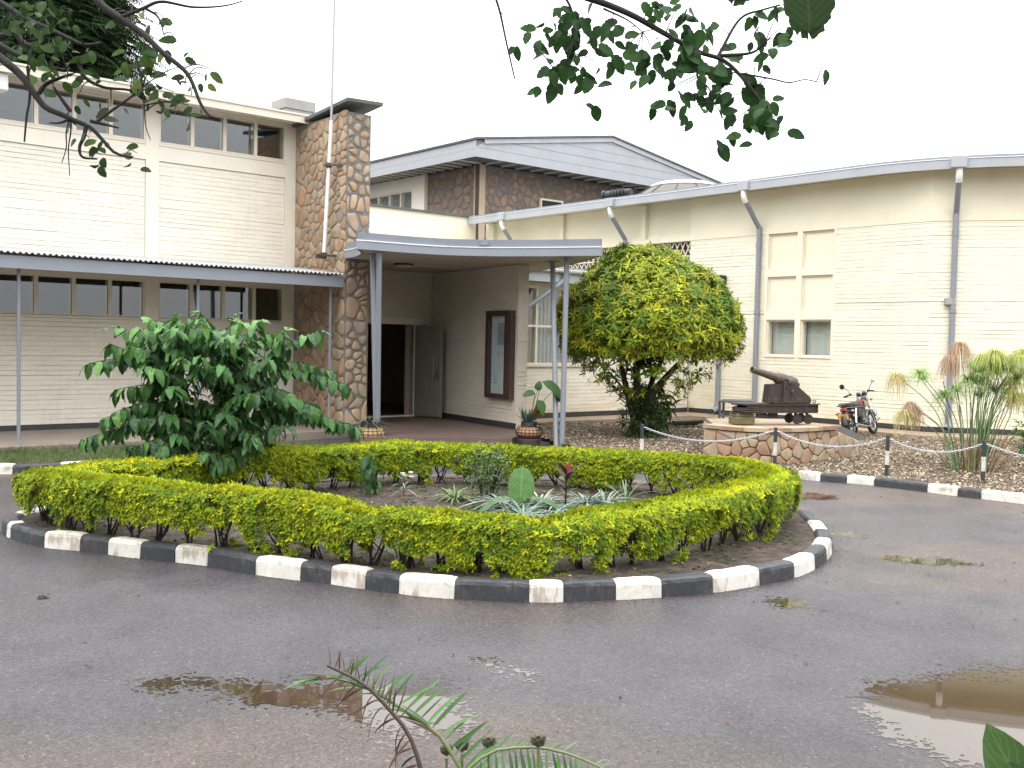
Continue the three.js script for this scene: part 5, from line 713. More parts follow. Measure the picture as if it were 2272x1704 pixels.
{
  const R = rng(561), G = 0.09;
  const b = wthing('banana_plant', 'broad-leaved young banana plant with one upright pale leaf in the island', 'plant', V(0.08, G, -9.05));
  const lm = leafMat(0.13, 0.26, 0.085, { clearcoat: 0.4, roughness: 0.9 }), lm2 = leafMat(0.085, 0.17, 0.06, { clearcoat: 0.4 });
  meshAt('leaf', leafGeo(0.34, 0.24, 10, 0.1, 0.12, 0.02, 0.42), lm, b, orient(V(0.10, 0.16, -9.02), V(0.02, 1, -0.12), V(0, 0.1, 1)));
  meshAt('leaf', leafGeo(0.36, 0.18, 8, 0.2, 0.5, 0.05, 0.45), lm2, b, orient(V(0.04, 0.2, -9.0), V(-1, 0.12, 0.35), V(0, 1, 0)));
  meshAt('leaf', leafGeo(0.38, 0.16, 8, 0.2, 0.55, 0.05, 0.5), lm2, b, orient(V(0.14, 0.2, -9.0), V(1, 0.25, 0.3), V(0, 1, 0)));
  mesh('stem', taper([V(0.09, 0.06, -9.04), V(0.095, 0.14, -9.03), V(0.1, 0.22, -9.03)], 0.022, 0.014, 6, 8), plainLeaf({ color: rgb(0.12, 0.2, 0.07), transmission: 0 }), b);
  const c = wthing('cordyline', 'dark maroon cordyline with a pink-red new leaf in the island', 'plant', V(0.5, G, -9.1)), ml = leafMat(0.055, 0.032, 0.03, { clearcoat: 0.35 }), mr = leafMat(0.17, 0.02, 0.022), mp = leafMat(0.38, 0.06, 0.09);
  mesh('stem', taper([V(0.5, 0.06, -9.1), V(0.505, 0.25, -9.1), V(0.51, 0.42, -9.1)], 0.009, 0.006, 6, 6), M.bark, c);
  for (let i = 0; i < 15; i++) { const a = i * 2.4, h = 0.16 + 0.018 * i; meshAt('leaf', leafGeo(0.2, 0.055, 5, 0.25, 0.3), i === 2 ? mr : ml, c, orient(V(0.505, h, -9.1), V(Math.cos(a), 0.1 + 0.1 * i, Math.sin(a)), V(0, 1, 0.01), lerp(0.8, 1.1, R()))); }
  meshAt('leaf', leafGeo(0.13, 0.05, 5, 0.4, 0.05), mp, c, orient(V(0.515, 0.42, -9.08), V(0.15, 1, 0.1), V(-0.6, 0, 1)));
  bladePlant('spider_plant', 'small spiky pale green plant left of the banana plant', 'plant', V(-0.52, G, -9.6), 50, 0.24, 0.018, [[0.16, 0.24, 0.08], [0.12, 0.2, 0.05]], 571);
  const grey = [[0.16, 0.22, 0.16], [0.24, 0.30, 0.24], [0.09, 0.15, 0.09]];
  [['at the foot of the banana plant, on its left', -0.06, -9.2], ['just right of the banana plant', 0.28, -9.3], ['in front of the cordyline, low', 0.4, -8.9], ['right of the cordyline', 0.72, -9.35], ['furthest right of the grey clumps', 0.9, -9.4], ['left behind the front hedge gap', 0.12, -8.6], ['right behind the front hedge gap', 0.34, -8.3]].forEach(([w, x, z], i) => bladePlant('silver_grass_clump', `tuft of silvery strap leaves ${w}`, 'plant', V(x, G, z), 80, 0.33, 0.019, grey, 580 + i, { bend: 0.9, group: 'silvery tufts in the island' }));
  bladePlant('agapanthus', 'clump of long green strap leaves near the right rear hedge', 'plant', V(1.12, G, -9.75), 16, 0.34, 0.018, [[0.07, 0.13, 0.05], [0.12, 0.18, 0.09]], 591, { bend: 0.4, hi: 2.4, lo: 0.8 });
  bladePlant('agapanthus', 'tuft of dark strap leaves under the front hedge, left of its gap', 'plant', V(-0.75, 0.08, -6.95), 22, 0.3, 0.016, [[0.03, 0.06, 0.02], [0.05, 0.09, 0.03]], 592, { bend: 0.5, hi: 2.2, lo: 0.6 });
  bladePlant('agapanthus', 'tuft of dark strap leaves under the front hedge by its gap', 'plant', V(-0.2, 0.08, -6.75), 18, 0.28, 0.015, [[0.03, 0.06, 0.02], [0.05, 0.09, 0.03]], 593, { bend: 0.5, hi: 2.2, lo: 0.6 });
  // white-flowered plant with narrow leaves
  const f = bladePlant('white_flower', 'small grey-leaved plant with white flowers between the hedges', 'flower', V(-1.02, G, -9.75), 16, 0.12, 0.02, [[0.13, 0.2, 0.12]], 595, { rise: 0.16 }); mesh('stem', taper([V(-1.02, 0.08, -9.75), V(-1.02, 0.3, -9.75)], 0.005, 0.003, 4, 5), M.bark, f);
  const pm = mat({ color: rgb(0.8, 0.78, 0.76), roughness: 0.6, side: THREE.DoubleSide }); for (let k = 0; k < 4; k++) for (let i = 0; i < 5; i++) { const a = i * 1.257; meshAt('petal', leafGeo(0.03, 0.02, 3, 0.2, 0.2), pm, f, orient(V(-1.02 + 0.05 * Math.cos(k * 2) + 0.02, 0.29 + 0.015 * k, -9.72 + 0.04 * Math.sin(k * 3)), V(Math.cos(a), 0.2, Math.sin(a)), V(0, 1, 0))); }
  // ground cover in the island
  const gm = [], gc = [], lg = sprig(5, 0.035, 0.014, 0.5, 599, 2); for (let i = 0; i < 9500; i++) { const x = lerp(-4, 2.7, R()), z = lerp(-11.1, -6.3, R()); if (!inPoly(x, z, KIN) || distPoly(x, z, KIN) < 0.14) continue; if (fbm(x * 3, z * 3, 601, 3) < 0.47) continue; gm.push(orient(V(x, soilY(x, z) + 0.004, z), V(1, 0, 0), V((R() - 0.5) * 0.4, 1, (R() - 0.5) * 0.4), lerp(0.5, 1.2, R())).multiply(new THREE.Matrix4().makeRotationY(R() * 6.28))); gc.push(colj(mixc([0.04, 0.07, 0.02], [0.12, 0.14, 0.04], R()), R)); }
  const gcov = inst('weeds', lg, plainLeaf(), gm, gc, scene); tag(gcov, 'low green weeds growing on the island soil', 'weeds', null, 'stuff');
  const dm = [], dc = [], dl = leafGeo(0.045, 0.022, 3, 0.4, 0.5); for (let i = 0; i < 2600; i++) { const x = lerp(-4, 2.7, R()), z = lerp(-11.1, -6.3, R()); if (!inPoly(x, z, KIN) || R() < 0.4 * (1 - sstep(0.1, 0.5, distPoly(x, z, KIN)))) continue; dm.push(orient(V(x, soilY(x, z) + 0.008, z), V(R() - 0.5, 0.1 * R(), R() - 0.5), V(0, 1, 0).add(rdir(R).multiplyScalar(0.5)), lerp(0.4, 1.1, R()))); dc.push(colj(mixc([0.10, 0.06, 0.035], [0.30, 0.24, 0.13], R() * R()), R)); }
  tag(inst('leaf_litter', dl, plainLeaf({ transmission: 0 }), dm, dc, scene), 'small dry leaves scattered on the island soil', 'leaf litter', null, 'stuff');
}
// ---- papyrus clump
{
  const R = rng(611), c = V(5.95, 0.05, -13.1), s = wthing('papyrus_clump', 'tall papyrus clump with feathery heads beside the chain fence', 'plant', c);
  const heads = [[5.08, 1.26, 0, 0.7], [5.34, 1.3, 0.1, 0], [5.45, 1.21, -0.1, 0], [5.71, 1.52, 0.1, 1], [5.89, 1.69, 0, 0.9], [6.11, 1.53, 0.2, 0.3], [6.39, 1.53, 0.1, 0.35], [6.28, 1.22, -0.2, 0], [6.61, 1.24, 0.1, 0.2], [5.23, 0.9, 0.1, 1], [5.32, 0.84, 0, 1], [5.12, 0.79, 0.2, 0.8], [6.67, 1.03, 0, 0.8], [6.48, 1.1, 0.2, 0.5], [6.08, 1.01, 0.2, 0], [5.78, 1.09, 0.2, 0.1], [6.21, 1.59, 0.3, 0.3], [6.55, 1.57, 0.3, 0.35], [6.17, 1.18, -0.1, 0.1], [6.14, 1.37, 0.2, 0.2], [6.4, 1.35, 0.3, 0.2], [6.75, 1.4, 0.1, 0.3], [6.0, 1.33, 0.3, 0.1], [6.3, 1.45, -0.1, 0.4], [6.5, 1.3, -0.2, 0.2], [6.62, 1.6, 0.2, 0.4], [6.32, 1.08, 0.1, 0.1], [5.93, 1.22, 0.2, 0.2], [6.7, 1.22, -0.2, 0.3], [5.75, 1.0, -0.1, 0.1]];
  const sm = [phys({ color: rgb(0.13, 0.20, 0.075), roughness: 0.5 }), phys({ color: rgb(0.08, 0.13, 0.055), roughness: 0.5 }), phys({ color: rgb(0.20, 0.13, 0.07), roughness: 0.7 })];
  const cg = [0.32, 0.45, 0.16], cb = [0.46, 0.33, 0.22], cy = [0.52, 0.52, 0.17];
  const ray = leafGeo(0.27, 0.0032, 7, 0, 0.0), mk = (col, seed, droop) => { const Q = rng(seed), gs = []; for (let i = 0; i < 200; i++) { const a = Q() * 6.283, e = lerp(-0.1, 1.5, Q()), L = lerp(0.17, 0.27, Q()), d = droop * lerp(0.7, 1.5, Q()), g = new THREE.BufferGeometry(), pos = [], idx = []; const ca = Math.cos(a), sa = Math.sin(a), n = 6, l = Math.hypot(1, e); for (let k = 0; k <= n; k++) { const t = k / n, r = L * t / l * (1 - 0.25 * d * t * t), y = L * e * t / l - d * L * t * t * 1.3, w = 0.0036 * (1 - 0.6 * t); pos.push(ca * r - sa * w, y, sa * r + ca * w, ca * r + sa * w, y, sa * r - ca * w); if (k < n) { const o = k * 2; idx.push(o, o + 1, o + 2, o + 1, o + 3, o + 2); } } g.setAttribute('position', new THREE.Float32BufferAttribute(pos, 3)); g.setIndex(idx); g.computeVertexNormals(); gs.push(strip(g)); } return [mergeGeometries(gs), plainLeaf({ color: rgb(...col), transmission: 0.3 })]; };
  const kinds = [mk(cg, 621, 0.15), mk(cg, 622, 0.4), mk(mixc(cg, cy, 0.8), 623, 0.7), mk(cb, 624, 1.0), mk(mixc(cb, cy, 0.5), 625, 0.8)];
  heads.forEach(([x, y, dz, dry], i) => { const bx0 = V(lerp(c.x, x, 0.28) + (R() - 0.5) * 0.1, 0.04, c.z + (R() - 0.5) * 0.3), e = V(x, y, c.z - 0.3 + dz), side = x - c.x, m = bx0.clone().lerp(e, 0.5).add(V(-side * 0.16, y * 0.13, 0)); mesh('stem', taper([bx0, m, e], 0.009, 0.0045, 14, 5), sm[i % 2], s); const k = dry > 0.85 ? 3 : dry > 0.6 ? 4 : dry > 0.25 ? 2 : i % 2; meshAt('umbel', kinds[k][0], kinds[k][1], s, orient(e, V(1, 0, 0.2), V(side * 0.25, 1, 0), lerp(0.95, 1.35, R()) * (y < 0.95 ? 0.8 : 1)).multiply(new THREE.Matrix4().makeRotationY(R() * 6))); });
  for (let i = 0; i < 80; i++) { const a = R() * 6.28, q = R(), b0 = V(c.x + Math.cos(a) * 0.36 * q + 0.08, 0.03, c.z + Math.sin(a) * 0.2 * q), h = i < 56 ? 0.18 + 0.38 * R() : 0.6 + 0.7 * R(), e = V(b0.x + (b0.x - c.x) * (0.3 + 1.1 * h) + (R() - 0.5) * 0.2, h, b0.z + (R() - 0.5) * 0.25); mesh('stem', taper([b0, b0.clone().lerp(e, 0.5).add(V(0, 0.05 * h, 0)), e], 0.009, 0.005, 8, 5), i < 56 ? sm[2] : sm[i % 2], s); }
}
const RKo = [...RK, ...RK.slice().reverse()];
// ---- litter on the gravel bed, grass on the lawn
{
  const R = rng(631), m = [], c = [], g = leafGeo(0.045, 0.02, 3, 0.5, 0.4);
  for (let i = 0; i < 52000; i++) { const x = lerp(0.3, 9.5, R()), z = lerp(-20, -9, R()); if (!inPoly(x, z, BED) || distPoly(x, z, RKo) < 0.16) continue; const pr = z > -15.5 ? 0.95 : 0.6; if (R() > pr) continue; const k = R(); m.push(orient(V(x, bedY(x, z) + 0.012, z), V(R() - 0.5, 0.25 * (R() - 0.3), R() - 0.5), V(0, 1, 0).add(rdir(R).multiplyScalar(0.7)), lerp(0.4, 1.25, R()))); c.push(colj(k < 0.55 ? mixc([0.28, 0.205, 0.145], [0.46, 0.385, 0.30], R()) : k < 0.85 ? mixc([0.09, 0.055, 0.035], [0.16, 0.10, 0.06], R()) : k < 0.94 ? [0.42, 0.36, 0.28] : [0.10, 0.13, 0.04], R, 0.3)); }
  tag(inst('leaf_litter', g, plainLeaf({ transmission: 0 }), m, c, scene), 'dry brown leaves and gravel covering the bed on the right', 'leaf litter', null, 'stuff');
  const gm = [], gc = [], bl = sprig(7, 0.09, 0.006, 2.2, 635, 2); for (let i = 0; i < 9000; i++) { const x = lerp(-9.5, -2.6, R()), z = lerp(-15, -9.8, R()); if (!inPoly(x, z, LAWN) || distPoly(x, z, LAWN) < 0.1) continue; gm.push(orient(V(x, lawnY(x, z), z), V(1, 0, 0), V((R() - 0.5) * 0.5, 1, (R() - 0.5) * 0.5), lerp(0.6, 1.25, R())).multiply(new THREE.Matrix4().makeRotationY(R() * 6))); gc.push(colj(mixc([0.05, 0.085, 0.02], [0.10, 0.13, 0.03], R()), R)); }
  tag(inst('grass', bl, plainLeaf(), gm, gc, scene), 'short green grass on the strip of lawn at left', 'grass', null, 'stuff');
  // tufts of weeds at the bed's edge
  const wm = [], wc = [], wl = sprig(6, 0.05, 0.012, 1.2, 637, 2); for (let i = 0; i < 900; i++) { const x = lerp(1, 8, R()), z = lerp(-14.5, -9.5, R()); if (!inPoly(x, z, BED) || distPoly(x, z, RKo) < 0.16 || fbm(x * 2.5, z * 2.5, 639, 3) < 0.54) continue; wm.push(orient(V(x, bedY(x, z), z), V(1, 0, 0), V(0, 1, 0), lerp(0.5, 1.2, R()))); wc.push(colj([0.09, 0.13, 0.035], R)); }
  tag(inst('bed_weeds', wl, plainLeaf(), wm, wc, scene), 'sparse green weeds among the litter of the right bed', 'weeds', null, 'stuff');
}
// ---- tall tree behind the left wing
{
  const R = rng(641), b = V(-14.2, 0, -31), t = wthing('tall_tree', 'tall dark feathery tree behind the left wing roof', 'tree', b);
  mesh('trunk', taper([b.clone(), V(-14.1, 4, -31), V(-14.3, 8, -31), V(-14, 13, -31)], 0.4, 0.12, 14, 8), M.bark, t);
  const Ms = [], Cs = [], frond = (() => { const gs = [], Q = rng(643), l = leafGeo(0.16, 0.035, 2, 0.2, 0.3); for (let i = 0; i < 12; i++) for (const sd of [-1, 1]) gs.push(strip(l.clone().applyMatrix4(orient(V(0, -0.02 * i * i * 0.06, i * 0.045), V(sd, -0.25, 0.55 + 0.2 * Q()), V(0, 1, 0.01), 1 - i * 0.04)))); return mergeGeometries(gs); })();
  for (let k = 0; k < 74; k++) { const a = R() * 6.28, h = 5.2 + 9 * R(), r = lerp(3.6, 1.6, (h - 5) / 9) * (0.6 + 0.5 * R()), e = V(b.x + Math.cos(a) * r, h + 0.4, b.z + Math.sin(a) * r), s = V(b.x, h - 1.2, b.z); mesh('limb', taper([s, s.clone().lerp(e, 0.55).add(V(0, 0.35, 0)), e], 0.09, 0.02, 8, 5), M.bark, t); for (let i = 0; i < 110; i++) { const q = 0.25 + 0.8 * R(), p = s.clone().lerp(e, q).add(rdir(R).multiplyScalar(0.75)), d = V(Math.cos(a) + (R() - 0.5), -0.15 + 0.5 * (R() - 0.5), Math.sin(a) + (R() - 0.5)); Ms.push(orient(p, d, V(0, 1, 0).add(rdir(R).multiplyScalar(0.4)), lerp(1.1, 2.0, R()))); Cs.push(colj(mixc([0.018, 0.042, 0.018], [0.05, 0.095, 0.028], R() * R() + (k % 5 === 0 ? 0.4 : 0)), R)); } }
  inst('crown', frond, plainLeaf({ transmission: 0.2 }), Ms, Cs, t);
}

// ---- boughs that hang into view from trees beside the camera
const TR = [[0.03, 3.22, -5.67, 3], [0.10, 3.33, -5.68, 4], [0.15, 3.29, -5.67, 4], [0.23, 3.41, -5.68, 10], [0.28, 3.29, -5.67, 8], [0.35, 3.37, -5.68, 8], [0.39, 3.27, -5.67, 8], [0.32, 3.19, -5.67, 6], [0.17, 3.11, -5.67, 8], [0.16, 3.02, -5.66, 4], [0.37, 3.07, -5.67, 6], [0.42, 3.00, -5.66, 3], [0.46, 3.09, -5.67, 3], [0.51, 3.34, -5.68, 5], [0.59, 3.29, -5.67, 4], [0.57, 3.16, -5.67, 3], [0.65, 3.15, -5.67, 4], [0.71, 3.44, -5.68, 5], [0.78, 3.43, -5.68, 4], [0.88, 3.44, -5.68, 6], [0.96, 3.37, -5.68, 8], [0.79, 3.25, -5.67, 6], [0.74, 3.16, -5.67, 8], [0.66, 3.03, -5.66, 2], [0.77, 2.95, -5.66, 1], [0.84, 3.07, -5.67, 8], [0.87, 2.96, -5.66, 8], [0.94, 2.86, -5.66, 3], [1.04, 3.13, -5.67, 8], [1.06, 3.04, -5.66, 6], [1.14, 3.07, -5.67, 6], [1.18, 2.95, -5.66, 5], [1.04, 2.94, -5.66, 3], [1.20, 3.21, -5.67, 6], [1.28, 3.33, -5.68, 4], [1.34, 3.41, -5.68, 5], [1.42, 3.43, -5.68, 6], [1.49, 3.35, -5.68, 5], [1.37, 3.29, -5.67, 3], [1.39, 3.22, -5.67, 1], [1.32, 3.16, -5.67, 5], [1.35, 3.03, -5.66, 8], [1.37, 2.95, -5.66, 8], [1.29, 2.86, -5.66, 8], [1.35, 2.86, -5.66, 5], [1.45, 2.89, -5.66, 4], [1.47, 2.83, -5.66, 3], [1.19, 2.81, -5.65, 3], [1.15, 2.75, -5.65, 2], [1.23, 2.76, -5.65, 1], [1.31, 2.73, -5.65, 1], [1.40, 2.76, -5.65, 1], [1.66, 3.11, -5.67, 1], [0.90, 3.21, -5.67, 6], [0.99, 3.29, -5.67, 6], [1.09, 3.35, -5.68, 4]];
const TL = [[-2.05, 2.77, -4.65, 5], [-1.98, 2.74, -4.65, 3], [-2.02, 2.83, -4.65, 5], [-1.97, 2.85, -4.66, 4], [-1.77, 2.82, -4.65, 8], [-1.75, 2.73, -4.65, 5], [-1.73, 2.85, -4.66, 6], [-1.72, 2.79, -4.65, 8], [-1.69, 2.72, -4.65, 6], [-1.65, 2.77, -4.65, 4], [-1.66, 2.83, -4.65, 4], [-1.62, 2.66, -4.65, 3], [-1.60, 2.71, -4.65, 4], [-1.53, 2.65, -4.65, 6], [-1.56, 2.63, -4.65, 3], [-1.48, 2.69, -4.65, 5], [-1.47, 2.66, -4.65, 3], [-1.51, 2.88, -4.66, 2], [-1.50, 2.82, -4.65, 2], [-1.41, 2.80, -4.65, 1], [-1.38, 2.76, -4.65, 1], [-1.42, 2.75, -4.65, 1], [-1.40, 2.71, -4.65, 1], [-1.76, 3.01, -4.66, 2], [-1.74, 3.03, -4.66, 3], [-1.69, 3.01, -4.66, 1], [-1.70, 2.97, -4.66, 3], [-1.60, 2.99, -4.66, 3], [-1.80, 2.97, -4.66, 1], [-2.06, 2.71, -4.65, 5], [-2.03, 2.69, -4.65, 3], [-1.88, 2.63, -4.65, 4], [-2.06, 2.57, -4.64, 2], [-1.95, 2.47, -4.64, 6], [-1.92, 2.44, -4.64, 4], [-1.93, 2.41, -4.64, 4], [-1.76, 2.42, -4.64, 5], [-2.16, 2.78, -4.65, 4], [-2.31, 2.75, -4.65, 3], [-2.21, 3.01, -4.66, 8], [-2.28, 3.05, -4.66, 8], [-2.14, 3.05, -4.66, 6], [-2.30, 2.99, -4.66, 8], [-2.10, 3.00, -4.66, 6], [-2.23, 2.88, -4.66, 5], [-2.17, 2.84, -4.66, 4], [-2.12, 2.91, -4.66, 5], [-2.07, 2.87, -4.66, 6]];

{
  const P = (a) => a.map((p) => V(...p));
  M.boughBark = mat({ color: rgb(0.022, 0.018, 0.016), roughness: 0.8, bumpMap: grainBump, bumpScale: 0.01 });
  M.leafTR = [leafMat(0.03, 0.08, 0.022, { clearcoat: 0.1 }), leafMat(0.045, 0.11, 0.026, { clearcoat: 0.1 }), leafMat(0.022, 0.06, 0.018, { clearcoat: 0.1 })];
  M.leafTL = [leafMat(0.035, 0.075, 0.016, { clearcoat: 0.1 }), leafMat(0.06, 0.115, 0.02, { clearcoat: 0.1 }), leafMat(0.025, 0.05, 0.016, { clearcoat: 0.1 }), leafMat(0.16, 0.18, 0.03)];
  // leaf with an uneven, partly eaten edge
  const eaten = (L, Wd, seed, holes) => { const R = rng(seed), sh = new THREE.Shape(), pts = []; const n = 22; for (let i = 0; i <= n; i++) { const t = i / n; pts.push([-Wd / 2 * Math.pow(Math.sin(Math.PI * Math.pow(t, 0.8)), 0.7) * (1 - (R() < 0.18 ? 0.25 * R() : 0)), L * t]); } for (let i = n - 1; i > 0; i--) { const t = i / n; pts.push([Wd / 2 * Math.pow(Math.sin(Math.PI * Math.pow(t, 0.8)), 0.7) * (1 - (R() < 0.18 ? 0.25 * R() : 0)), L * t]); } pts.forEach(([x, y], i) => i ? sh.lineTo(x, y) : sh.moveTo(x, y)); for (let h = 0; h < holes; h++) { const p = new THREE.Path(), x = (R() - 0.5) * Wd * 0.5, y = L * (0.3 + 0.5 * R()), r = Wd * (0.03 + 0.05 * R()); p.absarc(x, y, r, 0, 6.283, true); sh.holes.push(p); } const g = new THREE.ShapeGeometry(sh, 5), p = g.attributes.position, uv = g.attributes.uv; for (let i = 0; i < p.count; i++) { const x = p.getX(i), y = p.getY(i), t = y / L; uv.setXY(i, x / Wd + 0.5, t); p.setXYZ(i, x, 0.2 * Math.abs(x) - 0.18 * L * t * t, y); } g.computeVertexNormals(); return g; };
  const bough = (name, label, lines, clusters, leaves, mats, seed, o) => {
    const R = rng(seed), b = wthing(name, label, "branch", lines[0][0][0].clone()); const TK = o.thick ?? 1; lines.forEach(([p, r0, r1]) => mesh('twig', taper(p, r0 * TK, r1 * TK, Math.max(8, p.length * 5), 7), o.bark ?? M.boughBark, b));
    const segs = []; lines.forEach(([p]) => { const c = new THREE.CatmullRomCurve3(p); for (let i = 0; i <= 24; i++) segs.push(c.getPoint(i / 24)); });
    for (const [x, y, z, n] of clusters) { const c = V(x, y, z + (R() - 0.5) * 0.3); let a = segs[0]; for (const q of segs) if (q.distanceTo(c) < a.distanceTo(c)) a = q; const d = a.distanceTo(c); if (d > 0.03) mesh('twig', taper([a, a.clone().lerp(c, 0.5).add(V(0, 0.03, 0)), c.clone().add(V(0, 0.02, 0))], 0.0035, 0.0018, 5, 4), o.bark ?? M.boughBark, b);
      for (let i = 0; i < n + (o.more && n > 4 ? 1 : 0); i++) { const p = c.clone().add(rdir(R).multiplyScalar(n > 1 ? o.spread : 0)), dir = rdir(R).multiplyScalar(0.9).add(V(0, -(o.hang ?? 0.75), 0)), face = V((R() - 0.5) * 1.3, 0.25, 0.45 + 0.6 * R()); meshAt('leaf', leaves[Math.floor(R() * leaves.length)], mats[Math.floor(R() * R() * mats.length)], b, orient(p, dir, face, lerp(0.65, 1.15, R()))); } }
    return b;
  };
  const lr = [eaten(0.106, 0.066, 701, 0), eaten(0.098, 0.06, 702, 3), eaten(0.112, 0.068, 703, 5), eaten(0.085, 0.055, 704, 1)];
  bough('leafy_bough', 'leafy bough hanging into the top right of the sky', [
    [P([[-0.6, 3.95, -5.6], [0.24, 3.55, -5.68], [0.48, 3.47, -5.68], [0.63, 3.41, -5.68], [0.78, 3.33, -5.68], [0.99, 3.22, -5.67], [1.12, 3.18, -5.67], [1.2, 3.12, -5.67], [1.3, 3.0, -5.66], [1.37, 2.91, -5.66]]), 0.03, 0.008],
    [P([[0.2, 3.57, -5.68], [0.28, 3.44, -5.66], [0.3, 3.29, -5.62], [0.27, 3.16, -5.6], [0.19, 3.06, -5.6]]), 0.009, 0.003], [P([[1.1, 3.2, -5.7], [1.25, 3.45, -5.78], [1.36, 3.49, -5.78], [1.46, 3.52, -5.78]]), 0.01, 0.005], [P([[1.11, 3.2, -5.67], [1.29, 3.22, -5.65], [1.34, 3.26, -5.6]]), 0.012, 0.005], [P([[1.2, 3.11, -5.67], [1.4, 3.08, -5.67], [1.49, 3.06, -5.66], [1.58, 3.08, -5.67], [1.645, 3.07, -5.67]]), 0.006, 0.003], [P([[0.99, 3.2, -5.62], [0.97, 3.05, -5.56], [1.02, 2.98, -5.5], [1.05, 2.9, -5.5]]), 0.008, 0.003], [P([[0.46, 3.44, -5.66], [0.59, 3.36, -5.6], [0.67, 3.3, -5.6]]), 0.007, 0.003]],
    TR, lr, M.leafTR, 711, { spread: 0.06, more: 1 });
  bough('bare_twig', 'bare thin twig hanging against the white sky above the hall', [[P([[-0.2, 3.7, -5.68], [-0.14, 3.51, -5.68], [-0.11, 3.42, -5.68], [-0.07, 3.25, -5.67], [-0.02, 3.05, -5.66]]), 0.009, 0.004], [P([[-0.11, 3.42, -5.68], [-0.085, 3.39, -5.66]]), 0.004, 0.002]], [], lr, M.leafTR, 712, { spread: 0 });
  const ll = [eaten(0.07, 0.042, 721, 0), eaten(0.062, 0.038, 722, 1), eaten(0.075, 0.04, 723, 0), eaten(0.05, 0.022, 724, 0)];
  bough('gnarled_bough', 'dark gnarled branches with sparse leaves hanging in at the top left', [
    [P([[-3.2, 3.4, -4.7], [-2.44, 2.9, -4.66], [-2.35, 2.84, -4.65], [-2.25, 2.76, -4.65], [-2.19, 2.68, -4.65], [-2.14, 2.62, -4.65], [-2.07, 2.59, -4.64], [-2.0, 2.56, -4.64], [-1.93, 2.53, -4.64], [-1.87, 2.47, -4.64], [-1.82, 2.42, -4.64], [-1.74, 2.4, -4.64]]), 0.03, 0.004],
    [P([[-3.1, 3.3, -4.8], [-2.5, 2.98, -4.86], [-2.45, 2.95, -4.86], [-2.35, 2.9, -4.86], [-2.26, 2.86, -4.86], [-2.14, 2.84, -4.86]]), 0.018, 0.008], [P([[-3.0, 3.45, -4.95], [-2.53, 3.2, -4.97], [-2.38, 3.11, -4.97], [-2.26, 3.06, -4.96], [-2.15, 3.01, -4.96], [-2.1, 2.99, -4.96], [-2.01, 3.0, -4.96]]), 0.018, 0.005],
    [P([[-2.2, 3.4, -4.5], [-1.86, 3.08, -4.46], [-1.81, 3.02, -4.46], [-1.72, 2.96, -4.46], [-1.63, 2.9, -4.46], [-1.54, 2.82, -4.45], [-1.44, 2.74, -4.45], [-1.41, 2.69, -4.45], [-1.37, 2.6, -4.44], [-1.33, 2.55, -4.44], [-1.29, 2.54, -4.44]]), 0.02, 0.004], [P([[-1.73, 2.97, -4.46], [-1.63, 3.01, -4.46], [-1.56, 3.04, -4.46], [-1.41, 3.02, -4.46], [-1.27, 3.03, -4.46], [-1.2, 3.05, -4.46]]), 0.007, 0.002], [P([[-1.62, 3.01, -4.46], [-1.57, 2.98, -4.46], [-1.55, 2.94, -4.46], [-1.54, 2.9, -4.46]]), 0.005, 0.002],
    [P([[-2.03, 2.83, -4.75], [-2.0, 2.78, -4.75], [-1.92, 2.74, -4.75], [-1.81, 2.73, -4.75], [-1.76, 2.72, -4.75]]), 0.007, 0.004], [P([[-1.9, 2.56, -4.64], [-1.84, 2.61, -4.65], [-1.77, 2.66, -4.65], [-1.72, 2.7, -4.65]]), 0.006, 0.003], [P([[-3, 3.05, -5.06], [-2.55, 3.05, -5.06], [-2.48, 3.07, -5.06], [-2.44, 3.02, -5.06], [-2.35, 3.0, -5.06], [-2.21, 3.01, -5.06]]), 0.02, 0.008], [P([[-2.17, 2.68, -4.65], [-2.14, 2.72, -4.65], [-2.08, 2.75, -4.65], [-2.02, 2.77, -4.65]]), 0.008, 0.005],
    [P([[-2.22, 2.8, -4.65], [-2.21, 2.67, -4.65], [-2.22, 2.57, -4.64], [-2.23, 2.46, -4.64]]), 0.006, 0.003], [P([[-2.02, 2.58, -4.64], [-2.04, 2.51, -4.64], [-2.04, 2.44, -4.64], [-2.06, 2.37, -4.64]]), 0.003, 0.0015], [P([[-2.02, 2.58, -4.64], [-2.02, 2.51, -4.64], [-2.03, 2.44, -4.64], [-2.02, 2.31, -4.63]]), 0.003, 0.0015], [P([[-1.7, 2.72, -4.65], [-1.69, 2.61, -4.65], [-1.68, 2.54, -4.64], [-1.66, 2.48, -4.64]]), 0.003, 0.0015], [P([[-1.95, 2.54, -4.64], [-1.96, 2.49, -4.64], [-1.98, 2.44, -4.64], [-1.97, 2.4, -4.64], [-1.9, 2.39, -4.64]]), 0.008, 0.003], [P([[-1.93, 2.56, -4.64], [-1.86, 2.545, -4.64], [-1.8, 2.53, -4.63]]), 0.007, 0.003], [P([[-2.02, 2.6, -4.64], [-2.06, 2.66, -4.62], [-2.08, 2.7, -4.6]]), 0.008, 0.004], [P([[-2.02, 2.57, -4.64], [-2.06, 2.545, -4.62], [-2.1, 2.54, -4.6]]), 0.006, 0.002]],
    TL, ll, M.leafTL, 713, { spread: 0.055, thick: 1.3, hang: 0.25 });
  // big torn leaf close to the camera, top right
  const big = wthing('broad_leaf', 'large round torn leaf near the camera at the top right', 'leaf', V(0.72, 2.55, -2.7)), bm = leafMat(0.032, 0.065, 0.02, { clearcoat: 0.1 });
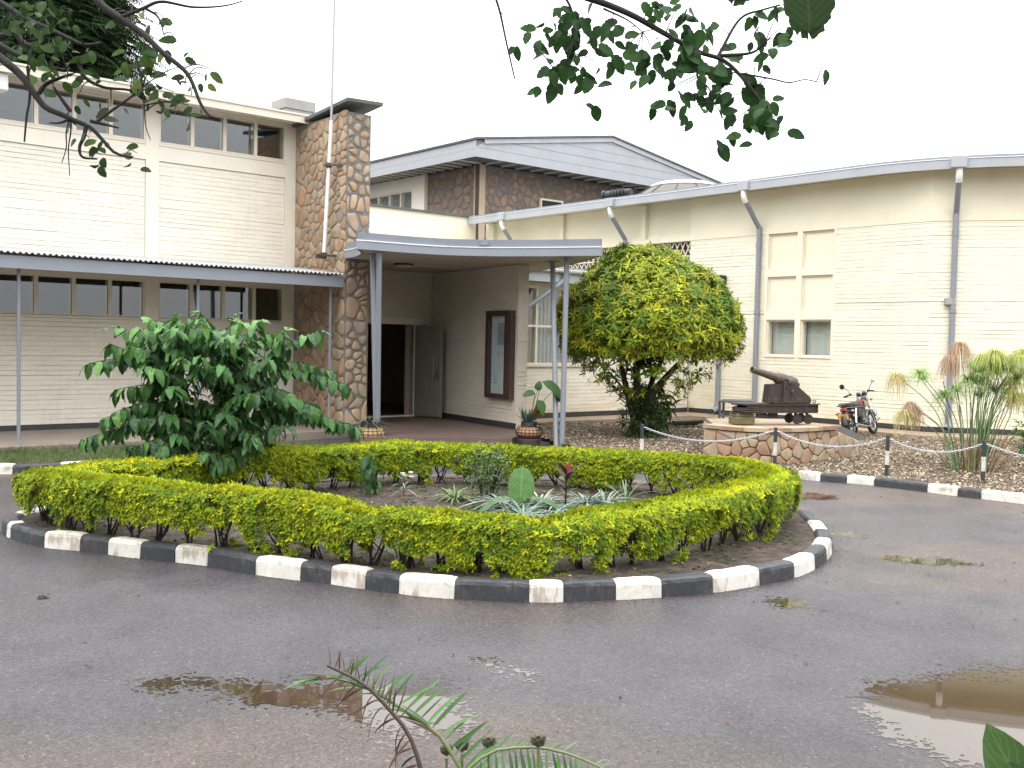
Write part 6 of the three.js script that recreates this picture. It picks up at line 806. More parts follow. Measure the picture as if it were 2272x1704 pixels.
  { const R = rng(731), sh = new THREE.Shape(), n = 60; for (let i = 0; i <= n; i++) { const a = i / n * 6.283 - 1.57, torn = Math.sin(a) < -0.3 ? 0.12 * R() + (i % 7 === 0 ? 0.12 : 0) : 0.02 * R(), r = 0.078 * (1 - torn); const x = Math.cos(a) * r * 0.86, y = Math.sin(a) * r * 1.15; i ? sh.lineTo(x, y) : sh.moveTo(x, y); } const g = new THREE.ShapeGeometry(sh, 6), p = g.attributes.position; for (let i = 0; i < p.count; i++) p.setZ(i, 0.5 * Math.abs(p.getX(i)) * 0.6 - 0.8 * p.getY(i) ** 2); const uv = g.attributes.uv; for (let i = 0; i < uv.count; i++) uv.setXY(i, p.getX(i) / 0.14 + 0.5, p.getY(i) / 0.18 + 0.5); g.computeVertexNormals(); const g2 = g.clone(); g2.rotateZ(0.1); g2.translate(0.735, 2.478, -2.64); mesh('leaf', g2, bm, big); const g3 = g.clone(); g3.scale(0.7, 0.8, 1); g3.rotateZ(-0.6); g3.translate(0.585, 2.54, -2.66); mesh('leaf', g3, bm, big); }
  mesh('stalk', taper([V(0.74, 2.52, -2.66), V(0.8, 2.7, -2.7), V(0.9, 3.0, -2.8)], 0.005, 0.007, 8, 6), M.bark, big);

  // ---- palm fronds and buds right in front of the camera
  const frond = (name, label, pts, r0, n, len, dirs, mats, seed, bend = 0.5, sm) => {
    const R = rng(seed), b = wthing(name, label, 'palm frond', pts[0].clone()), c = new THREE.CatmullRomCurve3(pts, false, 'centripetal'); mesh('stalk', taper(pts, r0, r0 * 0.35, 28, 7), sm, b); const g = [leafGeo(1, 0.075, 6, 0.5, bend, 0, 0.6), leafGeo(1, 0.06, 6, 0.5, bend * 1.5, 0, 0.6), leafGeo(1, 0.085, 6, 0.4, bend * 0.6, 0, 0.6)];
    for (let i = 0; i < n; i++) for (const side of [-1, 1]) { const d = dirs[side < 0 ? 0 : 1]; if (!d) continue; const u = d.from + (d.to - d.from) * (i + 0.3 * R()) / n, p = c.getPointAt(clamp(u)), t = c.getTangentAt(clamp(u)), v = V(...d.dir).add(t.multiplyScalar(d.along)).add(rdir(R).multiplyScalar(d.mess)); meshAt('leaflet', g[i % 3], mats[side < 0 ? 0 : 1][Math.floor(R() * mats[side < 0 ? 0 : 1].length)], b, orient(p, v, V(...d.up).add(rdir(R).multiplyScalar(0.3)), len * d.len * lerp(0.75, 1.15, R()) * (0.65 + 0.35 * Math.sin(u * 3)))); }
    return b;
  };
  const gl = (r, g, b) => leafMat(r, g, b, { map: null, transmission: 0.35, clearcoat: 0.2 }), green = [gl(0.085, 0.18, 0.06), gl(0.13, 0.24, 0.09), gl(0.06, 0.135, 0.045)], brown = [gl(0.07, 0.04, 0.03), gl(0.04, 0.022, 0.018), gl(0.10, 0.06, 0.04)], mixd = [...green, brown[2]];
  M.frondDark = mat({ color: rgb(0.055, 0.035, 0.028), roughness: 0.6 }); M.frondGreen = mat({ color: rgb(0.13, 0.155, 0.06), roughness: 0.6 });
  frond('palm_frond', 'drooping palm frond with brown dried leaflets at the bottom edge', P([[-0.09, 0.0, -2.15], [-0.148, 0.45, -2.15], [-0.167, 0.606, -2.16], [-0.182, 0.682, -2.16], [-0.21, 0.749, -2.17], [-0.258, 0.807, -2.17], [-0.306, 0.854, -2.17], [-0.344, 0.874, -2.17], [-0.387, 0.894, -2.17]]), 0.0095, 20, 0.08, [{ from: 0.6, to: 0.97, dir: [-0.85, -0.55, 0.3], along: 0.1, mess: 0.4, up: [-0.4, 0.6, 0.8], len: 1.15 }, { from: 0.8, to: 1.0, dir: [0.5, 0.75, 0.1], along: 0.3, mess: 0.35, up: [0.2, 0.3, 1], len: 0.7 }], [brown, brown], 741, 0.8, M.frondDark);
  frond('palm_frond', 'green palm frond leaning across the brown one at the bottom edge', P([[0.06, 0.0, -2.2], [-0.03, 0.4, -2.2], [-0.06, 0.57, -2.21], [-0.1, 0.66, -2.21], [-0.15, 0.73, -2.22], [-0.21, 0.77, -2.22], [-0.27, 0.81, -2.22], [-0.34, 0.84, -2.22], [-0.40, 0.85, -2.22], [-0.47, 0.835, -2.22]]), 0.008, 22, 0.085, [{ from: 0.56, to: 0.93, dir: [0.72, 0.62, -0.1], along: 0.05, mess: 0.16, up: [-0.3, 0.3, 1], len: 1.25 }, { from: 0.66, to: 1.0, dir: [-0.15, 0.1, 0.3], along: 0.95, mess: 0.22, up: [0, 1, 0.5], len: 1.15 }], [green, mixd], 742, 0.3, M.frondGreen);
  frond('palm_frond', 'arching palm frond with combed hanging leaflets at the bottom edge', P([[-0.14, 0.0, -2.15], [-0.13, 0.4, -2.15], [-0.115, 0.57, -2.16], [-0.09, 0.66, -2.16], [-0.03, 0.71, -2.17], [0.03, 0.722, -2.17], [0.08, 0.722, -2.17], [0.14, 0.71, -2.17], [0.21, 0.685, -2.16], [0.27, 0.65, -2.16]]), 0.0065, 26, 0.12, [{ from: 0.66, to: 0.99, dir: [-0.25, -0.8, 0.5], along: 0.35, mess: 0.12, up: [0, 0.7, 0.8], len: 1.0 }, { from: 0.66, to: 0.95, dir: [0.1, 0.35, -0.55], along: 0.5, mess: 0.1, up: [0, 1, 0.1], len: 0.55 }], [green, green], 743, 0.4, M.frondGreen);
  // seed heads standing on the arching frond's plant
  const budM = leafMat(0.13, 0.125, 0.085, { map: null, transmission: 0.1 });
  [[0.072, 0.738, -2.14, 0.75, 'highest seed head, right of the others'], [-0.035, 0.71, -2.2, 0.7, 'seed head at the left end of the arching frond'], [-0.095, 0.68, -2.25, 0.7, 'seed head just right of the crossing stalks'], [-0.13, 0.67, -2.25, 0.65, 'leftmost seed head between the crossing stalks']].forEach(([x, y, z, s, w], i) => { const R = rng(750 + i), b = wthing('seed_head', `small scaly grey-green bud, ${w}`, 'bud', V(x, y, z), 'scaly buds among the palm fronds'); mesh('stalk', taper([V(x + 0.01, 0.0, z - 0.01), V(x + 0.008, y * 0.6, z), V(x, y - 0.01, z)], 0.004, 0.003, 8, 6), M.frondGreen, b); mesh('core', strip(lathe([[0, -0.004], [0.008 * s, 0], [0.0125 * s, 0.012 * s], [0.011 * s, 0.026 * s], [0.005 * s, 0.036 * s], [0, 0.038 * s]], 14).translate(x, y, z)), budM, b); const sc = leafGeo(0.016 * s, 0.016 * s, 4, 0.5, -0.35, 0, 0.45); for (let k = 0; k < 22; k++) { const a = k * 2.4, h = k / 22, rr = 0.0125 * s * Math.sin(0.7 + 2.0 * h); meshAt('scale', sc, budM, b, orient(V(x + Math.cos(a) * rr, y + 0.028 * s * h, z + Math.sin(a) * rr), V(Math.cos(a) * 0.35, 1, Math.sin(a) * 0.35), V(Math.cos(a), 0, Math.sin(a)))); } });
  // big leaf at the bottom right corner
  const cl = wthing('corner_leaf', 'large fleshy green leaf in the bottom right corner', 'leaf', V(1.0, 0.82, -1.87)), cg = leafGeo(0.22, 0.12, 10, 0.25, 0.35, 0.03);
  meshAt('leaf', cg, leafMat(0.06, 0.12, 0.03, { clearcoat: 0.4, clearcoatRoughness: 0.3 }), cl, orient(V(1.025, 0.69, -1.88), V(-0.55, 1, 0.1), V(-0.3, 0.3, 1))); mesh('stalk', taper([V(1.1, 0.0, -1.9), V(1.06, 0.5, -1.9), V(1.025, 0.695, -1.88)], 0.01, 0.006, 8, 6), M.frondGreen, cl);
  const cg2 = leafGeo(0.2, 0.11, 8, 0.3, 0.5, 0.02); meshAt('leaf', cg2, leafMat(0.035, 0.07, 0.03, { clearcoat: 0.3 }), cl, orient(V(1.045, 0.67, -1.86), V(-0.3, 0.8, 0.5), V(0.2, 0.5, 1)));
}
// ---- the trees the viewer stands among: they close the low sky behind the camera and show in the panes
{
  const R = rng(771), clump = sprig(9, 0.5, 0.22, 0.8, 773, 2), lm = plainLeaf({ transmission: 0.2 }), Ms = [], Cs = []; const spots = [[-13, 8, 8.5], [-6, 12, 9.5], [1.5, 9.5, 8.5], [8, 12, 9.5], [15, 12, 8], [-18, 1, 8]];
  const build = (h) => { const m = [], c = []; for (let i = 0; i < 620; i++) { const d = rdir(R), k = Math.pow(R(), 0.4), p = V(d.x * 3.2 * k, h * 0.58 + d.y * h * 0.44 * k, d.z * 3.2 * k); if (p.y < 1.2) continue; m.push(orient(p, V(d.z, 0.2, -d.x), d.clone().add(V(0, 0.4, 0)), lerp(0.7, 1.4, R()))); c.push(colj(mixc(DGRN, [0.05, 0.09, 0.02], R()), R, 0.3)); } return [m, c]; };
  const t = wthing('garden_tree', 'broad garden tree behind the viewer, first in the row', 'tree', V(spots[0][0], 0, spots[0][1]), 'garden trees on the near side of the drive'); offs.set(t, V(0, 0, 0));
  mesh('trunk', taper([V(0, -0.05, 0), V(0.1, 1.5, 0.05), V(0, 4.5, 0)], 0.24, 0.12, 10, 8), M.bark, t); const [m, c] = build(8.5); inst('crown', clump, lm, m, c, t);
  spots.slice(1).forEach(([x, z, h], i) => { const k = t.clone(); k.name = numbered('garden_tree'); k.userData = { ...t.userData }; k.position.set(x, 0, z); k.rotation.y = x * 1.7; k.scale.setScalar(h / 8.5); k.userData.label = `broad garden tree behind the viewer, ${['the second', 'the third', 'the fourth', 'the fifth', 'the one nearest the left wing', 'the last'][i]} in the row`; scene.add(k); });
}

// ================================================================ objects
// ---- stone-clad platform
{
  const R = rng(801), b = wthing('stone_platform', 'low platform clad in crazy-paved sandstone under the cannon', 'platform', V(3.6, 0.05, -14.3));
  const A = [2.66, -13.98], B = [3.28, -13.4], C = [4.52, -14.12], D = [5.06, -14.72], line = spline([A, [2.92, -13.62], B, [3.75, -13.55], C], 26, false), topP = [...line, [4.6, -14.3], [4.3, -15.6], [2.9, -15.4]];
  mesh('core', prism(offsetLine(line, 0.02).concat([[4.6, -14.32], [4.3, -15.58], [2.92, -15.38]]), 0, 0.47), M.mortarDark, b);
  const f = lineOf(line, false, 1), Lf = f.total, wing = lineOf([C, D], false, 1), Lw = wing.total;
  const face = (u, v, w) => { const [x, z, nx, nz] = u < Lf ? f(clamp(u, 0.001, Lf - 0.001)) : wing(clamp(u - Lf, 0.001, Lw - 0.001)); return V(x - nx * w, v, z - nz * w); };
  const bound = [[0, 0.0], [Lf + Lw, 0.0], [Lf + Lw, 0.27], [Lf, 0.47], [0, 0.47]];
  mesh('wing_core', (() => { const P = [[C[0], C[1]], [D[0], D[1]], [D[0] - 0.1, D[1] - 0.3], [C[0] - 0.1, C[1] - 0.3]]; const g = prism(P, 0, 1), p = g.attributes.position; for (let i = 0; i < p.count; i++) if (p.getY(i) > 0.5) { const k = clamp((p.getX(i) - C[0]) / (D[0] - C[0])); p.setY(i, lerp(0.468, 0.26, k)); } const sh = face(0, 0, 0); g.translate(-0.0, 0, -0.03); g.computeVertexNormals(); return g; })(), M.mortarDark, b);
  // side toward the left end
  for (const P of cells(scatter(50, bound, R, 5), bound)) mesh('cladding_stone', stoneGeo(P, face, 0.0075, 0.012, 0.006, 0, R), M.slabs[Math.floor(R() * 4.99)], b);
  // top coping in separate slabs
  for (let i = 0; i < 7; i++) { const u0 = i / 7 * Lf + 0.004, u1 = (i + 1) / 7 * Lf - 0.004, n = 5, o = [], q = []; for (let k = 0; k <= n; k++) { const [x, z, nx, nz] = f(clamp(lerp(u0, u1, k / n), 0.002, Lf - 0.002)), ov = 0.035 + 0.012 * (R() - 0.5); o.push([x - nx * ov, z - nz * ov]); q.push([x + nx * 0.24, z + nz * 0.24]); } mesh('coping_stone', prism([...o, ...q.reverse()], 0.478 + 0.004 * R(), 0.528 + 0.008 * R()), M.slabs[i % 5], b); }
  { const pos = [], w = 0.04, P = (x, z, y, o) => [x - o * 0.67, y, z + o * 0.74]; const a0 = P(C[0], C[1], 0.475, w), a1 = P(D[0], D[1], 0.275, w), b0 = P(C[0], C[1], 0.475, -0.2), b1 = P(D[0], D[1], 0.275, -0.2), up = (p) => [p[0], p[1] + 0.04, p[2]]; const q = (a, c, d, e) => pos.push(...a, ...c, ...d, ...a, ...d, ...e); q(up(a0), up(a1), up(b1), up(b0)); q(a0, a1, up(a1), up(a0)); q(a1, b1, up(b1), up(a1)); q(b0, up(b0), up(b1), b1); q(a0, b0, b1, a1); q(a0, up(a0), up(b0), b0); const g = new THREE.BufferGeometry(); g.setAttribute('position', new THREE.Float32BufferAttribute(pos, 3)); g.computeVertexNormals(); mesh('coping_stone', buv(g), M.mortarDark, b); }
  mesh('paved_top', prism(offsetLine(line, 0.2).concat([[4.55, -14.3], [4.28, -15.56], [2.94, -15.36]]), 0.47, 0.512), M.pathConcrete, b);
}
function offsetLine(P, d) { return P.map((p, i) => { const a = P[Math.max(0, i - 1)], b = P[Math.min(P.length - 1, i + 1)], x = b[0] - a[0], z = b[1] - a[1], l = Math.hypot(x, z); return [p[0] + z / l * d, p[1] - x / l * d]; }); }
// ---- cannon: written along x (muzzle at -x), then turned
{
  const base = V(3.25, 0.52, -14.22), c = thing('cannon', 'old rusty cannon on an iron slide carriage on the stone platform', 'cannon', base, Math.atan2(0.33, 1.06));
  const g = (n, q, m) => mesh(n, q, m, c);
  // masonry pivot block
  g('pivot_block', [rbx(-0.16, 0.12, 0.0, 0.105, -0.13, 0.12, 0.012), rbx(-0.15, 0.11, 0.106, 0.155, -0.12, 0.11, 0.012)], paint(0.14, 0.115, 0.05, { seed: 45, vary: 0.3, amt: 0.5, stain: [0.06, 0.05, 0.03], m: 0.3, rough: 0.9, bump: 0.006 }));
  // slide: two I-beams, bowed front plates, cross ties
  for (const z of [-0.13, 0.13]) g('slide_beam', [bx(-0.02, 1.1, 0.165, 0.178, z - 0.03, z + 0.03), bx(-0.02, 1.1, 0.178, 0.272, z - 0.008, z + 0.008), bx(-0.02, 1.1, 0.272, 0.286, z - 0.032, z + 0.032), bx(1.02, 1.13, 0.286, 0.294, z - 0.035, z + 0.035)], M.rust);
  for (const [y0, y1, r] of [[0.16, 0.172, 0.17], [0.185, 0.24, 0.155], [0.272, 0.29, 0.175]]) { const s = new THREE.CylinderGeometry(r, r, y1 - y0, 28, 1, false, Math.PI, Math.PI); s.translate(-0.0, (y0 + y1) / 2, 0); g('front_plate', strip(s), M.rust); }
  g('front_plate', [bx(-0.16, 0.3, 0.287, 0.297, -0.15, 0.15)], M.rust);
  for (const x of [0.06, 0.4, 0.7, 1.06]) g('cross_tie', bx(x, x + 0.035, 0.18, 0.26, -0.121, 0.121), M.rust);
  for (const z of [-0.165, 0.165]) for (let i = 0; i < 3; i++) g('clamp_strap', bx(-0.08 + i * 0.02, 0.14, 0.182 + i * 0.03, 0.192 + i * 0.03, z - 0.006, z + 0.006), M.rustPale);
  for (let i = 0; i < 11; i++) g('rivet', (() => { const s = new THREE.SphereGeometry(0.0075, 6, 5); s.translate(0.06 + i * 0.1, 0.225 + (i % 2) * 0.02, 0.14); return strip(s); })(), M.rust);
  // rear truck wheels
  for (const x of [0.80, 0.985]) for (const z of [-0.10, 0.10]) { const w = lathe([[0.012, -0.02], [0.066, -0.02], [0.07, -0.012], [0.07, 0.012], [0.066, 0.02], [0.03, 0.016], [0.012, 0.02]], 26); w.rotateX(Math.PI / 2); w.translate(x, 0.075, z); const m = g('wheel', strip(w), M.rust); const ax = new THREE.CylinderGeometry(0.012, 0.012, 0.07, 10); ax.rotateX(Math.PI / 2); ax.translate(x, 0.075, z); mesh('axle', strip(ax), M.rustPale, m); }
  for (const x of [0.80, 0.985]) g('wheel_bracket', [bx(x - 0.02, x + 0.02, 0.08, 0.164, -0.07, -0.055), bx(x - 0.02, x + 0.02, 0.08, 0.164, 0.055, 0.07)], M.rust);
  g('stop_block', [bx(0.42, 0.52, 0.10, 0.163, -0.05, 0.05), bx(0.33, 0.4, 0.12, 0.15, -0.12, -0.04)], M.rust);
  // carriage cheeks: tall at the front, sloping to the rear
  for (const z of [-0.11, 0.11]) {
    const sh = new THREE.Shape([[0.56, 0.30], [1.0, 0.30], [1.015, 0.345], [0.985, 0.385], [0.83, 0.50], [0.72, 0.60], [0.575, 0.60]].map(([x, y]) => new THREE.Vector2(x, y))), e = new THREE.ExtrudeGeometry(sh, { depth: 0.016, bevelEnabled: true, bevelSize: 0.003, bevelThickness: 0.003, bevelSegments: 1 }); e.translate(0, 0, z - 0.008); const m = g('cheek', buv(e), M.rust);
    const rim = tube([V(0.572, 0.30, z), V(0.575, 0.60, z), V(0.72, 0.60, z), V(0.83, 0.50, z), V(0.985, 0.385, z), V(1.01, 0.34, z)], 0.012, 30, 6, false); mesh('cheek_flange', strip(rim), M.rust, m);
    const s = z > 0 ? 1 : -1; for (let i = 0; i < 13; i++) { const p = i < 6 ? [0.6, 0.34 + i * 0.045] : [0.63 + (i - 6) * 0.055, 0.325]; const q = new THREE.SphereGeometry(0.0065, 6, 5); q.translate(p[0], p[1], z + s * 0.012); mesh('rivet', strip(q), M.rustPale, m); }
    const cap = lathe([[0.0, 0.0], [0.036, 0.0], [0.036, 0.014], [0.02, 0.022], [0, 0.022]], 18); cap.rotateX(s * Math.PI / 2); cap.translate(0.66, 0.60, z + s * 0.012); mesh('trunnion', strip(cap), M.rustPale, m);
    mesh('trunnion_strap', [bx(0.61, 0.71, 0.634, 0.646, z - 0.02, z + 0.02), bx(0.655, 0.685, 0.646, 0.662, z - 0.014, z + 0.014)], M.steel, m);
    if (z > 0) { mesh('hand_gear', [tube([V(0.70, 0.50, z + 0.03), V(0.685, 0.46, z + 0.045), V(0.70, 0.42, z + 0.045), V(0.70, 0.37, z + 0.03)], 0.007, 12, 6), strip(new THREE.TorusGeometry(0.022, 0.006, 6, 16).translate(0.698, 0.465, z + 0.025)), rod(V(0.698, 0.465, z), V(0.698, 0.465, z + 0.04), 0.008)], M.rustPale, m); mesh('chain_loop', tube([V(0.6, 0.56, z + 0.016), V(0.61, 0.51, z + 0.02), V(0.65, 0.50, z + 0.02), V(0.67, 0.54, z + 0.016)], 0.005, 12, 5), M.rust, m); }
  }
  g('transom', [bx(0.565, 0.58, 0.302, 0.56, -0.10, 0.10), bx(0.40, 0.565, 0.298, 0.32, -0.12, 0.12), bx(0.985, 1.0, 0.302, 0.38, -0.10, 0.10)], M.rust);
  g('front_shield', (() => { const sh = new THREE.Shape([[0.34, 0.30], [0.60, 0.30], [0.60, 0.58], [0.37, 0.56]].map(([x, y]) => new THREE.Vector2(x, y))), e = new THREE.ExtrudeGeometry(sh, { depth: 0.17, bevelEnabled: false }); e.translate(0, 0, -0.085); return buv(e); })(), M.rust);
  // barrel
  const prof = [[0.0, 0], [0.02, 0.0], [0.028, 0.004], [0.04, 0.012], [0.07, 0.02], [0.085, 0.04], [0.088, 0.07], [0.087, 0.16], [0.083, 0.24], [0.08, 0.33], [0.075, 0.335], [0.073, 0.345], [0.062, 0.35], [0.06, 0.36], [0.052, 0.52], [0.044, 0.735], [0.047, 0.74], [0.047, 0.755], [0.032, 0.755], [0.029, 0.72], [0.028, 0.5], [0, 0.5]];
  const bl = lathe(prof, 36), dir = V(-0.963, 0.27, 0); bl.applyQuaternion(new THREE.Quaternion().setFromUnitVectors(V(0, 1, 0), dir)); bl.translate(0.84, 0.565, 0); const br = g('barrel', strip(bl), M.rustPale);
  const at = (k) => V(0.84 + dir.x * k, 0.565 + dir.y * k, 0); const kn = new THREE.SphereGeometry(0.032, 16, 12); const kp = at(-0.02); kn.translate(kp.x, kp.y, 0); mesh('breech_knob', strip(kn), M.rust, br);
  const rg = new THREE.TorusGeometry(0.0815, 0.006, 8, 32); rg.rotateX(Math.PI / 2); rg.applyQuaternion(new THREE.Quaternion().setFromUnitVectors(V(0, 1, 0), dir)); const rp = at(0.25); rg.translate(rp.x, rp.y, 0); mesh('barrel_ring', strip(rg), M.rustPale, br);
  // lifting eye at the rear
  const ey = new THREE.TorusGeometry(0.022, 0.007, 8, 20); ey.translate(1.06, 0.325, 0.12); g('lifting_eye', strip(ey), M.rust);
  g('end_hook', [tube([V(1.1, 0.29, 0.13), V(1.14, 0.295, 0.13), V(1.155, 0.285, 0.13)], 0.007, 8, 6), bx(1.095, 1.11, 0.165, 0.285, -0.15, 0.15)], M.rust);
}
// ---- grey metal rack behind the platform
{
  const b = wthing('metal_rack', 'low grey metal frame with mesh top standing behind the cannon platform', 'rack', V(3.8, 0.05, -17.6)), y = 0.66, rackM = mat({ color: rgb(0.10, 0.105, 0.115), roughness: 0.5 }), P = [V(3.55, 0, -17.3), V(4.15, 0, -17.45), V(4.25, 0, -18.0), V(3.75, 0, -17.95)];
  for (const p of P) mesh('leg', rod(V(p.x, 0.04, p.z), V(p.x, y, p.z), 0.022), rackM, b);
  for (let i = 0; i < 4; i++) { const a = P[i], c = P[(i + 1) % 4]; for (const h of [y, 0.42, 0.16]) mesh('rail', bar(V(a.x, h, a.z), V(c.x, h, c.z), 0.028, 0.028), rackM, b); }
  for (let i = 1; i < 12; i++) { const k = i / 12; mesh('mesh_bar', rod(P[0].clone().lerp(P[3], k).setY(y + 0.012), P[1].clone().lerp(P[2], k).setY(y + 0.012), 0.005, 0.005, 5), rackM, b); mesh('mesh_bar', rod(P[0].clone().lerp(P[1], k).setY(y + 0.012), P[3].clone().lerp(P[2], k).setY(y + 0.012), 0.005, 0.005, 5), rackM, b); }
}
// ---- timber offcuts lying by the annex wall
{ const b = wthing('timber_offcuts', 'weathered boards lying on the ground right of the round tree', 'boards', V(3.2, 0.06, -19.3)); for (let i = 0; i < 4; i++) mesh('board', rbx(-0.5, 0.5, 0, 0.03, -0.04, 0.04, 0.004).rotateY(0.35 + 0.1 * i).translate(3.1 + 0.1 * i, 0.085 + 0.031 * i, -19.3 + 0.07 * i), M.rustPale, b); }
// ---- black and white posts with chains
{
  const bk = M.kerbBlack, wh = M.kerbWhite, pos = [[1.72, -13.3, 'leftmost, in front of the round tree', 1], [3.46, -13.26, 'in front of the stone platform', 1], [4.6, -12.37, 'between the platform and the papyrus', 1], [5.56, -11.9, 'nearest the papyrus clump, right of the others', 1], [7.0, -11.0, '', 0]];
  pos[1] = [3.44, -13.18, pos[1][2], 1];
  const h = 0.52; pos.forEach(([x, z, w, seen]) => { if (!seen) return; const p = wthing('chain_post', `black and white banded metal post, ${w}`, 'post', V(x, 0.03, z), 'posts of the chain fence'); mesh('post', rod(V(x, 0.02, z), V(x, h + 0.03, z), 0.024, 0.024, 14), bk, p); mesh('white_band', rod(V(x, 0.20, z), V(x, 0.37, z), 0.0255, 0.0255, 14), wh, p); mesh('cap', rod(V(x, h + 0.031, z), V(x, h + 0.043, z), 0.028, 0.025, 14), bk, p); mesh('base_ring', rod(V(x, 0.02, z), V(x, 0.06, z), 0.06, 0.05, 12), M.soil, p); });
  const link = new THREE.TorusGeometry(0.017, 0.0052, 6, 12); link.scale(0.68, 1, 1); link.rotateX(Math.PI / 2); const lk = strip(link);
  const galv = mat({ color: rgb(0.48, 0.49, 0.5), roughness: 0.4, metalness: 0.6 });
  for (let i = 0; i + 1 < pos.length; i++) {
    const [ax, az] = pos[i], [bx2, bz] = pos[i + 1], y0 = h + 0.01, sag = [0.17, 0.16, 0.14, 0.16][i], n = Math.round(Math.hypot(bx2 - ax, bz - az) * 1.03 / 0.0255), gs = []; const at = (t) => V(lerp(ax, bx2, t), y0 - 4 * sag * t * (1 - t), lerp(az, bz, t));
    for (let k = 0; k < n; k++) { const t = (k + 0.5) / n, p = at(t), d = at(Math.min(1, t + 0.01)).sub(at(Math.max(0, t - 0.01))); gs.push(lk.clone().applyMatrix4(orient(p, d, k % 2 ? V(0, 1, 0) : V(d.z, 0, -d.x), 1))); }
    const c = wthing('chain', ['galvanised chain hanging from the leftmost post to the one before the platform', 'galvanised chain hanging across the right half of the stone platform', 'galvanised chain hanging in front of the papyrus clump', 'galvanised chain running from the last post out of view on the right'][i], 'chain', V(ax, y0, az), 'chains of the fence'); mesh('links', mergeGeometries(gs), galv, c).userData.kind = 'stuff';
  }
}
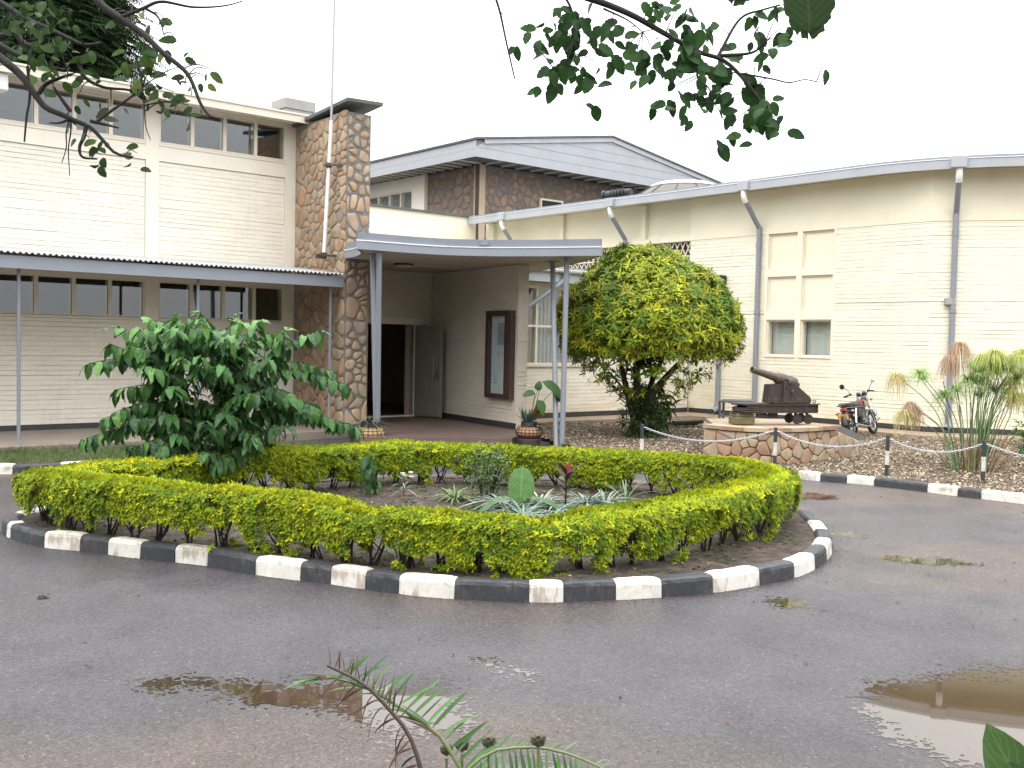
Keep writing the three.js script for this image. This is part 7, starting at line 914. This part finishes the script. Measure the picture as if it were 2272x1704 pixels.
// ---- planters: tyre-shaped pots in woven net, on low stands
{
  const R = rng(821), straw = mat({ map: tex(256, (u, v) => { const k = 0.75 + 0.5 * fbm(u * 20, v * 20, 831, 4, 20); return lin(0.42 * k, 0.29 * k, 0.12 * k); }, true, 0.3), roughness: 0.85, bumpMap: grainBump, bumpScale: 0.006 }), strawP = mat({ map: tex(256, (u, v) => { const k = 0.75 + 0.5 * fbm(u * 20, v * 20, 833, 4, 20); return lin(0.36 * k, 0.20 * k, 0.11 * k); }, true, 0.3), roughness: 0.85 });
  const pot = (x, z, y, r, hh, label, m) => {
    const p = wthing('planter', label, 'planter', V(x, y, z), 'planters at the porch'); const prof = [[r * 0.62, 0], [r * 0.88, 0.02], [r, hh * 0.35], [r * 0.99, hh * 0.6], [r * 0.86, hh * 0.93], [r * 0.78, hh], [r * 0.70, hh], [r * 0.68, hh * 0.8]]; const b = lathe(prof, 36); b.translate(x, y, z); mesh('pot', strip(b), m, p);
    for (let i = 0; i < 20; i++) { const a = i / 20 * 6.283; mesh('net_cord', tube(prof.slice(0, 6).map(([q, h]) => V(x + Math.cos(a) * (q + 0.004), y + h, z + Math.sin(a) * (q + 0.004))), 0.0055, 10, 5), M.darkWood, p); }
    for (const h of [0.25, 0.5, 0.75, 0.95]) { const k = h < 0.4 ? lerp(0.88, 1, h / 0.35) : h < 0.65 ? 1 : lerp(0.99, 0.80, (h - 0.6) / 0.4), t = new THREE.TorusGeometry(r * Math.min(1, k) + 0.004, 0.0055, 5, 40); t.rotateX(Math.PI / 2); t.translate(x, y + hh * h, z); mesh('net_cord', strip(t), M.darkWood, p); }
    const soil = new THREE.CircleGeometry(r * 0.7, 24); soil.rotateX(-Math.PI / 2); soil.translate(x, y + hh * 0.86, z); mesh('soil', soil, M.soil, p); const rim = lathe([[r * 0.60, hh], [r * 0.60, hh + 0.07], [r * 0.64, hh + 0.075], [r * 0.64, hh]], 30); rim.translate(x, y, z); mesh('rim', strip(rim), M.black, p); return p;
  };
  pot(-2.17, -15.62, 0.05, 0.235, 0.2, 'round yellow straw-netted planter left of the porch step', straw); pot(0.28, -15.72, 0.13, 0.2, 0.17, 'round tan straw-netted planter on a dark stand at the porch corner', strawP);
  const st = wthing('planter_stand', 'dark round stand under the tan planter', 'stand', V(0.28, 0.0, -15.72)); mesh('drum', strip(lathe([[0.0, 0.0], [0.17, 0.0], [0.18, 0.02], [0.17, 0.06], [0.18, 0.1], [0.17, 0.128], [0, 0.128]], 30).translate(0.28, 0.0, -15.72)), M.rust, st);
  bladePlant('spider_plant', 'spiky drooping plant growing in the yellow planter', 'plant', V(-2.17, 0.25, -15.62), 46, 0.34, 0.02, [[0.06, 0.10, 0.045], [0.14, 0.19, 0.09], [0.035, 0.06, 0.03]], 841, { bend: 0.8, hi: 2 });
  bladePlant('aloe', 'dark spiky aloe growing in the tan planter', 'plant', V(0.25, 0.30, -15.70), 30, 0.34, 0.034, [[0.035, 0.06, 0.04], [0.05, 0.085, 0.05]], 842, { bend: 0.15, hi: 4, lo: 1.0 });
  bladePlant('trailing_plant', 'leafy trailing plant spilling over the right of the tan planter', 'plant', V(0.38, 0.30, -15.70), 26, 0.16, 0.05, [[0.045, 0.06, 0.03], [0.03, 0.04, 0.025]], 843, { bend: 0.9, hi: 1.2 });
  const e = wthing('arum_plant', 'tall arching plant with large arrow leaves rising from the tan planter', 'plant', V(0.3, 0.3, -15.75)), lm = leafMat(0.06, 0.13, 0.035), ly = leafMat(0.3, 0.2, 0.03);
  const stalk = (pts, leafLen, w, d, up, m) => { mesh('stalk', taper(pts, 0.009, 0.005, 12, 6), M.frondGreen, e); meshAt('leaf', leafGeo(leafLen, w, 7, 0.2, 0.5, 0.03), m, e, orient(pts[pts.length - 1], d, up)); };
  const P = (...a) => a.map((p) => V(...p));
  stalk(P([0.3, 0.28, -15.75], [0.37, 0.6, -15.75], [0.46, 1.0, -15.75]), 0.46, 0.26, V(1, -0.35, 0.2), V(0, 1, 0.5), lm); stalk(P([0.3, 0.28, -15.75], [0.36, 0.55, -15.72], [0.40, 0.72, -15.7]), 0.26, 0.17, V(0.5, -0.6, 0.6), V(0.4, 0.7, 0.7), lm); stalk(P([0.3, 0.28, -15.75], [0.33, 0.6, -15.72], [0.36, 0.82, -15.72]), 0.2, 0.14, V(-0.9, 0.1, 0.5), V(0, 0.7, 0.7), lm); stalk(P([0.3, 0.28, -15.75], [0.36, 0.5, -15.72], [0.42, 0.66, -15.7]), 0.27, 0.13, V(-0.1, -1, 0.2), V(0.2, 0.1, 1), ly); stalk(P([0.3, 0.28, -15.75], [0.5, 0.7, -15.8], [0.66, 0.86, -15.8]), 0.2, 0.14, V(0.8, -0.8, 0.2), V(0.4, 0.6, 0.6), lm); stalk(P([0.3, 0.28, -15.75], [0.35, 0.7, -15.75], [0.40, 0.86, -15.7]), 0.15, 0.12, V(0.1, 0.8, 0.4), V(-0.2, -0.3, 1), lm);
}
// ---- motorcycle, built along +x (front wheel at +x), y up, then leaned on its stand and turned
{
  const b = thing('motorcycle', 'parked red and black motorcycle seen from behind, by the right wing wall', 'motorcycle', V(5.90, 0.09, -17.45)); b.rotation.set(0, 0.86, 0, 'YXZ'); b.rotation.x = -0.26; const SC = 0.73; b.scale.setScalar(SC);
  const blk = mat({ color: rgb(0.022, 0.022, 0.025), roughness: 0.45 }), rub = mat({ color: rgb(0.016, 0.016, 0.016), roughness: 0.85 }), red = phys({ color: rgb(0.15, 0.012, 0.022), roughness: 0.35, clearcoat: 0.8, clearcoatRoughness: 0.1 }), chrome = mat({ color: rgb(0.42, 0.42, 0.43), roughness: 0.2, metalness: 1 }), seatM = mat({ color: rgb(0.05, 0.05, 0.048), roughness: 0.55 }), amber = phys({ color: rgb(0.36, 0.14, 0.04), roughness: 0.25, clearcoat: 0.5 }), redL = phys({ color: rgb(0.35, 0.02, 0.02), roughness: 0.25, clearcoat: 0.5 }), al = mat({ color: rgb(0.28, 0.28, 0.28), roughness: 0.4, metalness: 0.8 }), engM = mat({ color: rgb(0.09, 0.09, 0.09), roughness: 0.5, metalness: 0.5 });
  const m = (n, g, mt, p = b) => mesh(n, g, mt, p); const FX = 1.26, r = 0.29;
  for (const [x, n] of [[0, 'rear_wheel'], [FX, 'front_wheel']]) { const t = new THREE.TorusGeometry(r - 0.045, n === 'rear_wheel' ? 0.05 : 0.042, 12, 40); t.translate(x, r, 0); const w = m(n, strip(t), rub); m('rim', strip(new THREE.TorusGeometry(r - 0.085, 0.014, 8, 36).translate(x, r, 0)), chrome, w); const sp = []; for (let i = 0; i < 24; i++) { const a = i / 24 * 6.283, s = i % 2 ? 0.035 : -0.035; sp.push(rod(V(x + Math.cos(a + 0.3) * 0.04, r + Math.sin(a + 0.3) * 0.04, s), V(x + Math.cos(a) * 0.2, r + Math.sin(a) * 0.2, 0), 0.0028, 0.0028, 4)); } const ss = m('spokes', sp, chrome, w); ss.userData.kind = 'stuff'; const h = rod(V(x, r, -0.06), V(x, r, 0.06), 0.06, 0.06, 18); m('hub', h, al, w); }
  const fender = (x, y, rr, a0, a1, w, mt, n) => { const g = new THREE.TorusGeometry(rr, w, 8, 24, a1 - a0); g.scale(1, 1, 1.5); g.rotateZ(a0); g.translate(x, y, 0); m(n, strip(g), mt); };
  fender(FX, r, r + 0.03, 0.5, 2.7, 0.032, al, 'front_fender'); fender(0, r, r + 0.06, 1.0, 3.15, 0.055, blk, 'rear_fender');
  m('fork', [rod(V(FX, r, -0.085), V(FX - 0.25, 0.92, -0.085), 0.026, 0.02), rod(V(FX, r, 0.085), V(FX - 0.25, 0.92, 0.085), 0.026, 0.02), bx(FX - 0.26, FX - 0.18, 0.80, 0.83, -0.12, 0.12), bx(FX - 0.30, FX - 0.22, 0.90, 0.93, -0.11, 0.11)], chrome);
  m('frame', [rod(V(0, r, -0.1), V(0.45, 0.33, -0.1), 0.02), rod(V(0, r, 0.1), V(0.45, 0.33, 0.1), 0.02), rod(V(0.45, 0.33, 0), V(0.95, 0.30, 0), 0.03), rod(V(0.95, 0.30, 0), V(1.03, 0.82, 0), 0.025), rod(V(0.2, 0.66, -0.08), V(1.0, 0.74, -0.05), 0.022), rod(V(0.2, 0.66, 0.08), V(1.0, 0.74, 0.05), 0.022), rod(V(0.45, 0.33, 0.09), V(0.3, 0.66, 0.09), 0.02), rod(V(0.45, 0.33, -0.09), V(0.3, 0.66, -0.09), 0.02)], blk);
  m('shock', rod(V(0.02, r, -0.12), V(0.2, 0.66, -0.12), 0.03, 0.03, 10), chrome); m('shock', rod(V(0.02, r, 0.12), V(0.2, 0.66, 0.12), 0.03, 0.03, 10), chrome);
  { const eng = m('engine', [rbx(0.48, 0.86, 0.24, 0.46, -0.12, 0.12, 0.03)], engM); for (let i = 0; i < 7; i++) m('cooling_fin', rbx(0.60, 0.80, 0.47 + i * 0.024, 0.482 + i * 0.024, -0.085, 0.085, 0.004), al, eng); m('engine_cover', rod(V(0.58, 0.33, 0.12), V(0.58, 0.33, 0.155), 0.085, 0.08, 22), al, eng); }
  { const s = new THREE.SphereGeometry(1, 28, 20); s.scale(0.27, 0.13, 0.135); const p = s.attributes.position; for (let i = 0; i < p.count; i++) { const k = (p.getX(i) + 0.27) / 0.54; p.setY(i, p.getY(i) * lerp(0.8, 1.15, k)); p.setZ(i, p.getZ(i) * lerp(0.7, 1.1, k)); } s.computeVertexNormals(); s.translate(0.80, 0.77, 0); const tk = m('fuel_tank', strip(s), red); m('tank_badge', [rbx(0.74, 0.94, 0.74, 0.84, -0.142, -0.134, 0.003), rbx(0.74, 0.94, 0.74, 0.84, 0.134, 0.142, 0.003)], chrome, tk); m('filler_cap', rod(V(0.84, 0.895, 0), V(0.84, 0.925, 0), 0.035, 0.03, 16), chrome, tk); }
  { const st = m('seat', [rbx(-0.12, 0.60, 0.70, 0.82, -0.125, 0.125, 0.05)], seatM); m('seat_strap', rbx(0.17, 0.21, 0.695, 0.828, -0.13, 0.13, 0.01), blk, st); m('seat_edge', [rbx(-0.13, 0.58, 0.685, 0.705, -0.128, 0.128, 0.008)], chrome, st); }
  for (const z of [-0.13, 0.13]) m('side_panel', rbx(0.24, 0.50, 0.45, 0.66, z - 0.025, z + 0.025, 0.02), blk);
  m('grab_rail', tube([V(0.25, 0.76, -0.14), V(-0.15, 0.80, -0.13), V(-0.24, 0.82, 0), V(-0.15, 0.80, 0.13), V(0.25, 0.76, 0.14)], 0.013, 26, 8), chrome); m('rear_carrier', [rod(V(-0.3, 0.77, -0.1), V(0.0, 0.72, -0.1), 0.009), rod(V(-0.3, 0.77, 0.1), V(0.0, 0.72, 0.1), 0.009), rod(V(-0.3, 0.77, -0.14), V(-0.3, 0.77, 0.14), 0.009)], blk);
  m('tail_lamp', rbx(-0.29, -0.21, 0.62, 0.70, -0.07, 0.07, 0.02), redL);
  for (const z of [-0.19, 0.19]) { const q = new THREE.SphereGeometry(0.04, 14, 10); q.scale(0.8, 0.8, 1); q.translate(-0.2, 0.6, z); const i = m('indicator', strip(q), amber); m('stem', rod(V(-0.19, 0.6, z * 0.4), V(-0.19, 0.6, z * 0.85), 0.01), blk, i); const f = new THREE.SphereGeometry(0.036, 14, 10); f.translate(1.07, 0.84, z); m('indicator', strip(f), amber); }
  { const cv = document.createElement('canvas'); cv.width = 256; cv.height = 128; const x = cv.getContext('2d'); x.fillStyle = '#c8964a'; x.fillRect(0, 0, 256, 128); x.strokeStyle = '#7a5518'; x.lineWidth = 6; x.strokeRect(6, 6, 244, 116); x.fillStyle = '#6b4512'; x.font = 'bold 58px sans-serif'; x.textAlign = 'center'; x.fillText('UD 017', 128, 60); x.fillText('I73', 128, 114); const t = new THREE.CanvasTexture(cv); t.colorSpace = THREE.SRGBColorSpace; const np = m('number_plate_holder', [rbx(-0.325, -0.305, 0.33, 0.56, -0.135, 0.135, 0.004)], blk); const g = new THREE.PlaneGeometry(0.25, 0.15); g.rotateY(-Math.PI / 2); g.translate(-0.327, 0.48, 0); m('number_plate', g, mat({ map: t, roughness: 0.45 }), np); m('sticker', rbx(-0.33, -0.326, 0.34, 0.40, -0.12, -0.0, 0.001), M.white, np); }
  m('mud_flap', rbx(-0.335, -0.325, 0.12, 0.33, -0.10, 0.10, 0.003).rotateZ(-0.05), blk);
  // handlebar, grips, levers, mirrors, instruments, lamp
  const hb = m('handlebar', tube([V(0.86, 1.02, -0.36), V(0.93, 1.05, -0.24), V(0.99, 0.97, -0.08), V(0.99, 0.96, 0.08), V(0.93, 1.05, 0.24), V(0.86, 1.02, 0.36)], 0.012, 40, 8), chrome);
  for (const s of [-1, 1]) { m('grip', rod(V(0.845, 1.015, s * 0.38), V(0.90, 1.04, s * 0.27), 0.02, 0.02, 10), rub, hb); m('lever', tube([V(0.93, 1.04, s * 0.24), V(0.95, 1.02, s * 0.32), V(0.92, 1.0, s * 0.4)], 0.007, 10, 6), chrome, hb); m('switch_box', rbx(0.895, 0.945, 1.02, 1.075, s * 0.23 - 0.03, s * 0.23 + 0.03, 0.01), blk, hb); }
  for (const s of [-1, 1]) { const mr = m('mirror', tube([V(0.93, 1.06, s * 0.24), V(0.95, 1.16, s * 0.29), V(0.94, 1.24, s * 0.36)], 0.007, 14, 6), blk); const h = lathe([[0, 0.0], [0.055, 0.004], [0.063, 0.014], [0.06, 0.022], [0, 0.024]], 24); h.rotateZ(Math.PI / 2 - (s > 0 ? 0.35 : -0.05)); h.translate(0.94, 1.28, s * 0.40); m('mirror_head', strip(h), s > 0 ? M.steel : blk, mr); }
  { const s = lathe([[0, -0.06], [0.05, -0.05], [0.085, 0.0], [0.09, 0.05], [0.08, 0.055], [0, 0.06]], 24); s.rotateZ(-Math.PI / 2); s.translate(1.12, 0.87, 0); m('headlamp', strip(s), chrome); } m('instruments', [rod(V(0.99, 0.99, -0.07), V(1.03, 1.0 + 0.03, -0.07), 0.055, 0.055, 18), rod(V(0.99, 0.99, 0.07), V(1.03, 1.03, 0.07), 0.055, 0.055, 18), rbx(0.98, 1.05, 0.95, 0.99, -0.13, 0.13, 0.015)], blk);
  m('exhaust', [tube([V(0.78, 0.46, 0.08), V(0.92, 0.36, 0.11), V(0.80, 0.22, 0.14), V(0.5, 0.2, 0.15)], 0.02, 24, 10), rod(V(0.5, 0.2, 0.15), V(-0.12, 0.27, 0.17), 0.042, 0.05, 14)], chrome); m('chain_guard', rbx(0.02, 0.46, 0.30, 0.40, -0.135, -0.11, 0.01), blk);
  const cb = m('crash_bar', tube([V(0.92, 0.62, 0.05), V(0.98, 0.56, 0.30), V(0.98, 0.34, 0.32), V(0.92, 0.28, 0.05)], 0.013, 24, 8), chrome); m('crash_bar', tube([V(0.92, 0.62, -0.05), V(0.98, 0.56, -0.30), V(0.98, 0.34, -0.32), V(0.92, 0.28, -0.05)], 0.013, 24, 8), chrome); m('bar_pad', rod(V(0.985, 0.36, 0.325), V(0.985, 0.54, 0.315), 0.055, 0.05, 14), M.curtain, cb);
  m('side_stand', rod(V(0.5, 0.28, -0.12), V(0.46, -0.02, -0.26), 0.013), blk); m('foot_peg', [rod(V(0.52, 0.28, -0.22), V(0.52, 0.28, 0.22), 0.016), rod(V(0.30, 0.34, 0.12), V(0.30, 0.34, 0.24), 0.014)], rub);
}
// ---- twigs, fallen leaves and pebbles on the drive
{
  const R = rng(901), tw = mat({ color: rgb(0.07, 0.04, 0.03), roughness: 0.8 }), lf = [mat({ color: rgb(0.12, 0.055, 0.03), roughness: 0.8, side: THREE.DoubleSide }), mat({ color: rgb(0.05, 0.03, 0.02), roughness: 0.8, side: THREE.DoubleSide })];
  const gs = [], gl = [[], []]; for (let i = 0; i < 170; i++) { const x = lerp(-5, 5.5, R()), z = -2.6 - 9.5 * Math.pow(R(), 0.8); if (inPoly(x, z, KERB) || inPoly(x, z, BED) || inPoly(x, z, LAWN)) continue; const a = R() * 6.28, L = 0.02 + 0.05 * R(); if (i % 3 === 0) gs.push(taper([V(x, 0.006, z), V(x + Math.cos(a) * L * 0.5, 0.009, z + Math.sin(a) * L * 0.5 + 0.004), V(x + Math.cos(a) * L, 0.006, z + Math.sin(a) * L)], 0.0022, 0.0012, 4, 4)); else { const g = leafGeo(0.022 + 0.02 * R(), 0.012, 3, 0.5, 0.5); g.applyMatrix4(orient(V(x, 0.01, z), V(Math.cos(a), 0.1, Math.sin(a)), V(0, 1, 0), 1)); gl[i % 2].push(strip(g)); } }
  const q = wthing('road_litter', 'tiny twigs and leaf bits scattered over the wet asphalt', 'litter', V(0, 0, -5)); q.userData.kind = 'stuff'; delete q.userData.category; mesh('twigs', gs, tw, q).userData.kind = 'stuff'; gl.forEach((l, i) => { mesh('leaf_bits', l, lf[i], q).userData.kind = 'stuff'; });
  { const gm = [], gc = [], f2 = lineOf(KERB, true), g = new THREE.TetrahedronGeometry(0.006, 0); for (let i = 0; i < 2600; i++) { const [x, z, nx, nz] = f2(R() * f2.total), o = 0.01 + 0.16 * R() ** 3; if (z < -9.3) continue; gm.push(orient(V(x - nx * o, 0.002, z - nz * o), rdir(R), V(0, 1, 0.1), lerp(0.3, 1.1, R() * R()))); gc.push(colj(mixc([0.05, 0.035, 0.025], [0.2, 0.15, 0.1], R() * R()), R)); } tag(inst('kerb_grit', g, mat({ color: 0xffffff, roughness: 0.9 }), gm, gc, scene), 'brown grit and crumbs washed against the island kerb', 'grit', null, 'stuff'); }
  const one = (x, z, L, w, label, k) => { const p = wthing('fallen_leaf', label, 'leaf', V(x, 0.004, z)); for (let i = 0; i < 2; i++) { const a = i * 0.7 + x; meshAt('leaf', leafGeo(L, w, 5, 0.5, 0.2, 0.15), lf[k], p, orient(V(x + 0.008 * i, 0.006 + 0.005 * i, z), V(Math.cos(a), 0.16, Math.sin(a)), V(0, 1, 0.1 * i))); } };
  one(-2.78, -6.05, 0.06, 0.04, 'brown crumpled leaf left on the drive in front of the kerb', 1); one(-1.08, -3.62, 0.045, 0.03, 'small dark crumpled leaf at lower left of the drive', 1); one(1.06, -3.45, 0.03, 0.015, 'dark leaf scrap near the bottom edge, left of the large puddle', 1);
}
scene.traverse((o) => { if (o.isMesh) { o.castShadow = true; o.receiveShadow = true; } });
renderer.render(scene, camera);
